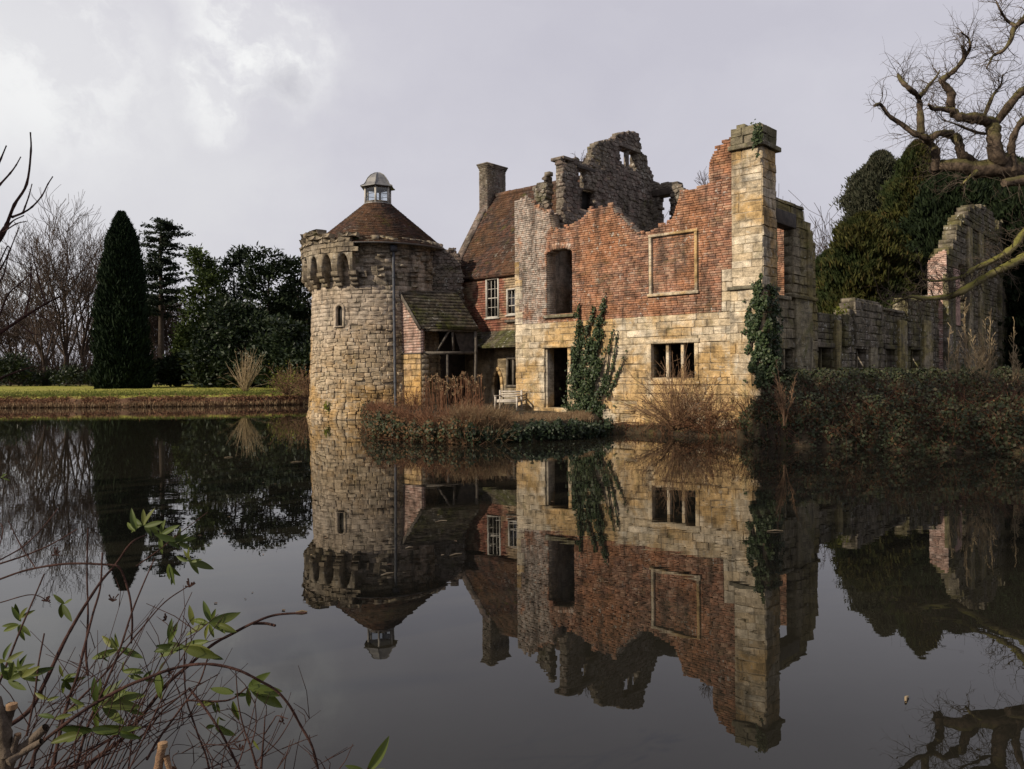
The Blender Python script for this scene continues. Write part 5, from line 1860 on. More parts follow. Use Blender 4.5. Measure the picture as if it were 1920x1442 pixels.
# tall thin fir with tiers of flat boughs
def tier_fir(name, base, H, seed, label):
    r = rs(seed)
    t = thing(name, base, label, 'tree')
    base = np.array(base, float)
    mb = MB(); mb.tube([base - (0, 0, 0.3), base + (0, 0, H * 0.5), base + (0, 0, H)], [0.34, 0.22, 0.05], 8); mb.build('trunk', M['bark_dark'], t)
    mb, mf = MB(), MB()
    z = H * 0.42
    while z < H:
        f = (z - H * 0.42) / (H * 0.58)
        for k in range(int(r.integers(3, 6))):
            a = r.uniform(0, 6.283)
            L = np.interp(f, [0, 0.3, 0.6, 0.82, 0.93, 1.0], [2.2, 2.0, 1.7, 2.4, 1.5, 0.5]) * r.uniform(0.55, 1.25)
            d = np.array([math.cos(a), math.sin(a), r.uniform(-0.12, 0.22)])
            p0 = base + (0, 0, z)
            p1 = p0 + d * L * 0.6; p2 = p0 + d * L + np.array([0, 0, 0.12 * L])
            mb.tube([p0, p1, p2], [0.045, 0.03, 0.01], 4)
            n = int(70 * L)
            u = r.uniform(0.25, 1.05, n)
            C = p0 + d * (L * u)[:, None] + r.normal(size=(n, 3)) * np.array([0.22, 0.22, 0.10]) * (0.6 + 0.5 * u)[:, None]
            U = unit(d + r.normal(size=(n, 3)) * 0.7)
            s = r.uniform(0.15, 0.36, n)
            mf.leaves(C, U, perp(U, r), s, s * 0.5, r.uniform(0, 1, n))
        z += r.uniform(0.22, 0.42)
    mb.build('bough', M['bark_dark'], t)
    mf.build('crown', M['fir'], t)


b = at(303, 722, 80)
tier_fir('fir_tree', (b.x, b.y, 1.1), at(311, 410, 80).z - 1.1, 103, 'thin tall fir with tiered open boughs right of the cypress')

# dark evergreen mass: separate trees
def cl(r, n, rx, z0, z1, k):
    out = []
    for i in range(n):
        f = i / max(1, n - 1)
        z = z0 + (z1 - z0) * f
        a = r.uniform(0, 6.283)
        q = rx * (1 - 0.55 * max(0, f - 0.5) / 0.5) * r.uniform(0.2, 0.95)
        s = r.uniform(0.75, 1.25) * k * (1.15 - 0.4 * f)
        out.append((math.cos(a) * q, math.sin(a) * q, z, s, s * r.uniform(0.6, 0.9)))
    return out


rr = rs(111)
for nm, px, yt, Y, rx, k, mt, lab, sd in (
        ('evergreen_oak', 388, 462, 72, 2.6, 1.7, 'yew_light', 'olive-topped evergreen tree right of the thin fir', 112),
        ('cedar_tree', 440, 458, 76, 3.0, 1.5, 'fir', 'ragged dark cedar in the middle of the evergreen clump', 113),
        ('yew_tree', 505, 460, 70, 3.2, 1.8, 'yew', 'broad dark yew nearest the tower', 114),
        ('yew_tree', 560, 478, 74, 2.8, 1.5, 'yew', 'pointed dark yew partly hidden by the tower', 115),
        ('holly_tree', 445, 560, 67, 3.6, 1.9, 'holly', 'low wide dark holly at the front of the evergreen clump', 116),
        ('holly_tree', 535, 590, 64, 3.0, 1.7, 'holly', 'low dark holly close behind the bramble by the tower', 117),
        ('laurel_bush', 335, 660, 70, 2.0, 1.2, 'yew', 'dark laurel bush between the cypress and the holly', 118)):
    b = at(px, 724, Y)
    zt = at(px, yt, Y).z - LZ
    cs = cl(rs(sd), 46, rx, 0.8, zt - k * 0.35, k * 0.72)
    cs += [(rr.uniform(-1, 1) * rx * 0.8, rr.uniform(-1, 1) * rx * 0.6, rr.uniform(0.5, zt * 0.6), k * 0.8, k * 0.7) for _ in range(14)]
    clump_tree(nm, (b.x, b.y, LZ), cs, sd, lab, mt, 0.34, 46, shell=0.5, core_k=0, group='evergreens beyond the lawn')

# bare trees
for i, (px, yt, Y, sp, n_, sd, lab, tr) in enumerate((
        (125, 432, 84, 0.42, 8, 121, 'bare many-stemmed tree left of the cypress', 0.26),
        (158, 420, 90, 0.32, 7, 122, 'tall bare tree right behind the cypress', 0.24),
        (85, 500, 78, 0.55, 7, 123, 'spreading bare tree left of the many-stemmed tree', 0.22),
        (30, 545, 88, 0.6, 7, 124, 'bare rounded tree at the far left edge of the lawn', 0.22),
        (300, 540, 98, 0.4, 6, 125, 'bare brown tree in the gap right of the cypress', 0.2),
        (335, 555, 95, 0.4, 6, 126, 'bare brown tree behind the thin fir', 0.2),
        (-25, 560, 82, 0.6, 7, 127, 'bare tree at the very left edge behind the twigs', 0.22))):
    b = at(px, 722, Y)
    bare_tree('bare_tree', (b.x, b.y, 1.2), at(px, yt, Y).z - 1.2, sd, lab, 'bark_far', 'bare trees beyond the lawn', n_main=n_, spread=sp, trunk_r=tr, levels=4, kids=(6, 7, 5, 4), trunk_frac=0.22, up=0.7, min_r=0.018, wander=0.14)

# far woodland that reads as one mass
def far_wood(name, X0, X1, Y0, Y1, h0, h1, n, seed, matn, label, kids=(6, 6, 4)):
    r = rs(seed)
    mb = MB()
    for i in range(n):
        x, y = r.uniform(X0, X1), r.uniform(Y0, Y1)
        grow_tree(mb, (x, y, 1.4), r.uniform(h0, h1), r, n_main=5, spread=0.5, trunk_r=0.16, levels=3, kids=kids, trunk_frac=0.2, up=0.6, min_r=0.03)
    o = mb.build(name, M[matn], None)
    tag(o, label, 'woodland', None, 'stuff')


far_wood('woodland', -75, -20, 94, 125, 7.5, 11.5, 60, 131, 'bark_far', 'brown leafless woodland massed behind the lawn trees')
far_wood('hill_woodland', 18, 75, 100, 135, 17, 24, 34, 132, 'bark_far', 'pale bare woodland rising behind the ruined wing')

# dense undergrowth below the wood: dark bushes
for i, (px, yt, Y, rx, sd, lab) in enumerate(((20, 655, 76, 2.4, 141, 'dark evergreen bush at the left edge under the bare trees'), (95, 690, 78, 2.0, 142, 'low dark bush under the spreading bare tree'), (150, 680, 74, 1.8, 143, 'low dark bush touching the foot of the cypress'))):
    b = at(px, 726, Y)
    zt = at(px, yt, Y).z - LZ
    clump_tree('evergreen_bush', (b.x, b.y, LZ), [(rr.uniform(-1, 1) * rx, rr.uniform(-1, 1), rr.uniform(0.3, 1) * zt * 0.7, zt * 0.4, zt * 0.36) for _ in range(9)], sd, lab, 'holly', 0.28, 36, shell=0.5, core_k=0, cat='bush', trunk_r=0.08, group='evergreen bushes under the bare trees')
# brown brush hiding the feet of the wood
r = rs(145)
mb = MB()
n = 9000
X = r.uniform(-80, -16, n); Y = r.uniform(84, 96, n)
P0 = np.stack([X, Y, np.full(n, 1.2)], 1)
P1 = P0 + np.stack([r.normal(0, 0.8, n), r.normal(0, 0.5, n), r.uniform(1.0, 4.2, n)], 1)
mb.segs(P0, P1, 0.03, 0.012, 3, r.uniform(0, 1, n))
tag(mb.build('brushwood', M['bark_far']), 'brown brushwood thicket at the foot of the wood', 'thicket', None, 'stuff')

# pale coppiced shrub, bramble by the tower
def stem_shrub(name, base, n, H, spread, seed, label, matn, rad=0.02, kink=0.25, cat='shrub', kids=5, group=None, leaf=None, min_r=0.004, bend=0.4, kid_len=0.45):
    r = rs(seed)
    t = thing(name, base, label, cat, group)
    base = np.array(base, float)
    P0, P1, R0, R1 = [], [], [], []
    tips = []
    for i in range(n):
        a = r.uniform(0, 6.283)
        s = abs(r.normal()) * spread
        d = np.array([math.cos(a) * s, math.sin(a) * s, 1.0]); d /= np.linalg.norm(d)
        L = H * r.uniform(0.55, 1.1)
        p = base + np.array([math.cos(a), math.sin(a), 0]) * r.uniform(0, 0.12) * spread * 2
        m = 5
        for j in range(m):
            d = d + r.normal(size=3) * kink * 0.4 + np.array([math.cos(a), math.sin(a), -0.2]) * bend * s * 0.25
            d /= np.linalg.norm(d)
            q = p + d * L / m
            f0, f1 = 1 - 0.8 * j / m, 1 - 0.8 * (j + 1) / m
            P0.append(p); P1.append(q); R0.append(max(rad * f0, min_r)); R1.append(max(rad * f1, min_r))
            if j >= 1:
                for k in range(r.integers(0, kids)):
                    nd = d + r.normal(size=3) * 0.55
                    nd /= np.linalg.norm(nd)
                    q2 = p + (q - p) * r.random()
                    q3 = q2 + nd * L * kid_len * r.uniform(0.3, 1) * (1 - 0.5 * j / m)
                    P0.append(q2); P1.append(q3); R0.append(max(rad * 0.35, min_r)); R1.append(min_r)
                    tips.append(q3)
            p = q
        tips.append(p)
    mb = MB()
    mb.segs(P0, P1, R0, R1, 4, r.uniform(0, 1, len(P0)))
    mb.build('stems', M[matn], t)
    if leaf:
        T = np.array(tips)
        idx = r.integers(0, len(T), leaf[1])
        C = T[idx] + r.normal(size=(leaf[1], 3)) * leaf[3]
        U = rand_dirs(r, leaf[1])
        mb = MB(); mb.leaves(C, U, perp(U, r), leaf[2] * r.uniform(0.6, 1.3, leaf[1]), leaf[2] * 0.6, r.uniform(0, 1, leaf[1]))
        mb.build('foliage', M[leaf[0]], t)
    return t


b = at(460, 727, 57)
stem_shrub('coppiced_shrub', (b.x, b.y, 0.85), 60, 2.9, 0.42, 151, 'pale brown coppiced shrub fanning up on the lawn bank', 'bark_pale', 0.03, 0.2, kids=4, bend=0.1, kid_len=0.3)
b = at(540, 735, 53)
stem_shrub('bramble_bush', (b.x, b.y, 0.7), 70, 2.1, 0.8, 152, 'straggly yellow-leaved bramble left of the tower foot', 'twig_pale', 0.016, 0.4, leaf=('moss', 700, 0.13, 0.15), min_r=0.006)
b = at(575, 735, 50)
stem_shrub('bramble_bush', (b.x, b.y, 0.6), 60, 1.9, 0.7, 153, 'brown bramble tucked against the left side of the tower', 'twig_pale', 0.014, 0.4, leaf=('dead_leaf', 500, 0.12, 0.15), min_r=0.006)

# bank vegetation: grass, roots, dead reeds at the waterline
r = rs(161)
sel = [e for e in BANK if -42 < e.x < -8]
ex = np.array([(e.x, e.y) for e in sel])
n = 26000
i = r.integers(0, len(ex), n)
C = np.stack([ex[i, 0] + r.uniform(-0.3, 0.3, n), ex[i, 1] + 0.3 + r.exponential(2.6, n), np.full(n, 0.66)], 1)
C[:, 2] += np.interp(C[:, 1] - ex[i, 1], [0.3, 0.7, 5, 18], [-0.02, 0.05, 0.2, 0.4])
U = unit(np.stack([r.normal(0, 0.5, n), r.normal(0, 0.5, n), np.full(n, 1.0)], 1))
mb = MB(); mb.leaves(C, U, perp(U, r), r.uniform(0.08, 0.2, n), 0.03, r.uniform(0, 1, n), base=True)
tag(mb.build('lawn_grass', M['grass']), 'short green grass along the lawn edge', 'grass', None, 'stuff')
n = 9000
i = r.integers(0, len(ex), n)
C = np.stack([ex[i, 0] + r.uniform(-0.3, 0.3, n), ex[i, 1] - 0.05 + r.normal(0, 0.14, n), r.uniform(-0.02, 0.12, n)], 1)
U = unit(np.stack([r.normal(0, 0.3, n), r.normal(0, 0.3, n), np.full(n, 1.0)], 1))
mb = MB(); mb.leaves(C, U, perp(U, r), r.uniform(0.1, 0.36, n), 0.04, r.uniform(0, 1, n), base=True)
tag(mb.build('dead_reeds', M['straw']), 'dead straw-coloured reeds along the far waterline', 'reeds', None, 'stuff')
n = 8000
i = r.integers(0, len(ex), n)
dd = r.uniform(0.0, 0.42, n)
C = np.stack([ex[i, 0] + r.uniform(-0.3, 0.3, n), ex[i, 1] + dd - 0.06, np.interp(dd, [0, .1, .22, .38], [0.1, 0.3, 0.55, 0.7])], 1)
U = unit(np.stack([r.normal(0, 0.6, n), r.normal(-0.3, 0.3, n), r.normal(-0.5, 0.5, n)], 1))
mb = MB(); mb.leaves(C, U, perp(U, r), r.uniform(0.12, 0.34, n), 0.05, r.uniform(0, 1, n), base=True)
tag(mb.build('bank_roots', M['russet']), 'hanging brown roots and dead grass on the lawn bank', 'roots', None, 'stuff')

# ---------------------------------------------------------------- right background conifers
for nm, px, yt, Y, R, sd, lab, mt, pr in (
        ('thuja_tree', 1722, 266, 58, 3.0, 201, 'tall olive-green cypress behind the ruined range', 'thuja', None),
        ('thuja_tree', 1622, 402, 52, 2.9, 202, 'rounder olive cypress just right of the ruined wing', 'thuja', ([0, 0.1, 0.4, 0.7, 0.9, 1.0], [0.9, 1.0, 1.0, 0.8, 0.5, 0.1])),
        ('pine_tree', 1655, 285, 74, 3.8, 203, 'greyish conifer showing between the two olive cypresses', 'grey_pine', ([0, 0.1, 0.5, 0.8, 0.93, 1.0], [0.9, 1.0, 0.95, 0.75, 0.45, 0.1])),
        ('cypress_tree', 1790, 318, 54, 3.0, 204, 'dark green cypress right of the tall olive one', 'yew', ([0, 0.1, 0.5, 0.8, 0.93, 1.0], [1, 1.0, 0.95, 0.8, 0.5, 0.1])),
        ('yew_tree', 1885, 300, 60, 5.2, 205, 'huge dark yew behind the broken tower fragment', 'yew', ([0, 0.1, 0.5, 0.8, 0.93, 1.0], [1, 1.0, 1.0, 0.85, 0.55, 0.15])),
        ('thuja_tree', 1560, 470, 60, 2.2, 206, 'small olive cypress half hidden by the ruined wing', 'thuja', ([0, 0.1, 0.5, 0.8, 0.93, 1.0], [1, 1.0, 0.95, 0.75, 0.45, 0.1])),
        ('yew_tree', 1975, 330, 50, 4.6, 207, 'dark yew at the right edge of the picture', 'yew', ([0, 0.1, 0.5, 0.8, 0.93, 1.0], [1, 1.0, 1.0, 0.85, 0.55, 0.15]))):
    b = at(px, 700, Y)
    column_conifer(nm, (b.x, b.y, 1.2), at(px, yt, Y).z - 1.2, R, sd, lab, mt, 60000, leaf=0.36, lump=0.28, profile=pr, group='conifers behind the ruins')


# ---------------------------------------------------------------- ivy
def ivy_patch(name, label, fn, n, seed, matn='ivy', leaf=0.11, stems=None, base=(0, 0, 0), group=None, cat='ivy'):
    """fn(r, n) -> centres, outward normals"""
    r = rs(seed)
    t = thing(name, base, label, cat, group)
    C, Nn = fn(r, n)
    n = len(C)
    down = np.array([0, 0, -1.0])
    U = unit(down * 0.8 + r.normal(size=(n, 3)) * 0.6 + Nn * 0.35)
    W = unit(np.cross(U, Nn + r.normal(size=(n, 3)) * 0.35))
    mb = MB()
    s = leaf * r.uniform(0.55, 1.3, n)
    mb.leaves(C, U, W, s, s * 0.9, r.uniform(0, 1, n))
    tag(mb.build('foliage', M[matn], t), kind='stuff')
    if stems:
        mb = MB()
        for pts, rad in stems:
            mb.tube(pts, [rad * (1 - 0.6 * i / (len(pts) - 1)) for i in range(len(pts))], 5)
        mb.build('stems', M['bark_dark'], t)
    return t


def strands(pl, lines, thick):
    """ivy that climbs a wall in strands: lines = [(pixel polyline, half widths in m)]"""
    L = []
    for pts, ws in lines:
        q = [pl.sz(*p) for p in pts]
        L.append((q, ws))
    wts = np.array([sum(math.dist(a, b) * (w0 + w1) for a, b, w0, w1 in zip(q[:-1], q[1:], ws[:-1], ws[1:])) for q, ws in L])

    def fn(r, n):
        C, N_ = [], []
        for (q, ws), w_ in zip(L, wts / wts.sum()):
            seg = np.array([math.dist(a, b) * (w0 + w1) for a, b, w0, w1 in zip(q[:-1], q[1:], ws[:-1], ws[1:])])
            k = r.choice(len(seg), int(n * w_), p=seg / seg.sum())
            f = r.random(len(k))
            Q = np.array(q); Wd = np.array(ws)
            c = Q[k] * (1 - f)[:, None] + Q[k + 1] * f[:, None]
            hw = Wd[k] * (1 - f) + Wd[k + 1] * f
            off = np.clip(r.normal(0, 0.72, len(k)), -2.1, 2.1)
            s = c[:, 0] + off * hw
            z = c[:, 1] + r.normal(0, 0.09, len(k))
            gate = np.sin(s * 9 + 1.3) * np.sin(z * 5.1) + 0.7 * np.sin(s * 17 - z * 7) + 0.5 * np.sin(z * 13 + s * 4)
            ok = gate * 1.25 > np.abs(off) * 1.45 - 1.25
            s, z, off, hw, k = s[ok], z[ok], off[ok], hw[ok], k[ok]
            o = 0.03 + np.abs(r.normal(0, 1, len(k))) * thick * np.clip(hw / 0.3, 0.25, 1.5) * (1 - 0.5 * np.abs(off))
            for a, b_, c_ in zip(s, o, z):
                C.append(tuple(pl.pt(a, b_, c_)))
        C = np.array(C)
        N_ = np.tile(np.array(tuple(pl.n)), (len(C), 1))
        return C, N_
    return fn


IV = FW.shifted(0.03)
lines = [([(1090, 815), (1090, 740), (1082, 700), (1087, 650), (1086, 600), (1088, 575)], [0.6, 0.52, 0.30, 0.2, 0.14, 0.07]),
         ([(1120, 815), (1112, 740), (1108, 690), (1106, 640), (1104, 610)], [0.65, 0.58, 0.40, 0.24, 0.1]),
         ([(1118, 700), (1122, 650), (1124, 610), (1132, 575), (1135, 560)], [0.3, 0.24, 0.18, 0.12, 0.05]),
         ([(1110, 610), (1113, 590), (1114, 578)], [0.12, 0.08, 0.03]),
         ([(1128, 740), (1140, 690), (1146, 640), (1152, 618)], [0.10, 0.04, 0.03, 0.015]),
         ([(1135, 735), (1150, 690), (1156, 640), (1160, 622)], [0.06, 0.03, 0.02, 0.015]),
         ([(1140, 745), (1160, 700), (1175, 668)], [0.06, 0.03, 0.015])]
stm = [([IV.pt(*(lambda q: (q[0], 0.03, q[1]))(IV.sz(*p))) for p in pts], 0.035) for pts, _ in lines]
ivy_patch('climbing_ivy', 'dense green ivy climbing in strands beside the dark doorway', strands(IV, lines, 0.16), 11000, 301, 'ivy', 0.085, stm, tuple(FW.pt(IV.sz(1100, 800)[0], 0.1, 0.1)), 'ivy on the ruin')
IV2 = FW.shifted(0.12)
lines = [([(1440, 720), (1432, 680), (1426, 640), (1424, 600), (1420, 560), (1424, 535), (1428, 520)], [0.42, 0.36, 0.3, 0.26, 0.24, 0.16, 0.05]),
         ([(1410, 650), (1408, 610), (1404, 585)], [0.12, 0.2, 0.06])]
stm = [([IV2.pt(*(lambda q: (q[0], 0.03, q[1]))(IV2.sz(*p))) for p in pts], 0.035) for pts, _ in lines]
ivy_patch('climbing_ivy', 'ivy column climbing the lower half of the corner pillar', strands(IV2, lines, 0.10), 6500, 302, 'ivy', 0.085, stm, tuple(FW.pt(FL - 0.3, 0.1, 0.3)), 'ivy on the ruin')
IV3 = Plane(RT.p + RT.n * 0.08 - RT.d * 0.1, RT.d)
ivy_patch('climbing_ivy', 'ivy darkening the shaded side face of the corner pillar', strands(IV3, [([(1445, 720), (1447, 650), (1447, 580), (1445, 540)], [0.5, 0.48, 0.42, 0.3])], 0.06), 3400, 303, 'ivy', 0.085, None, tuple(RT.pt(0.4, 0.1, 0.3)), 'ivy on the ruin')
ivy_patch('climbing_ivy', 'ivy tuft hanging over the front of the pillar cap', strands(FW.shifted(0.2), [([(1418, 238), (1416, 255), (1422, 275), (1420, 290)], [0.12, 0.14, 0.12, 0.05]), ([(1424, 240), (1428, 250)], [0.16, 0.05])], 0.08), 300, 304, 'ivy', 0.09, None, tuple(FW.pt(FL - 0.4, 0.1, zc1)), 'ivy on the ruin')
ivy_patch('climbing_ivy', 'little ivy tuft on the tower below the wall head', strands(Plane(tpt(-0.1, TR(7) + 0.05, 0), Vector((1, -0.1, 0))), [([(664, 448), (670, 458), (668, 470)], [0.22, 0.25, 0.08])], 0.1), 160, 305, 'ivy', 0.10, None, tuple(tpt(-0.1, 3.2, 7.4)), 'ivy on the ruin')
ivy_patch('fern_tuft', 'small round green tuft at the foot of the tower', strands(Plane(tpt(-0.4, TR(1) + 0.02, 0), Vector((math.cos(-0.4), math.sin(-0.4), 0))), [([(612, 760), (617, 764)], [0.13, 0.13])], 0.12), 130, 306, 'moss', 0.09, None, tuple(tpt(-0.4, 3.3, 0.5)), cat='fern')


def spread_on(fn_xy, zf, hgt, out=(0, -0.7, 0.7)):
    def fn(r, n):
        XY = fn_xy(r, n)
        Z = np.array([zf(x, y) for x, y in XY])
        C = np.column_stack([XY, Z + np.abs(r.normal(0, 1, len(XY))) * hgt])
        return C, np.tile(np.array(out), (len(C), 1))
    return fn


def band(px0, px1, d0, d1, seed_bias=1.0):
    x0, x1 = onz(px0, 830).x, onz(px1, 838).x
    xs = np.array([e.x for e in SHORE]); m = (xs >= min(x0, x1)) & (xs <= max(x0, x1))
    idx = np.nonzero(m)[0]

    def fn(r, n):
        k = idx[r.integers(0, len(idx), n)]
        d = d0 + (d1 - d0) * r.random(n) ** seed_bias
        return np.column_stack([SHX[k] + r.uniform(-0.2, 0.2, n), SHY[k] + d])
    return fn


# ivy spilling down the island bank on the left
def band_px(p0, p1, d0, d1):
    i0 = int(np.argmin([(e - onz(*p0)).length for e in SHORE])); i1 = int(np.argmin([(e - onz(*p1)).length for e in SHORE]))

    def fn(r, n):
        k = r.integers(i0, max(i1, i0 + 1), n)
        d = r.uniform(d0, d1, n)
        return np.column_stack([SHX[k] + r.uniform(-0.2, 0.2, n), SHY[k] + d])
    return fn, i0, i1


def bank_wall_fn(i0, i1, zmax, push):
    def fn(r, n):
        k = r.integers(i0, i1, n)
        z = r.uniform(0.0, 1.0, n) ** 0.8 * zmax
        q = np.sin(np.clip(z / zmax, 0, 1) * 3.0) * push
        x_ = SHX[k] + r.uniform(-0.25, 0.25, n)
        lum = 0.5 + 0.5 * np.sin(k * 0.55) * np.sin(k * 0.23 + 1) + 0.35 * np.sin(x_ * 7.3) * np.sin(x_ * 3.1 + 2) + 0.2 * np.sin(x_ * 15)
        C = np.column_stack([x_, SHY[k] - q * (0.35 + lum) + r.normal(0, 0.12, n), z * (0.62 + 0.5 * lum) + np.abs(r.normal(0, 0.05, n)) * (r.random(n) < 0.4)])
        return C, np.tile(np.array([0.0, -0.8, 0.5]), (n, 1))
    return fn


_, i0, i1 = band_px((692, 790), (885, 832), 0, 0.3)
ivy_patch('bank_ivy', 'glossy ivy mound spilling over the bank below the lean-to', bank_wall_fn(i0, i1, 0.68, 0.36), 8500, 311, 'ivy_dull', 0.085, None, tuple(SHORE[(i0 + i1) // 2]))
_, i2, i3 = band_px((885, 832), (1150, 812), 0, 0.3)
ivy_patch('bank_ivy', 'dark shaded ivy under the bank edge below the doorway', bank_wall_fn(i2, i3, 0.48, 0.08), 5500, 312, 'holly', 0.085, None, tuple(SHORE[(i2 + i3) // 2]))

# reddish brambles and dead bracken along the island edge
r = rs(321)
def brush(name, label, cat, fn_xy, n, hmin, hmax, lean, matn, rad, seed, zf=ground_z, kink=0.3):
    r = rs(seed)
    XY = fn_xy(r, n)
    Z = np.array([zf(x, y) for x, y in XY]) - 0.03
    P0 = np.column_stack([XY, Z])
    d = unit(np.column_stack([r.normal(0, lean, n), r.normal(0, lean, n), np.full(n, 1.0)]))
    L = r.uniform(hmin, hmax, n)[:, None]
    P1 = P0 + d * L * 0.6
    d2 = unit(d + r.normal(size=(n, 3)) * kink)
    P2 = P1 + d2 * L * 0.4
    mb = MB()
    tn = r.uniform(0, 1, n)
    mb.segs(P0, P1, rad, rad * 0.7, 3, tn); mb.segs(P1, P2, rad * 0.7, rad * 0.35, 3, tn)
    for k in range(2):
        P3 = P1 + unit(d2 + r.normal(size=(n, 3)) * 0.9) * L * 0.3
        mb.segs(P1, P3, rad * 0.5, rad * 0.3, 3, tn)
    return tag(mb.build(name, M[matn]), label, cat, None, 'stuff')


fxy, _, _ = band_px((697, 806), (960, 829), 0.1, 1.6)
brush('bramble_stems', 'reddish bramble stems along the bank below the lean-to', 'brambles', fxy, 900, 0.15, 0.6, 0.7, 'russet', 0.010, 322)
ivy_patch('bank_bracken', 'brown dead bracken mixed through the ivy mound below the lean-to', bank_wall_fn(i0, i1, 0.72, 0.40), 3600, 326, 'dead_leaf', 0.085, None, tuple(SHORE[i0 + 6]), cat='bracken')
fxy, _, _ = band_px((697, 806), (900, 832), -0.3, 0.3)
brush('trailing_stems', 'thin brown stems trailing through the ivy to the water', 'stems', fxy, 900, 0.3, 0.9, 0.8, 'russet', 0.008, 327)
fxy, _, _ = band_px((860, 832), (965, 829), -0.1, 0.6)
brush('dead_grass', 'dead straw grass hanging at the bank edge by the bench', 'grass', fxy, 900, 0.3, 0.8, 0.9, 'straw', 0.008, 323)
fxy, _, _ = band_px((940, 829), (1125, 818), 0.1, 3.2)
brush('dry_grass', 'short tawny grass on the ledge in front of the doorway', 'grass', fxy, 2600, 0.06, 0.22, 0.6, 'straw', 0.006, 324)
fxy, _, _ = band_px((1140, 812), (1400, 824), -0.15, 0.35)
brush('footing_brush', 'brown twigs and dead stems along the foot of the stone front', 'brambles', fxy, 650, 0.1, 0.4, 0.7, 'russet', 0.007, 325)

# tall dried flower stems before the lean-to
b = at(850, 765, 30.5)
t = thing('dried_flowers', (b.x, b.y, 0.66), 'tall dried flower stems with pale heads before the lean-to', 'plant')
r = rs(331)
mb, mh = MB(), MB()
n = 110
X = at(795, 765, 30.5).x + r.uniform(0, 1, n) * (at(905, 765, 30.5).x - at(795, 765, 30.5).x)
Yv = r.uniform(29.6, 31.4, n)
P0 = np.stack([X, Yv, np.full(n, 0.6)], 1)
P1 = P0 + np.stack([r.normal(0, 0.12, n), r.normal(0, 0.1, n), r.uniform(0.6, 1.45, n)], 1)
mb.segs(P0, P1, 0.012, 0.008, 4, r.uniform(0, 1, n))
mb.build('stem', M['russet'], t)
big_ = P1[r.random(n) < 0.55]
for p in big_:
    m_ = 26
    D = rand_dirs(r, m_)
    mh.leaves(p + D * r.uniform(0.02, 0.09, m_)[:, None], D, perp(D, r), 0.055, 0.045, r.uniform(0, 1, m_))
mh.build('flower_head', M['straw'], t)
b = at(790, 775, 30)
stem_shrub('red_bramble', at(775, 785, 30).to_tuple()[:2] + (0.62,), 60, 0.95, 0.7, 332, 'russet bramble patch at the foot of the ochre stone base', 'russet', 0.010, 0.4, kids=4, min_r=0.004)
stem_shrub('red_bramble', at(880, 800, 27.5).to_tuple()[:2] + (0.6,), 55, 0.8, 1.0, 333, 'russet bramble patch left of the bench', 'russet', 0.010, 0.4, kids=4, min_r=0.004)

# bare brown shrub before the mullioned window
sb_ = FW.pt(FW.sz(1285, 800)[0], 0.45, 0.1)
stem_shrub('bare_shrub', tuple(sb_), 95, 2.3, 0.75, 341, 'bare brown twiggy shrub growing before the three-light window', 'twig_pale', 0.014, 0.35, kids=6, min_r=0.0045, leaf=('dead_leaf', 900, 0.06, 0.05), bend=0.8)
sb_ = FW.pt(FW.sz(1345, 805)[0], 0.5, 0.1)
stem_shrub('bare_shrub', tuple(sb_), 36, 1.3, 0.9, 342, 'lower russet twiggy shrub at the foot of the pillar', 'russet', 0.012, 0.35, kids=6, min_r=0.0045, leaf=('dead_leaf', 900, 0.06, 0.06), bend=0.8)

# ---------------------------------------------------------------- right bank: ivy hedge, undergrowth, saplings
def hedge_line(f):
    a, b_, c_ = at(1478, 703, 23.6), at(1700, 703, 25.5), at(2050, 703, 27.0)
    return a.lerp(b_, f * 2) if f < 0.5 else b_.lerp(c_, (f - 0.5) * 2)


def hedge_fn(r, n):
    f = r.random(n)
    P = np.array([tuple(hedge_line(x)) for x in f])
    th = r.uniform(-0.3, math.pi * 0.75, n)
    lum = 1 + 0.12 * np.sin(f * 60) + 0.08 * np.sin(f * 133 + 1)
    C = np.column_stack([P[:, 0] + r.normal(0, 0.08, n), P[:, 1] - np.cos(th) * 0.55 * lum, 1.36 + np.sin(th) * 0.52 * lum])
    C += r.normal(size=(n, 3)) * 0.05
    N_ = np.column_stack([np.zeros(n), -np.cos(th), np.sin(th)])
    return C, N_


hg = ivy_patch('ivy_hedge', 'long clipped ivy hedge in front of the low ruined range', hedge_fn, 30000, 351, 'ivy_dull', 0.09, None, tuple(hedge_line(0.4)), cat='hedge')
mb = MB()
V, F = [], []
nn = 50
for i in range(nn + 1):
    p = hedge_line(i / nn)
    for k in range(7):
        th = -0.4 + k * 0.6
        V.append((p.x, p.y - math.cos(th) * 0.46, 1.32 + math.sin(th) * 0.44))
F = [(i * 7 + k, (i + 1) * 7 + k, (i + 1) * 7 + k + 1, i * 7 + k + 1) for i in range(nn) for k in range(6)]
mb.add(V, F); mb.build('hedge_core', M['bark_dark'], hg)

fxy, i4, i5 = band_px((1425, 829), (1920, 852), 0.0, 3.4)
i5 = min(len(SHORE) - 1, i5 + 14)


def slope_fn(hgt, d0=0.0, d1=3.6):
    def fn(r, n):
        k = r.integers(i4, i5, n)
        d = r.uniform(d0, d1, n)
        x, y = SHX[k] + r.uniform(-0.2, 0.2, n), SHY[k] + d
        z = np.array([ground_z(a, b_) for a, b_ in zip(x, y)])
        lum = 0.55 + 0.45 * np.sin(x * 1.9 + 1) * np.sin(y * 2.3) + 0.3 * np.sin(x * 4.3)
        C = np.column_stack([x, y, z + np.abs(r.normal(0, 1, n)) * hgt * (0.5 + lum)])
        return C, np.tile(np.array([0.0, -0.7, 0.7]), (n, 1))
    return fn


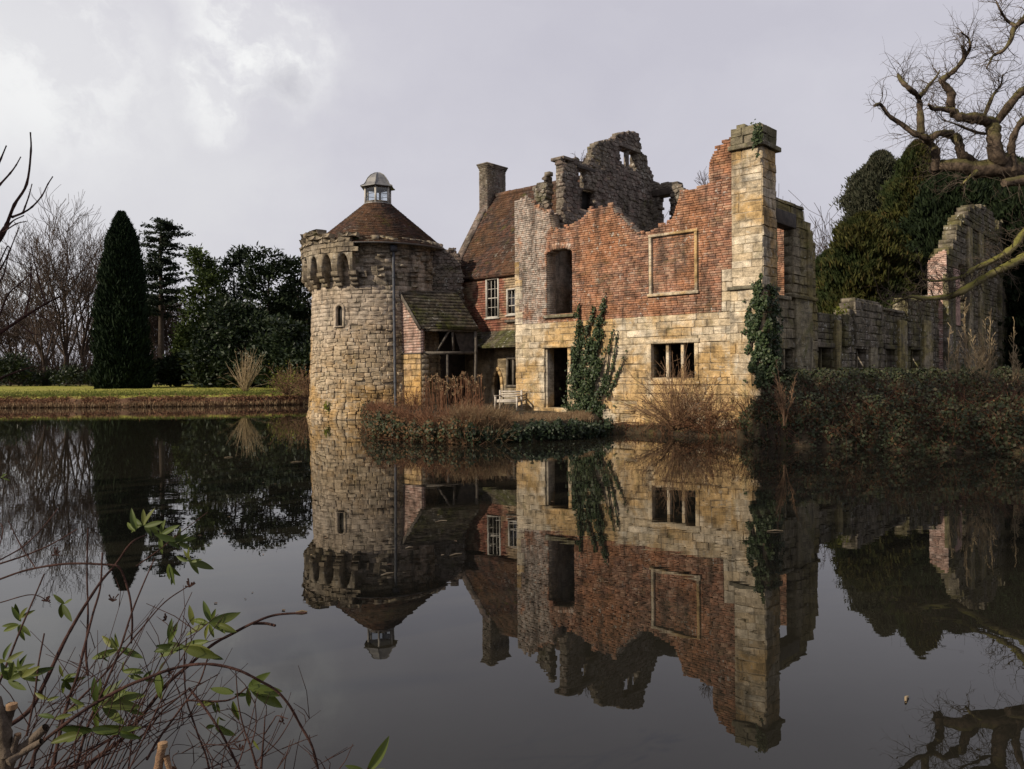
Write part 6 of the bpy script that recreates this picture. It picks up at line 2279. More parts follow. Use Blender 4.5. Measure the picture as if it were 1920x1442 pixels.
ivy_patch('bank_ivy', 'trailing ivy over the sloping right-hand bank', slope_fn(0.2, -0.12), 26000, 352, 'ivy_dull', 0.085, None, tuple(SHORE[i4 + 10]))
ivy_patch('leaf_litter', 'brown dead bracken and leaves mixed through the right-hand bank', slope_fn(0.10), 7000, 353, 'dead_leaf', 0.075, None, tuple(SHORE[i4 + 14]), cat='bracken')


def sl(r, n):
    k = r.integers(i4, i5, n)
    return np.column_stack([SHX[k] + r.uniform(-0.2, 0.2, n), SHY[k] + r.uniform(-0.1, 3.4, n)])


brush('bank_brambles', 'tangled brown bramble stems over the right-hand bank', 'brambles', sl, 1500, 0.2, 0.8, 0.8, 'russet', 0.007, 354)
brush('bank_twigs', 'thin dark twigs standing over the right-hand bank', 'twigs', sl, 1500, 0.3, 1.1, 0.6, 'twig', 0.007, 355)

for px, py, yt, Y, sd, lab, nst in ((1828, 742, 560, 21.5, 361, 'slender pale sapling before the broken tower fragment', 5), (1850, 735, 585, 22.2, 362, 'second pale sapling right of the slender one', 4), (1783, 735, 610, 21.8, 363, 'short bare sapling left of the slender one', 4), (1470, 770, 670, 21.0, 364, 'small bare grey shrub at the foot of the ivy pillar', 6), (1905, 745, 600, 21.5, 365, 'bare sapling at the right edge of the hedge', 4)):
    b = at(px, py, Y)
    H = at(px, yt, Y).z - b.z + 0.4
    t = thing('sapling', (b.x, b.y, b.z - 0.4), lab, 'sapling', 'saplings on the right bank')
    mb = MB()
    rq = rs(sd)
    S0, S1, Q0, Q1 = [], [], [], []
    for m_ in range(nst):                              # a few slim poles from one stool
        p = np.array([b.x, b.y, b.z - 0.4]) + np.array([rq.normal() * 0.06, rq.normal() * 0.05, 0])
        Hm = H * (1.0 if m_ == 0 else rq.uniform(0.45, 0.85))
        d = np.array([rq.normal() * (0.03 if m_ == 0 else 0.16), rq.normal() * 0.08, 1.0])
        rt = 0.026 if m_ == 0 else 0.014
        for j in range(10):
            d = d / np.linalg.norm(d)
            q = p + d * Hm / 10
            S0.append(p); S1.append(q); Q0.append(rt * (1 - 0.085 * j)); Q1.append(rt * (1 - 0.085 * (j + 1)))
            for k in range(rq.integers(2, 6) if j > 1 else 0):
                e = d + np.array([rq.normal(), rq.normal(), 0.25]) * 0.5
                e /= np.linalg.norm(e)
                L_ = H * rq.uniform(0.10, 0.26) * (1.15 - j / 10)
                a0 = p + (q - p) * rq.random(); a1 = a0 + e * L_ * 0.5
                e2 = e + np.array([0, 0, 0.35]); e2 /= np.linalg.norm(e2)
                a2 = a1 + e2 * L_ * 0.5
                S0 += [a0, a1]; S1 += [a1, a2]; Q0 += [0.0075, 0.0055]; Q1 += [0.0055, 0.0036]
                for _ in range(2):
                    e3 = e2 + rq.normal(size=3) * 0.45
                    S0.append(a1); S1.append(a1 + e3 / np.linalg.norm(e3) * L_ * 0.35); Q0.append(0.0048); Q1.append(0.0032)
            p = q
            d = d + rq.normal(size=3) * 0.04
    mb.segs(S0, S1, Q0, Q1, 5, 0.4)
    mb.build('stems', M['twig_pale' if px == 1470 else 'bark_pale'], t)

# mossy growth along the top of the low range
ivy_patch('wall_moss', 'bright moss and fern along the top of the low range', strands(LW.shifted(-0.2), [([(1545, 580), (1575, 586), (1597, 584)], [0.08, 0.12, 0.1]), ([(1553, 576), (1556, 568)], [0.1, 0.05])], 0.25), 500, 366, 'moss', 0.10, None, tuple(LW.pt(5, 0, 3.9)), cat='moss')
stem_shrub('wall_weeds', tuple(FW.pt(FW.sz(1315, 350)[0], -0.25, FW.sz(1315, 350)[1])), 12, 0.55, 0.35, 367, 'wispy dry weeds on top of the brick wall', 'twig', 0.006, 0.2, cat='weeds', min_r=0.004)
stem_shrub('wall_weeds', tuple(G.pt(G.sz(1097, 308)[0], -0.2, G.sz(1097, 308)[1])), 9, 0.5, 0.4, 368, 'wispy dry weeds in the notch of the gable', 'twig', 0.006, 0.2, cat='weeds', min_r=0.004)

# unseen evergreen added left of the frame to cast shade on the right bank
for nm, X_, Y_, H, R, sd, lab in (('shade_tree', -16.0, 3.9, 20.5, 5.6, 381, 'unseen evergreen tree added to shade the right bank'),):
    column_conifer(nm, (X_, Y_, 0.4), H, R, sd, lab, 'yew', 2600, leaf=0.95, lump=0.16, profile=([0, 0.12, 0.25, 0.6, 0.9, 1.0], [0.25, 0.5, 0.95, 1.0, 0.9, 0.3]), solid=False)


# ---------------------------------------------------------------- old oak reaching in from the right
r = rs(401)
OY = 21.0
oak = thing('oak_tree', (16.6, 20.5, 1.3), 'old bare oak with twisted mossy limbs reaching in from the right', 'tree')


def curve(pts, n=6):
    """Catmull-Rom through points"""
    P = [Vector(p) for p in pts]
    P = [P[0] + (P[0] - P[1])] + P + [P[-1] + (P[-1] - P[-2])]
    out = []
    for i in range(1, len(P) - 2):
        for k in range(n):
            t = k / n
            a, b, c, d = P[i - 1], P[i], P[i + 1], P[i + 2]
            out.append(0.5 * ((2 * b) + (c - a) * t + (2 * a - 5 * b + 4 * c - d) * t * t + (3 * b - a - 3 * c + d) * t ** 3))
    out.append(P[-2])
    return out


limbs = [  # pixel path, depth start/end, radius px start/end, material
    ([(2080, 350), (1985, 335), (1920, 326), (1879, 314), (1827, 318), (1799, 310), (1761, 312), (1746, 322)], 20.6, 21.2, 26, 11, 'bark_oak'),
    ([(1752, 318), (1755, 300), (1754, 283), (1744, 268), (1735, 262)], 21.2, 21.0, 9, 6, 'bark_oak'),
    ([(1832, 325), (1820, 303), (1803, 290), (1797, 266), (1785, 253), (1761, 250), (1743, 259), (1714, 250), (1691, 233), (1667, 217), (1651, 196), (1640, 198)], 21.0, 20.4, 12, 2.5, 'bark_oak'),
    ([(1727, 252), (1725, 205), (1721, 181), (1703, 165), (1690, 152), (1684, 140)], 20.8, 20.7, 8, 3, 'bark_oak'),
    ([(1722, 183), (1735, 170), (1743, 158), (1755, 145), (1762, 132)], 20.8, 21.2, 5, 1.2, 'bark_oak'),
    ([(1905, 322), (1886, 306), (1868, 290), (1863, 252), (1861, 233), (1845, 226), (1832, 222), (1799, 219), (1785, 206), (1782, 190), (1783, 174), (1767, 153), (1775, 143), (1790, 132), (1806, 112), (1809, 102), (1804, 86)], 20.8, 20.2, 15, 3, 'bark_oak'),
    ([(1809, 107), (1817, 95), (1819, 84), (1815, 71), (1802, 61)], 20.2, 20.0, 3.5, 1.4, 'bark_oak'),
    ([(1786, 208), (1765, 204), (1748, 204), (1741, 195)], 20.4, 20.0, 6, 2.5, 'bark_oak'),
    ([(1863, 235), (1874, 222), (1896, 193), (1912, 175), (1935, 160), (1990, 130)], 20.8, 20.5, 7, 9, 'bark_oak'),
    ([(1900, 320), (1896, 290), (1898, 264), (1910, 236), (1926, 222), (1960, 205)], 20.6, 20.0, 9, 5, 'bark_oak'),
    ([(1846, 216), (1861, 181), (1870, 168), (1877, 158), (1880, 140)], 20.7, 20.8, 4, 1.2, 'bark_oak'),
    ([(1862, 250), (1839, 250), (1809, 240), (1790, 232), (1766, 224)], 20.7, 20.1, 4, 1.0, 'bark_oak'),
    ([(1990, -10), (1935, 20), (1920, 36), (1901, 54), (1896, 73), (1882, 94), (1863, 104), (1856, 116), (1849, 128)], 19.5, 19.2, 8, 1.0, 'bark_oak'),
    ([(1905, 50), (1888, 38), (1876, 20), (1868, 2)], 19.4, 19.4, 3.5, 1.2, 'bark_oak'),
    ([(2060, 420), (1980, 450), (1920, 482), (1887, 500), (1840, 524), (1804, 546), (1780, 556), (1761, 558), (1735, 560), (1710, 556), (1690, 562), (1670, 572)], 19.6, 19.0, 11, 1.6, 'bark_moss'),
    ([(2040, 380), (1965, 405), (1920, 436), (1898, 466), (1854, 492), (1825, 505), (1807, 518), (1780, 524), (1750, 527), (1730, 523)], 19.8, 19.2, 9, 1.6, 'bark_moss'),
    ([(1990, 330), (1920, 338), (1882, 343)], 20.0, 20.0, 12, 9, 'bark_oak'),
    ([(1830, 322), (1815, 335), (1802, 348)], 20.6, 20.4, 4, 1.5, 'bark_moss')]
KT = 1.0 / FPX
tw0, tw1, twr = [], [], []
trunk_top = Vector((16.2, 20.6, 6.6))
for pts, y0, y1, r0, r1, mt in limbs:
    n = len(pts)
    W = []
    for i, p in enumerate(pts):
        f = i / (n - 1)
        W.append(at(p[0], p[1], y0 + (y1 - y0) * f + r.normal() * 0.12 * (0 < i)))
    C = curve(W, 5)
    if pts[0][0] > 1950:
        C = [trunk_top + Vector((0, 0, W[0].z - 6.6)) * 0.4] + C
    rad = [0.95 * (r0 + (r1 - r0) * (k / (len(C) - 1)) ** 0.8) * OY * KT * (1 + r.normal() * 0.12) for k in range(len(C))]
    mb = MB(); mb.tube(C, rad, 9)
    mb.build('limb', M[mt], oak, smooth=True)
    # twigs
    for k in range(2, len(C), 1):
        if C[k].x / C[k].y > 0.70:
            continue
        for _ in range(3 if mt == 'bark_moss' else 2):
            if r.random() < 0.55:
                d = (C[k] - C[k - 1]).normalized()
                s = Vector(r.normal(size=3)); s -= d * s.dot(d); s.normalize()
                dd = (d * 0.4 + s * 0.9 + Vector((0, 0, 0.35 if mt == 'bark_oak' else 0.05))).normalized()
                L = r.uniform(0.2, 0.95)
                p = C[k].copy()
                rr_ = 0.012
                for j in range(4):
                    q = p + dd * L / 4
                    tw0.append(tuple(p)); tw1.append(tuple(q)); twr.append(rr_)
                    for m_ in range(2):
                        if r.random() < 0.75:
                            d3 = (dd + Vector(r.normal(size=3)) * 0.7).normalized()
                            q3 = q + d3 * L * r.uniform(0.15, 0.4)
                            tw0.append(tuple(q)); tw1.append(tuple(q3)); twr.append(rr_ * 0.5)
                            if r.random() < 0.6:
                                q4 = q3 + (d3 + Vector(r.normal(size=3)) * 0.6).normalized() * L * 0.2
                                tw0.append(tuple(q3)); tw1.append(tuple(q4)); twr.append(rr_ * 0.4)
                    dd = (dd + Vector(r.normal(size=3)) * 0.35).normalized()
                    p = q
                    rr_ *= 0.75
mb = MB(); mb.segs(tw0, tw1, np.array(twr), np.array(twr) * 0.7, 3, 0.4)
tag(mb.build('twigs', M['bark'], oak), kind='stuff')
mb = MB()
mb.tube([(16.8, 20.5, 0.6), (16.7, 20.5, 1.6), (16.4, 20.6, 4.0), (16.2, 20.6, 6.6), (16.6, 20.9, 9.5), (17.5, 21, 12.5)], [1.0, 0.72, 0.6, 0.52, 0.35, 0.18], 14)
mb.build('trunk', M['bark_oak'], oak, smooth=True)

# ---------------------------------------------------------------- twigs of a near tree at the left edge
near = thing('near_tree', (-7.0, 2.4, 0.3), 'bare budding twigs of a near tree crossing the left edge', 'tree')
r = rs(411)
lt = [([(-60, 560), (0, 442), (12, 422), (27, 384), (50, 345), (58, 283), (57, 248)], 4, 1.2), ([(23, 407), (43, 399), (60, 388), (78, 368), (90, 345), (99, 331)], 2.2, 1.0), ([(-30, 380), (0, 346), (19, 325), (30, 310), (39, 294)], 2.4, 1.0),
      ([(-12, 330), (2, 297), (12, 273)], 2, 1), ([(43, 399), (47, 388), (54, 368), (60, 345)], 1.8, 0.8), ([(-50, 500), (0, 452), (20, 418), (45, 404)], 2.2, 1), ([(5, 436), (30, 420), (49, 415)], 1.5, 0.8),
      ([(-40, 560), (0, 505), (18, 470), (36, 425)], 2, 0.9), ([(-30, 545), (0, 490), (14, 462), (20, 470)], 1.6, 0.8), ([(-60, 660), (0, 624), (47, 593), (85, 570), (113, 555)], 4, 1.2), ([(47, 593), (56, 550), (58, 520), (58, 489)], 2, 0.9),
      ([(0, 590), (16, 551), (40, 530), (58, 512)], 1.8, 0.8), ([(-40, 735), (0, 710), (30, 698), (62, 687)], 3.2, 1.0), ([(-20, 545), (5, 520), (15, 480), (22, 462)], 1.6, 0.8), ([(85, 570), (74, 530), (58, 462)], 1.6, 0.8), ([(60, 586), (90, 600), (110, 620)], 1.4, 0.7), ([(30, 602), (60, 625), (80, 628)], 1.4, 0.7)]
for pts, r0, r1 in lt:
    W = [at(p[0], p[1], 6.2 + 0.03 * i + r.normal() * 0.03) for i, p in enumerate(pts)]
    C = curve(W, 5)
    rad = [(r0 + (r1 - r0) * k / (len(C) - 1)) * 6.2 * KT * (1.25 if k % 5 == 0 else 1) for k in range(len(C))]
    mb = MB(); mb.tube(C, rad, 6)
    mb.build('twig', M['twig'], near, smooth=True)
mb = MB()
mb.tube(curve([(-7.0, 2.4, -0.1), (-6.95, 2.45, 0.6), (-6.9, 2.5, 2.2), (-7.0, 2.6, 4.2)], 4), [0.34 - 0.011 * k for k in range(13)], 12)
mb.build('trunk', M['bark'], near, smooth=True)
KN = Vector((-5.6, 5.4, 2.6))
mb = MB(); C = curve([Vector((-6.9, 2.5, 1.5)), Vector((-6.6, 3.6, 2.0)), KN], 6)
mb.tube(C, [0.14 - 0.006 * k for k in range(len(C))], 9); mb.build('bough', M['bark'], near, smooth=True)
for f0, e in ((0.9, at(-60, 660, 6.2)), (1.0, at(-50, 530, 6.2)), (0.75, at(-40, 735, 6.2)), (1.0, at(-30, 380, 6.2)), (0.85, at(-60, 560, 6.2)), (0.95, at(-40, 560, 6.2))):
    st_ = C[int(f0 * (len(C) - 1))]
    m1 = st_.lerp(e, 0.5) + Vector((r.normal() * 0.08, r.normal() * 0.1, r.normal() * 0.1))
    q = curve([st_, m1, e], 5)
    mb = MB(); mb.tube(q, [0.045 + (0.016 - 0.045) * (k / (len(q) - 1)) ** 0.6 for k in range(len(q))], 7)
    mb.build('branch', M['twig'], near, smooth=True)
mb = MB(); grow_tree(mb, (-7.0, 2.55, 3.2), 6.5, rs(412), n_main=6, spread=0.4, trunk_r=0.18, levels=4, kids=(5, 5, 4, 3), trunk_frac=0.2, up=0.6, min_r=0.005)
mb.build('crown', M['bark'], near)

# ---------------------------------------------------------------- foreground shrub, lower left
r = rs(421)
fg = thing('foreground_shrub', (-1.9, 2.5, 0.35), 'leggy rhododendron with bare arching stems in the lower left foreground', 'shrub')
stems = [  # pixels, depth near/far, radius px
    ([(150, 1460), (174, 1427), (232, 1383), (268, 1340), (313, 1283), (358, 1244), (397, 1210), (436, 1188), (475, 1168), (517, 1153), (575, 1149)], 2.6, 2.9, 4.2, 2.2),
    ([(475, 1169), (498, 1169), (516, 1173)], 2.85, 2.85, 3, 2.6),
    ([(60, 1440), (72, 1400), (127, 1354), (180, 1318), (239, 1286), (280, 1270), (305, 1260), (344, 1249), (383, 1245), (419, 1249), (453, 1259), (486, 1276), (517, 1294), (542, 1322), (564, 1361), (584, 1397), (595, 1436), (602, 1475)], 2.3, 2.6, 3.4, 2.2),
    ([(-20, 1390), (0, 1372), (54, 1333), (83, 1282), (119, 1206), (145, 1159), (170, 1119), (192, 1087), (217, 1058), (246, 1018), (275, 1003)], 2.5, 3.0, 4.5, 1.5),
    ([(165, 990), (163, 1072), (165, 1155), (161, 1220), (165, 1267)], 2.9, 2.8, 1.3, 2.2),
    ([(192, 1036), (188, 1101), (174, 1152), (159, 1210), (145, 1267), (127, 1318), (109, 1390), (98, 1450)], 2.9, 2.4, 1.6, 3.2),
    ([(-10, 1090), (0, 1086), (54, 1068), (127, 1057), (203, 1059), (224, 1065), (235, 1090), (244, 1123), (248, 1166), (246, 1206)], 2.9, 2.9, 2.0, 1.8),
    ([(-10, 1060), (0, 1057), (54, 1039), (101, 1018), (145, 992)], 3.0, 3.1, 2, 1),
    ([(0, 1050), (43, 1025), (80, 989), (109, 953)], 3.0, 3.1, 1.4, 0.8),
    ([(83, 1076), (62, 1126), (40, 1177), (14, 1242), (-5, 1290)], 2.9, 2.6, 1.2, 2.2),
    ([(356, 1097), (308, 1130), (261, 1184), (232, 1220), (190, 1270), (120, 1340)], 2.9, 2.5, 1.0, 2.0),
    ([(290, 1047), (268, 1097), (246, 1152), (224, 1220), (195, 1290), (163, 1365), (140, 1450)], 2.9, 2.4, 1.2, 2.6),
    ([(83, 1188), (72, 1246), (65, 1304), (50, 1380)], 2.7, 2.5, 1.4, 2.2),
    ([(354, 1290), (380, 1322), (408, 1363), (431, 1405), (455, 1455)], 2.6, 2.5, 2.2, 2.4),
    ([(389, 1235), (375, 1277), (350, 1313), (322, 1352), (297, 1386), (275, 1425)], 2.7, 2.5, 1.4, 2.2),
    ([(350, 1196), (345, 1249), (350, 1313), (361, 1347), (372, 1380), (386, 1416), (395, 1455)], 2.7, 2.6, 1.2, 1.8),
    ([(350, 1313), (405, 1315), (436, 1310), (464, 1288)], 2.6, 2.6, 2, 1.4),
    ([(260, 1385), (280, 1366), (305, 1333), (355, 1291)], 2.5, 2.6, 2, 1.6),
    ([(490, 1470), (470, 1400), (458, 1369), (447, 1319), (442, 1257)], 2.4, 2.5, 2.2, 0.9),
    ([(488, 1470), (492, 1410), (495, 1375), (497, 1341)], 2.4, 2.4, 2.6, 1.0),
    ([(495, 1378), (512, 1352), (520, 1342), (540, 1348)], 2.4, 2.4, 1.4, 0.7),
    ([(470, 1400), (480, 1360), (478, 1310)], 2.4, 2.4, 1.4, 0.7),
    ([(458, 1369), (430, 1395), (390, 1396), (372, 1400)], 2.4, 2.4, 1.2, 0.8),
    ([(490, 1420), (520, 1390), (545, 1350), (552, 1330)], 2.4, 2.4, 1.3, 0.7),
    ([(531, 1460), (536, 1420), (543, 1398)], 2.35, 2.35, 1.2, 0.8),
    ([(585, 1400), (582, 1390), (580, 1378)], 2.6, 2.6, 1.2, 0.8),
    ([(-10, 970), (5, 990), (0, 1020), (-10, 1060)], 3.1, 3.0, 1.2, 1.0),
    ([(15, 975), (40, 1025), (66, 1064)], 3.1, 3.0, 1.0, 1.2),
    ([(0, 1130), (60, 1115), (95, 1130)], 3.0, 3.0, 1.0, 0.9),
    ([(390, 960), (330, 1005), (300, 1030), (255, 1062)], 3.0, 2.9, 0.8, 1.2),
    ([(-10, 1310), (5, 1360), (12, 1410), (10, 1460)], 2.2, 2.2, 11, 15),
    ([(22, 1322), (14, 1345), (8, 1375), (12, 1420)], 2.2, 2.2, 9.5, 11),
    ([(86, 1364), (50, 1396), (22, 1416), (0, 1440)], 2.2, 2.2, 8, 11),
    ([(78, 1390), (40, 1412), (15, 1430)], 2.2, 2.2, 6, 8),
    ([(33, 1378), (27, 1398), (22, 1430)], 2.2, 2.2, 6, 7)]
for pts, y0, y1, r0, r1 in stems:
    n = len(pts)
    W = [at(p[0], p[1], y0 + (y1 - y0) * i / (n - 1) + r.normal() * 0.012) for i, p in enumerate(pts)]
    C = curve(W, 6)
    rad = [(r0 + (r1 - r0) * k / (len(C) - 1)) * (y0 + y1) / 2 * KT * (1 + r.normal() * 0.05) for k in range(len(C))]
    mb = MB(); mb.tube(C, rad, 8)
    mb.build('stem', M['bark'] if r0 > 5 else M['twig'], fg, smooth=True)
# pale sawn ends on the thick stubs
for (x, y, Y, rd) in ((22, 1321, 2.2, 9.5), (305, 1394, 2.3, 8.5), (33, 1377, 2.2, 6)):
    p = at(x, y, Y)
    mb = MB(); mb.tube([p - Vector((0, 0, 0.012)), p + Vector((0, 0, 0.002))], rd * Y * KT * 1.02, 12)
    mb.build('cut_end', M['cut_wood'], fg)
for pts, rd in (([(305, 1396), (300, 1420), (292, 1470)], 8), ([(311, 1418), (318, 1445), (322, 1475)], 5.5), ([(324, 1440), (318, 1470)], 7)):
    W = [at(p[0], p[1], 2.3) for p in pts]
    mb = MB(); cw = curve(W, 4); mb.tube(cw, [rd * 2.3 * KT * (1 + r.normal() * 0.06) for _ in cw], 10); mb.build('cut_stub', M['twig_pale'], fg, smooth=True)
# wiry filler stems
mb = MB()
for i in range(56):
    x0, y0 = r.uniform(-30, 240) if i < 42 else r.uniform(300, 560), 1455
    ang = r.uniform(0.25, 1.25)
    L = r.uniform(120, 420) * (1 if i < 42 else 0.4)
    x1, y1 = x0 + L * math.cos(ang) * 0.9, y0 - L * math.sin(ang)
    xm, ym = (x0 + x1) / 2 + r.normal() * 18 - 10, (y0 + y1) / 2 + r.normal() * 18
    Y0 = r.uniform(2.2, 2.8)
    C = curve([at(x0, y0, Y0), at(xm, ym, Y0 + 0.1), at(x1, y1, Y0 + 0.25)], 5)
    rw = r.uniform(0.7, 1.6)
    mb.tube(C, [rw * Y0 * KT * (1.2 - 0.07 * k) for k in range(len(C))], 5, r.random())
    for _ in range(3):
        k = int(r.integers(4, len(C) - 1))
        p = C[k]
        q = p + Vector((r.normal() * 0.08, r.normal() * 0.04, abs(r.normal()) * 0.09 + 0.03))
        mb.tube([p, (p + q) / 2 + Vector((0.01, 0, 0.004)), q], [0.0016, 0.0013, 0.0009], 4, r.random())
tag(mb.build('wiry_twigs', M['twig'], fg), kind='stuff')


def leaf_mesh(name, curl, fold):
    """one blade: pointed ellipse folded along the midrib, unit length along +x"""
    n = 8
    V, F = [], []
    for i in range(n + 1):
        t = i / n
        w_ = 0.14 * (math.sin(math.pi * min(1.0, t * 0.97 + 0.03)) ** 0.75) * (1.1 - 0.25 * t)
        z = -curl * t * t
        V += [(t, -w_, z + fold * w_), (t, -w_ * 0.5, z + fold * w_ * 0.4), (t, 0, z), (t, w_ * 0.5, z + fold * w_ * 0.4), (t, w_, z + fold * w_)]
    for i in range(n):
        for k in range(4):
            F.append((i * 5 + k, (i + 1) * 5 + k, (i + 1) * 5 + k + 1, i * 5 + k + 1))
    me = bpy.data.meshes.new(name)
    me.from_pydata(V, [], F)
    me.materials.append(M['leaf'])
    for p in me.polygons:
        p.use_smooth = True
    return me


LM = [leaf_mesh('leaf', c, f) for c, f in ((0.10, 0.35), (0.25, 0.5), (0.02, 0.25), (0.35, 0.6), (0.16, 0.15))]


def add_leaf(x, y, ang, ln, Y, parent):
    """leaf whose stalk sits at photo point x, y at distance Y and which points along ang (degrees, up = 90)"""
    p = at(x, y, Y)
    a = math.radians(ang)
    toward = r.uniform(-0.4, 0.4)
    xa = Vector((math.cos(a), toward, math.sin(a))).normalized()
    nrm = Vector((r.normal() * 0.3, -1.0, 0.5 + r.normal() * 0.35))
    ya = nrm.cross(xa).normalized()
    za = xa.cross(ya)
    L = 1.04 * ln * Y * KT * math.sqrt(1 + toward * toward)
    mw = Matrix(((xa.x, ya.x, za.x, 0), (xa.y, ya.y, za.y, 0), (xa.z, ya.z, za.z, 0), (0, 0, 0, 1)))
    mw = Matrix.Translation(p) @ mw @ Matrix.Scale(L, 4)
    return link('leaf', LM[int(r.integers(len(LM)))], parent, mw)


whorls = [  # x, y, depth, [(angle, length px)...]
    (270, 985, 3.0, [(100, 30), (60, 34), (20, 38), (150, 30), (-20, 34), (190, 28), (-60, 30)]),
    (300, 1005, 3.0, [(70, 32), (30, 42), (0, 40), (-30, 36), (120, 26), (-75, 34)]),
    (330, 1015, 3.0, [(40, 32), (10, 34), (-20, 30), (80, 26), (150, 34)]),
    (255, 995, 3.0, [(110, 44), (150, 26)]),
    (355, 1052, 2.95, [(-25, 42), (-60, 38), (90, 32), (130, 24), (170, 26), (20, 20)]),
    (318, 1060, 2.95, [(-80, 34), (-100, 30), (-55, 24)]),
    (325, 1075, 2.95, [(-88, 24)]),
    (392, 1168, 2.8, [(110, 38), (35, 22), (12, 58), (-20, 46), (175, 36), (200, 44), (-70, 30), (-120, 30), (60, 30)]),
    (405, 1170, 2.8, [(20, 44), (-12, 34), (-40, 26)]),
    (368, 1172, 2.8, [(95, 40)]),
    (345, 1214, 2.7, [(180, 60), (200, 56), (-5, 62), (-15, 66), (10, 44), (165, 44), (140, 30)]),
    (318, 1205, 2.7, [(80, 34), (60, 30), (100, 42)]),
    (385, 1224, 2.7, [(-25, 34), (-10, 24)]),
    (468, 1288, 2.6, [(35, 48), (-10, 62), (-25, 58), (-50, 66), (-95, 34), (-5, 40)]),
    (440, 1302, 2.6, [(160, 46), (0, 28), (175, 40)]),
    (438, 1316, 2.6, [(-85, 44)]),
    (402, 1318, 2.6, [(-82, 26), (175, 30), (-60, 22)]),
    (412, 1342, 2.6, [(-55, 20), (-100, 18)]),
    (402, 1362, 2.6, [(200, 26), (-30, 36), (-15, 28)]),
    (474, 1388, 2.45, [(-60, 24)]),
    (190, 1318, 2.5, [(55, 60), (75, 50), (25, 58), (5, 78), (-10, 74), (110, 44), (-150, 40), (-30, 62), (40, 64)]),
    (178, 1318, 2.5, [(-100, 52), (-85, 46), (95, 44)]),
    (175, 1368, 2.4, [(0, 66), (8, 62), (-12, 44), (170, 60)]),
    (222, 1370, 2.4, [(-20, 42), (-5, 36)]),
    (155, 1376, 2.4, [(185, 52), (165, 40), (200, 40)]),
    (238, 1328, 2.5, [(-25, 34), (-5, 30)]),
    (222, 1215, 2.75, [(100, 28), (160, 46), (190, 44), (-25, 46), (130, 26), (-5, 30)]),
    (190, 1228, 2.75, [(190, 30), (-60, 24)]),
    (232, 1258, 2.7, [(10, 30), (-15, 34), (100, 20)]),
    (268, 1272, 2.7, [(-10, 30), (30, 24), (160, 34)]),
    (298, 1260, 2.65, [(-85, 46), (-100, 40), (70, 22)]),
    (35, 1258, 2.6, [(60, 34), (20, 32), (170, 34), (200, 32), (100, 26), (-20, 36), (140, 36), (-60, 26)]),
    (15, 1275, 2.6, [(150, 30), (60, 34), (-30, 36), (100, 34), (20, 40)]),
    (45, 1270, 2.6, [(15, 44), (30, 40), (-10, 32)]),
    (10, 1240, 2.6, [(170, 30), (30, 34), (80, 30)]),
    (38, 1160, 2.8, [(60, 32), (90, 30), (30, 26), (120, 34)]),
    (35, 1172, 2.8, [(-60, 34), (-40, 28), (180, 30), (200, 30)]),
    (118, 1132, 2.85, [(-110, 36), (135, 24), (-40, 34), (30, 18)]),
    (118, 1272, 2.65, [(110, 26), (20, 30), (-10, 34), (-70, 30), (-95, 28)]),
    (88, 1310, 2.55, [(160, 30), (20, 26)]),
    (160, 1320, 2.5, [(150, 26), (190, 30)]),
    (100, 1350, 2.45, [(170, 36), (10, 30)]),
    (5, 897, 3.4, [(30, 14), (80, 12), (-20, 12)])]
for x, y, Y, ls in whorls:
    for a, ln in ls:
        add_leaf(x + r.normal() * 2, y + r.normal() * 2, a + r.normal() * 6, ln * r.uniform(0.85, 1.12), Y + r.normal() * 0.03, fg)
# seed heads
mb = MB()
for (x, y) in ((356, 1095), (311, 1157), (211, 1122), (105, 1034), (88, 1122), (318, 1258), (450, 1400), (530, 1348)):
    for _ in range(9):
        p = at(x + r.normal() * 5, y + r.normal() * 5, 2.8)
        mb.tube([at(x, y + 6, 2.8), p], [0.0012, 0.003], 4)
tag(mb.build('seed_head', M['twig'], fg), kind='stuff')

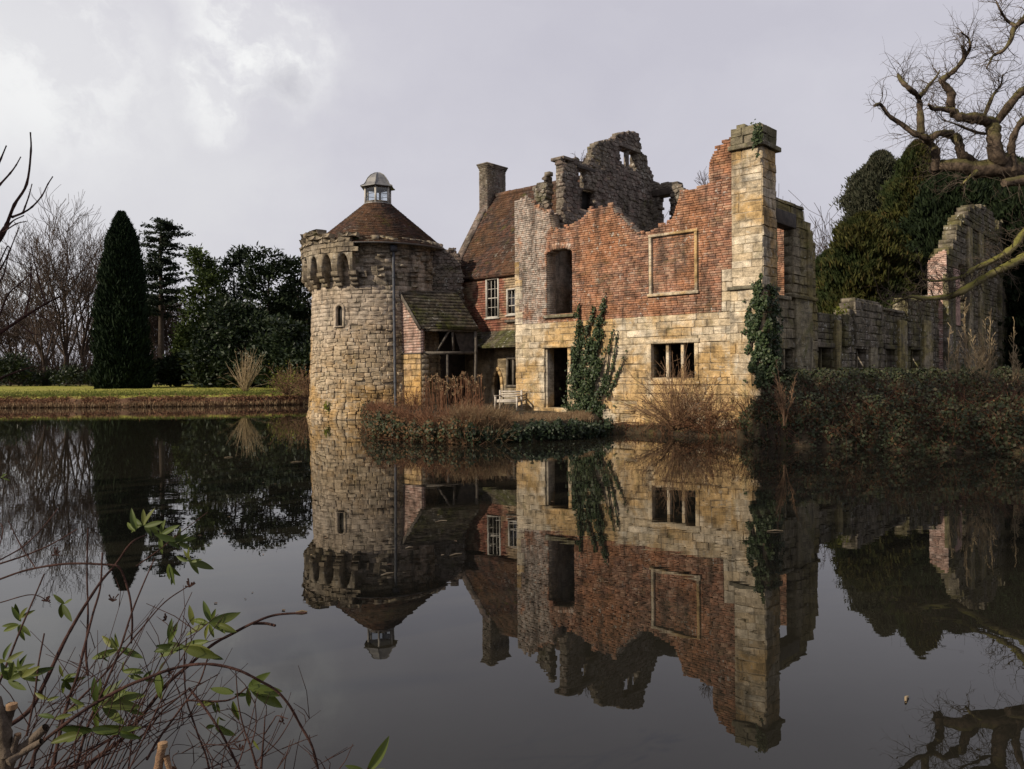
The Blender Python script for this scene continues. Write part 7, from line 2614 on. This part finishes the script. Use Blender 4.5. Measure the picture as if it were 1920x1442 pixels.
# a single leafy shoot poking up at the bottom edge
sh = thing('leafy_shoot', (-0.42, 2.2, 0.3), 'single green leafy shoot poking up at the bottom edge', 'plant')
mb = MB(); mb.tube([at(676, 1500, 2.3), at(682, 1470, 2.3), at(690, 1440, 2.3)], 0.003, 6); mb.build('stem', M['twig'], sh)
for a, ln, x, y in ((52, 66, 688, 1448), (150, 40, 686, 1450), (20, 34, 690, 1452)):
    add_leaf(x, y, a, ln, 2.3, sh)

# ---------------------------------------------------------------- floating twigs on the water
r = rs(431)
for x0, y0, x1, y1, lab in ((714, 1079, 737, 1074, 'pale floating twig over the reflection of the tower'), (843, 1042, 866, 1038, 'pale floating twig over the reflection of the lean-to'), (816, 979, 838, 976, 'small floating twig left of the doorway reflection'),
                            (545, 867, 566, 865, 'short floating twig on the dark water left of the tower'), (1438, 996, 1468, 995, 'straight floating twig over the reflection of the ruined wing'), (420, 858, 436, 857, 'tiny floating twig in the dark tree reflection'),
                            (1698, 1316, 1703, 1306, 'small dark floating twig in the sky reflection at right'), (555, 1148, 576, 1147, 'dark floating twig at the tip of the arching stem'), (760, 1028, 774, 1026, 'small floating twig below the tower pipe reflection')):
    p, q = onz(x0, y0, 0.006), onz(x1, y1, 0.006)
    mb = MB(); mb.tube([p, (p + q) / 2 + Vector((0, 0.01, 0.006)), q], [0.006, 0.009, 0.005], 6)
    tag(mb.build('floating_twig', M['bark_pale']), lab, 'twig', 'twigs floating on the lake')
r = rs(432)
mb = MB()
for i in range(40):
    x, y = r.uniform(300, 1300), r.uniform(850, 1150)
    p = onz(x, y, 0.004)
    a = r.uniform(0, 6.28)
    s = r.uniform(0.015, 0.04)
    mb.add([(p.x + math.cos(a + k * 1.57) * s * (1 if k % 2 == 0 else 0.5), p.y + math.sin(a + k * 1.57) * s * (1 if k % 2 == 0 else 0.5), 0.004 + 0.004 * (k % 2)) for k in range(4)], [(0, 1, 2, 3)], r.random())
tag(mb.build('floating_leaves', M['straw']), 'scattered tiny dead leaves floating on the dark water', 'leaves', None, 'stuff')
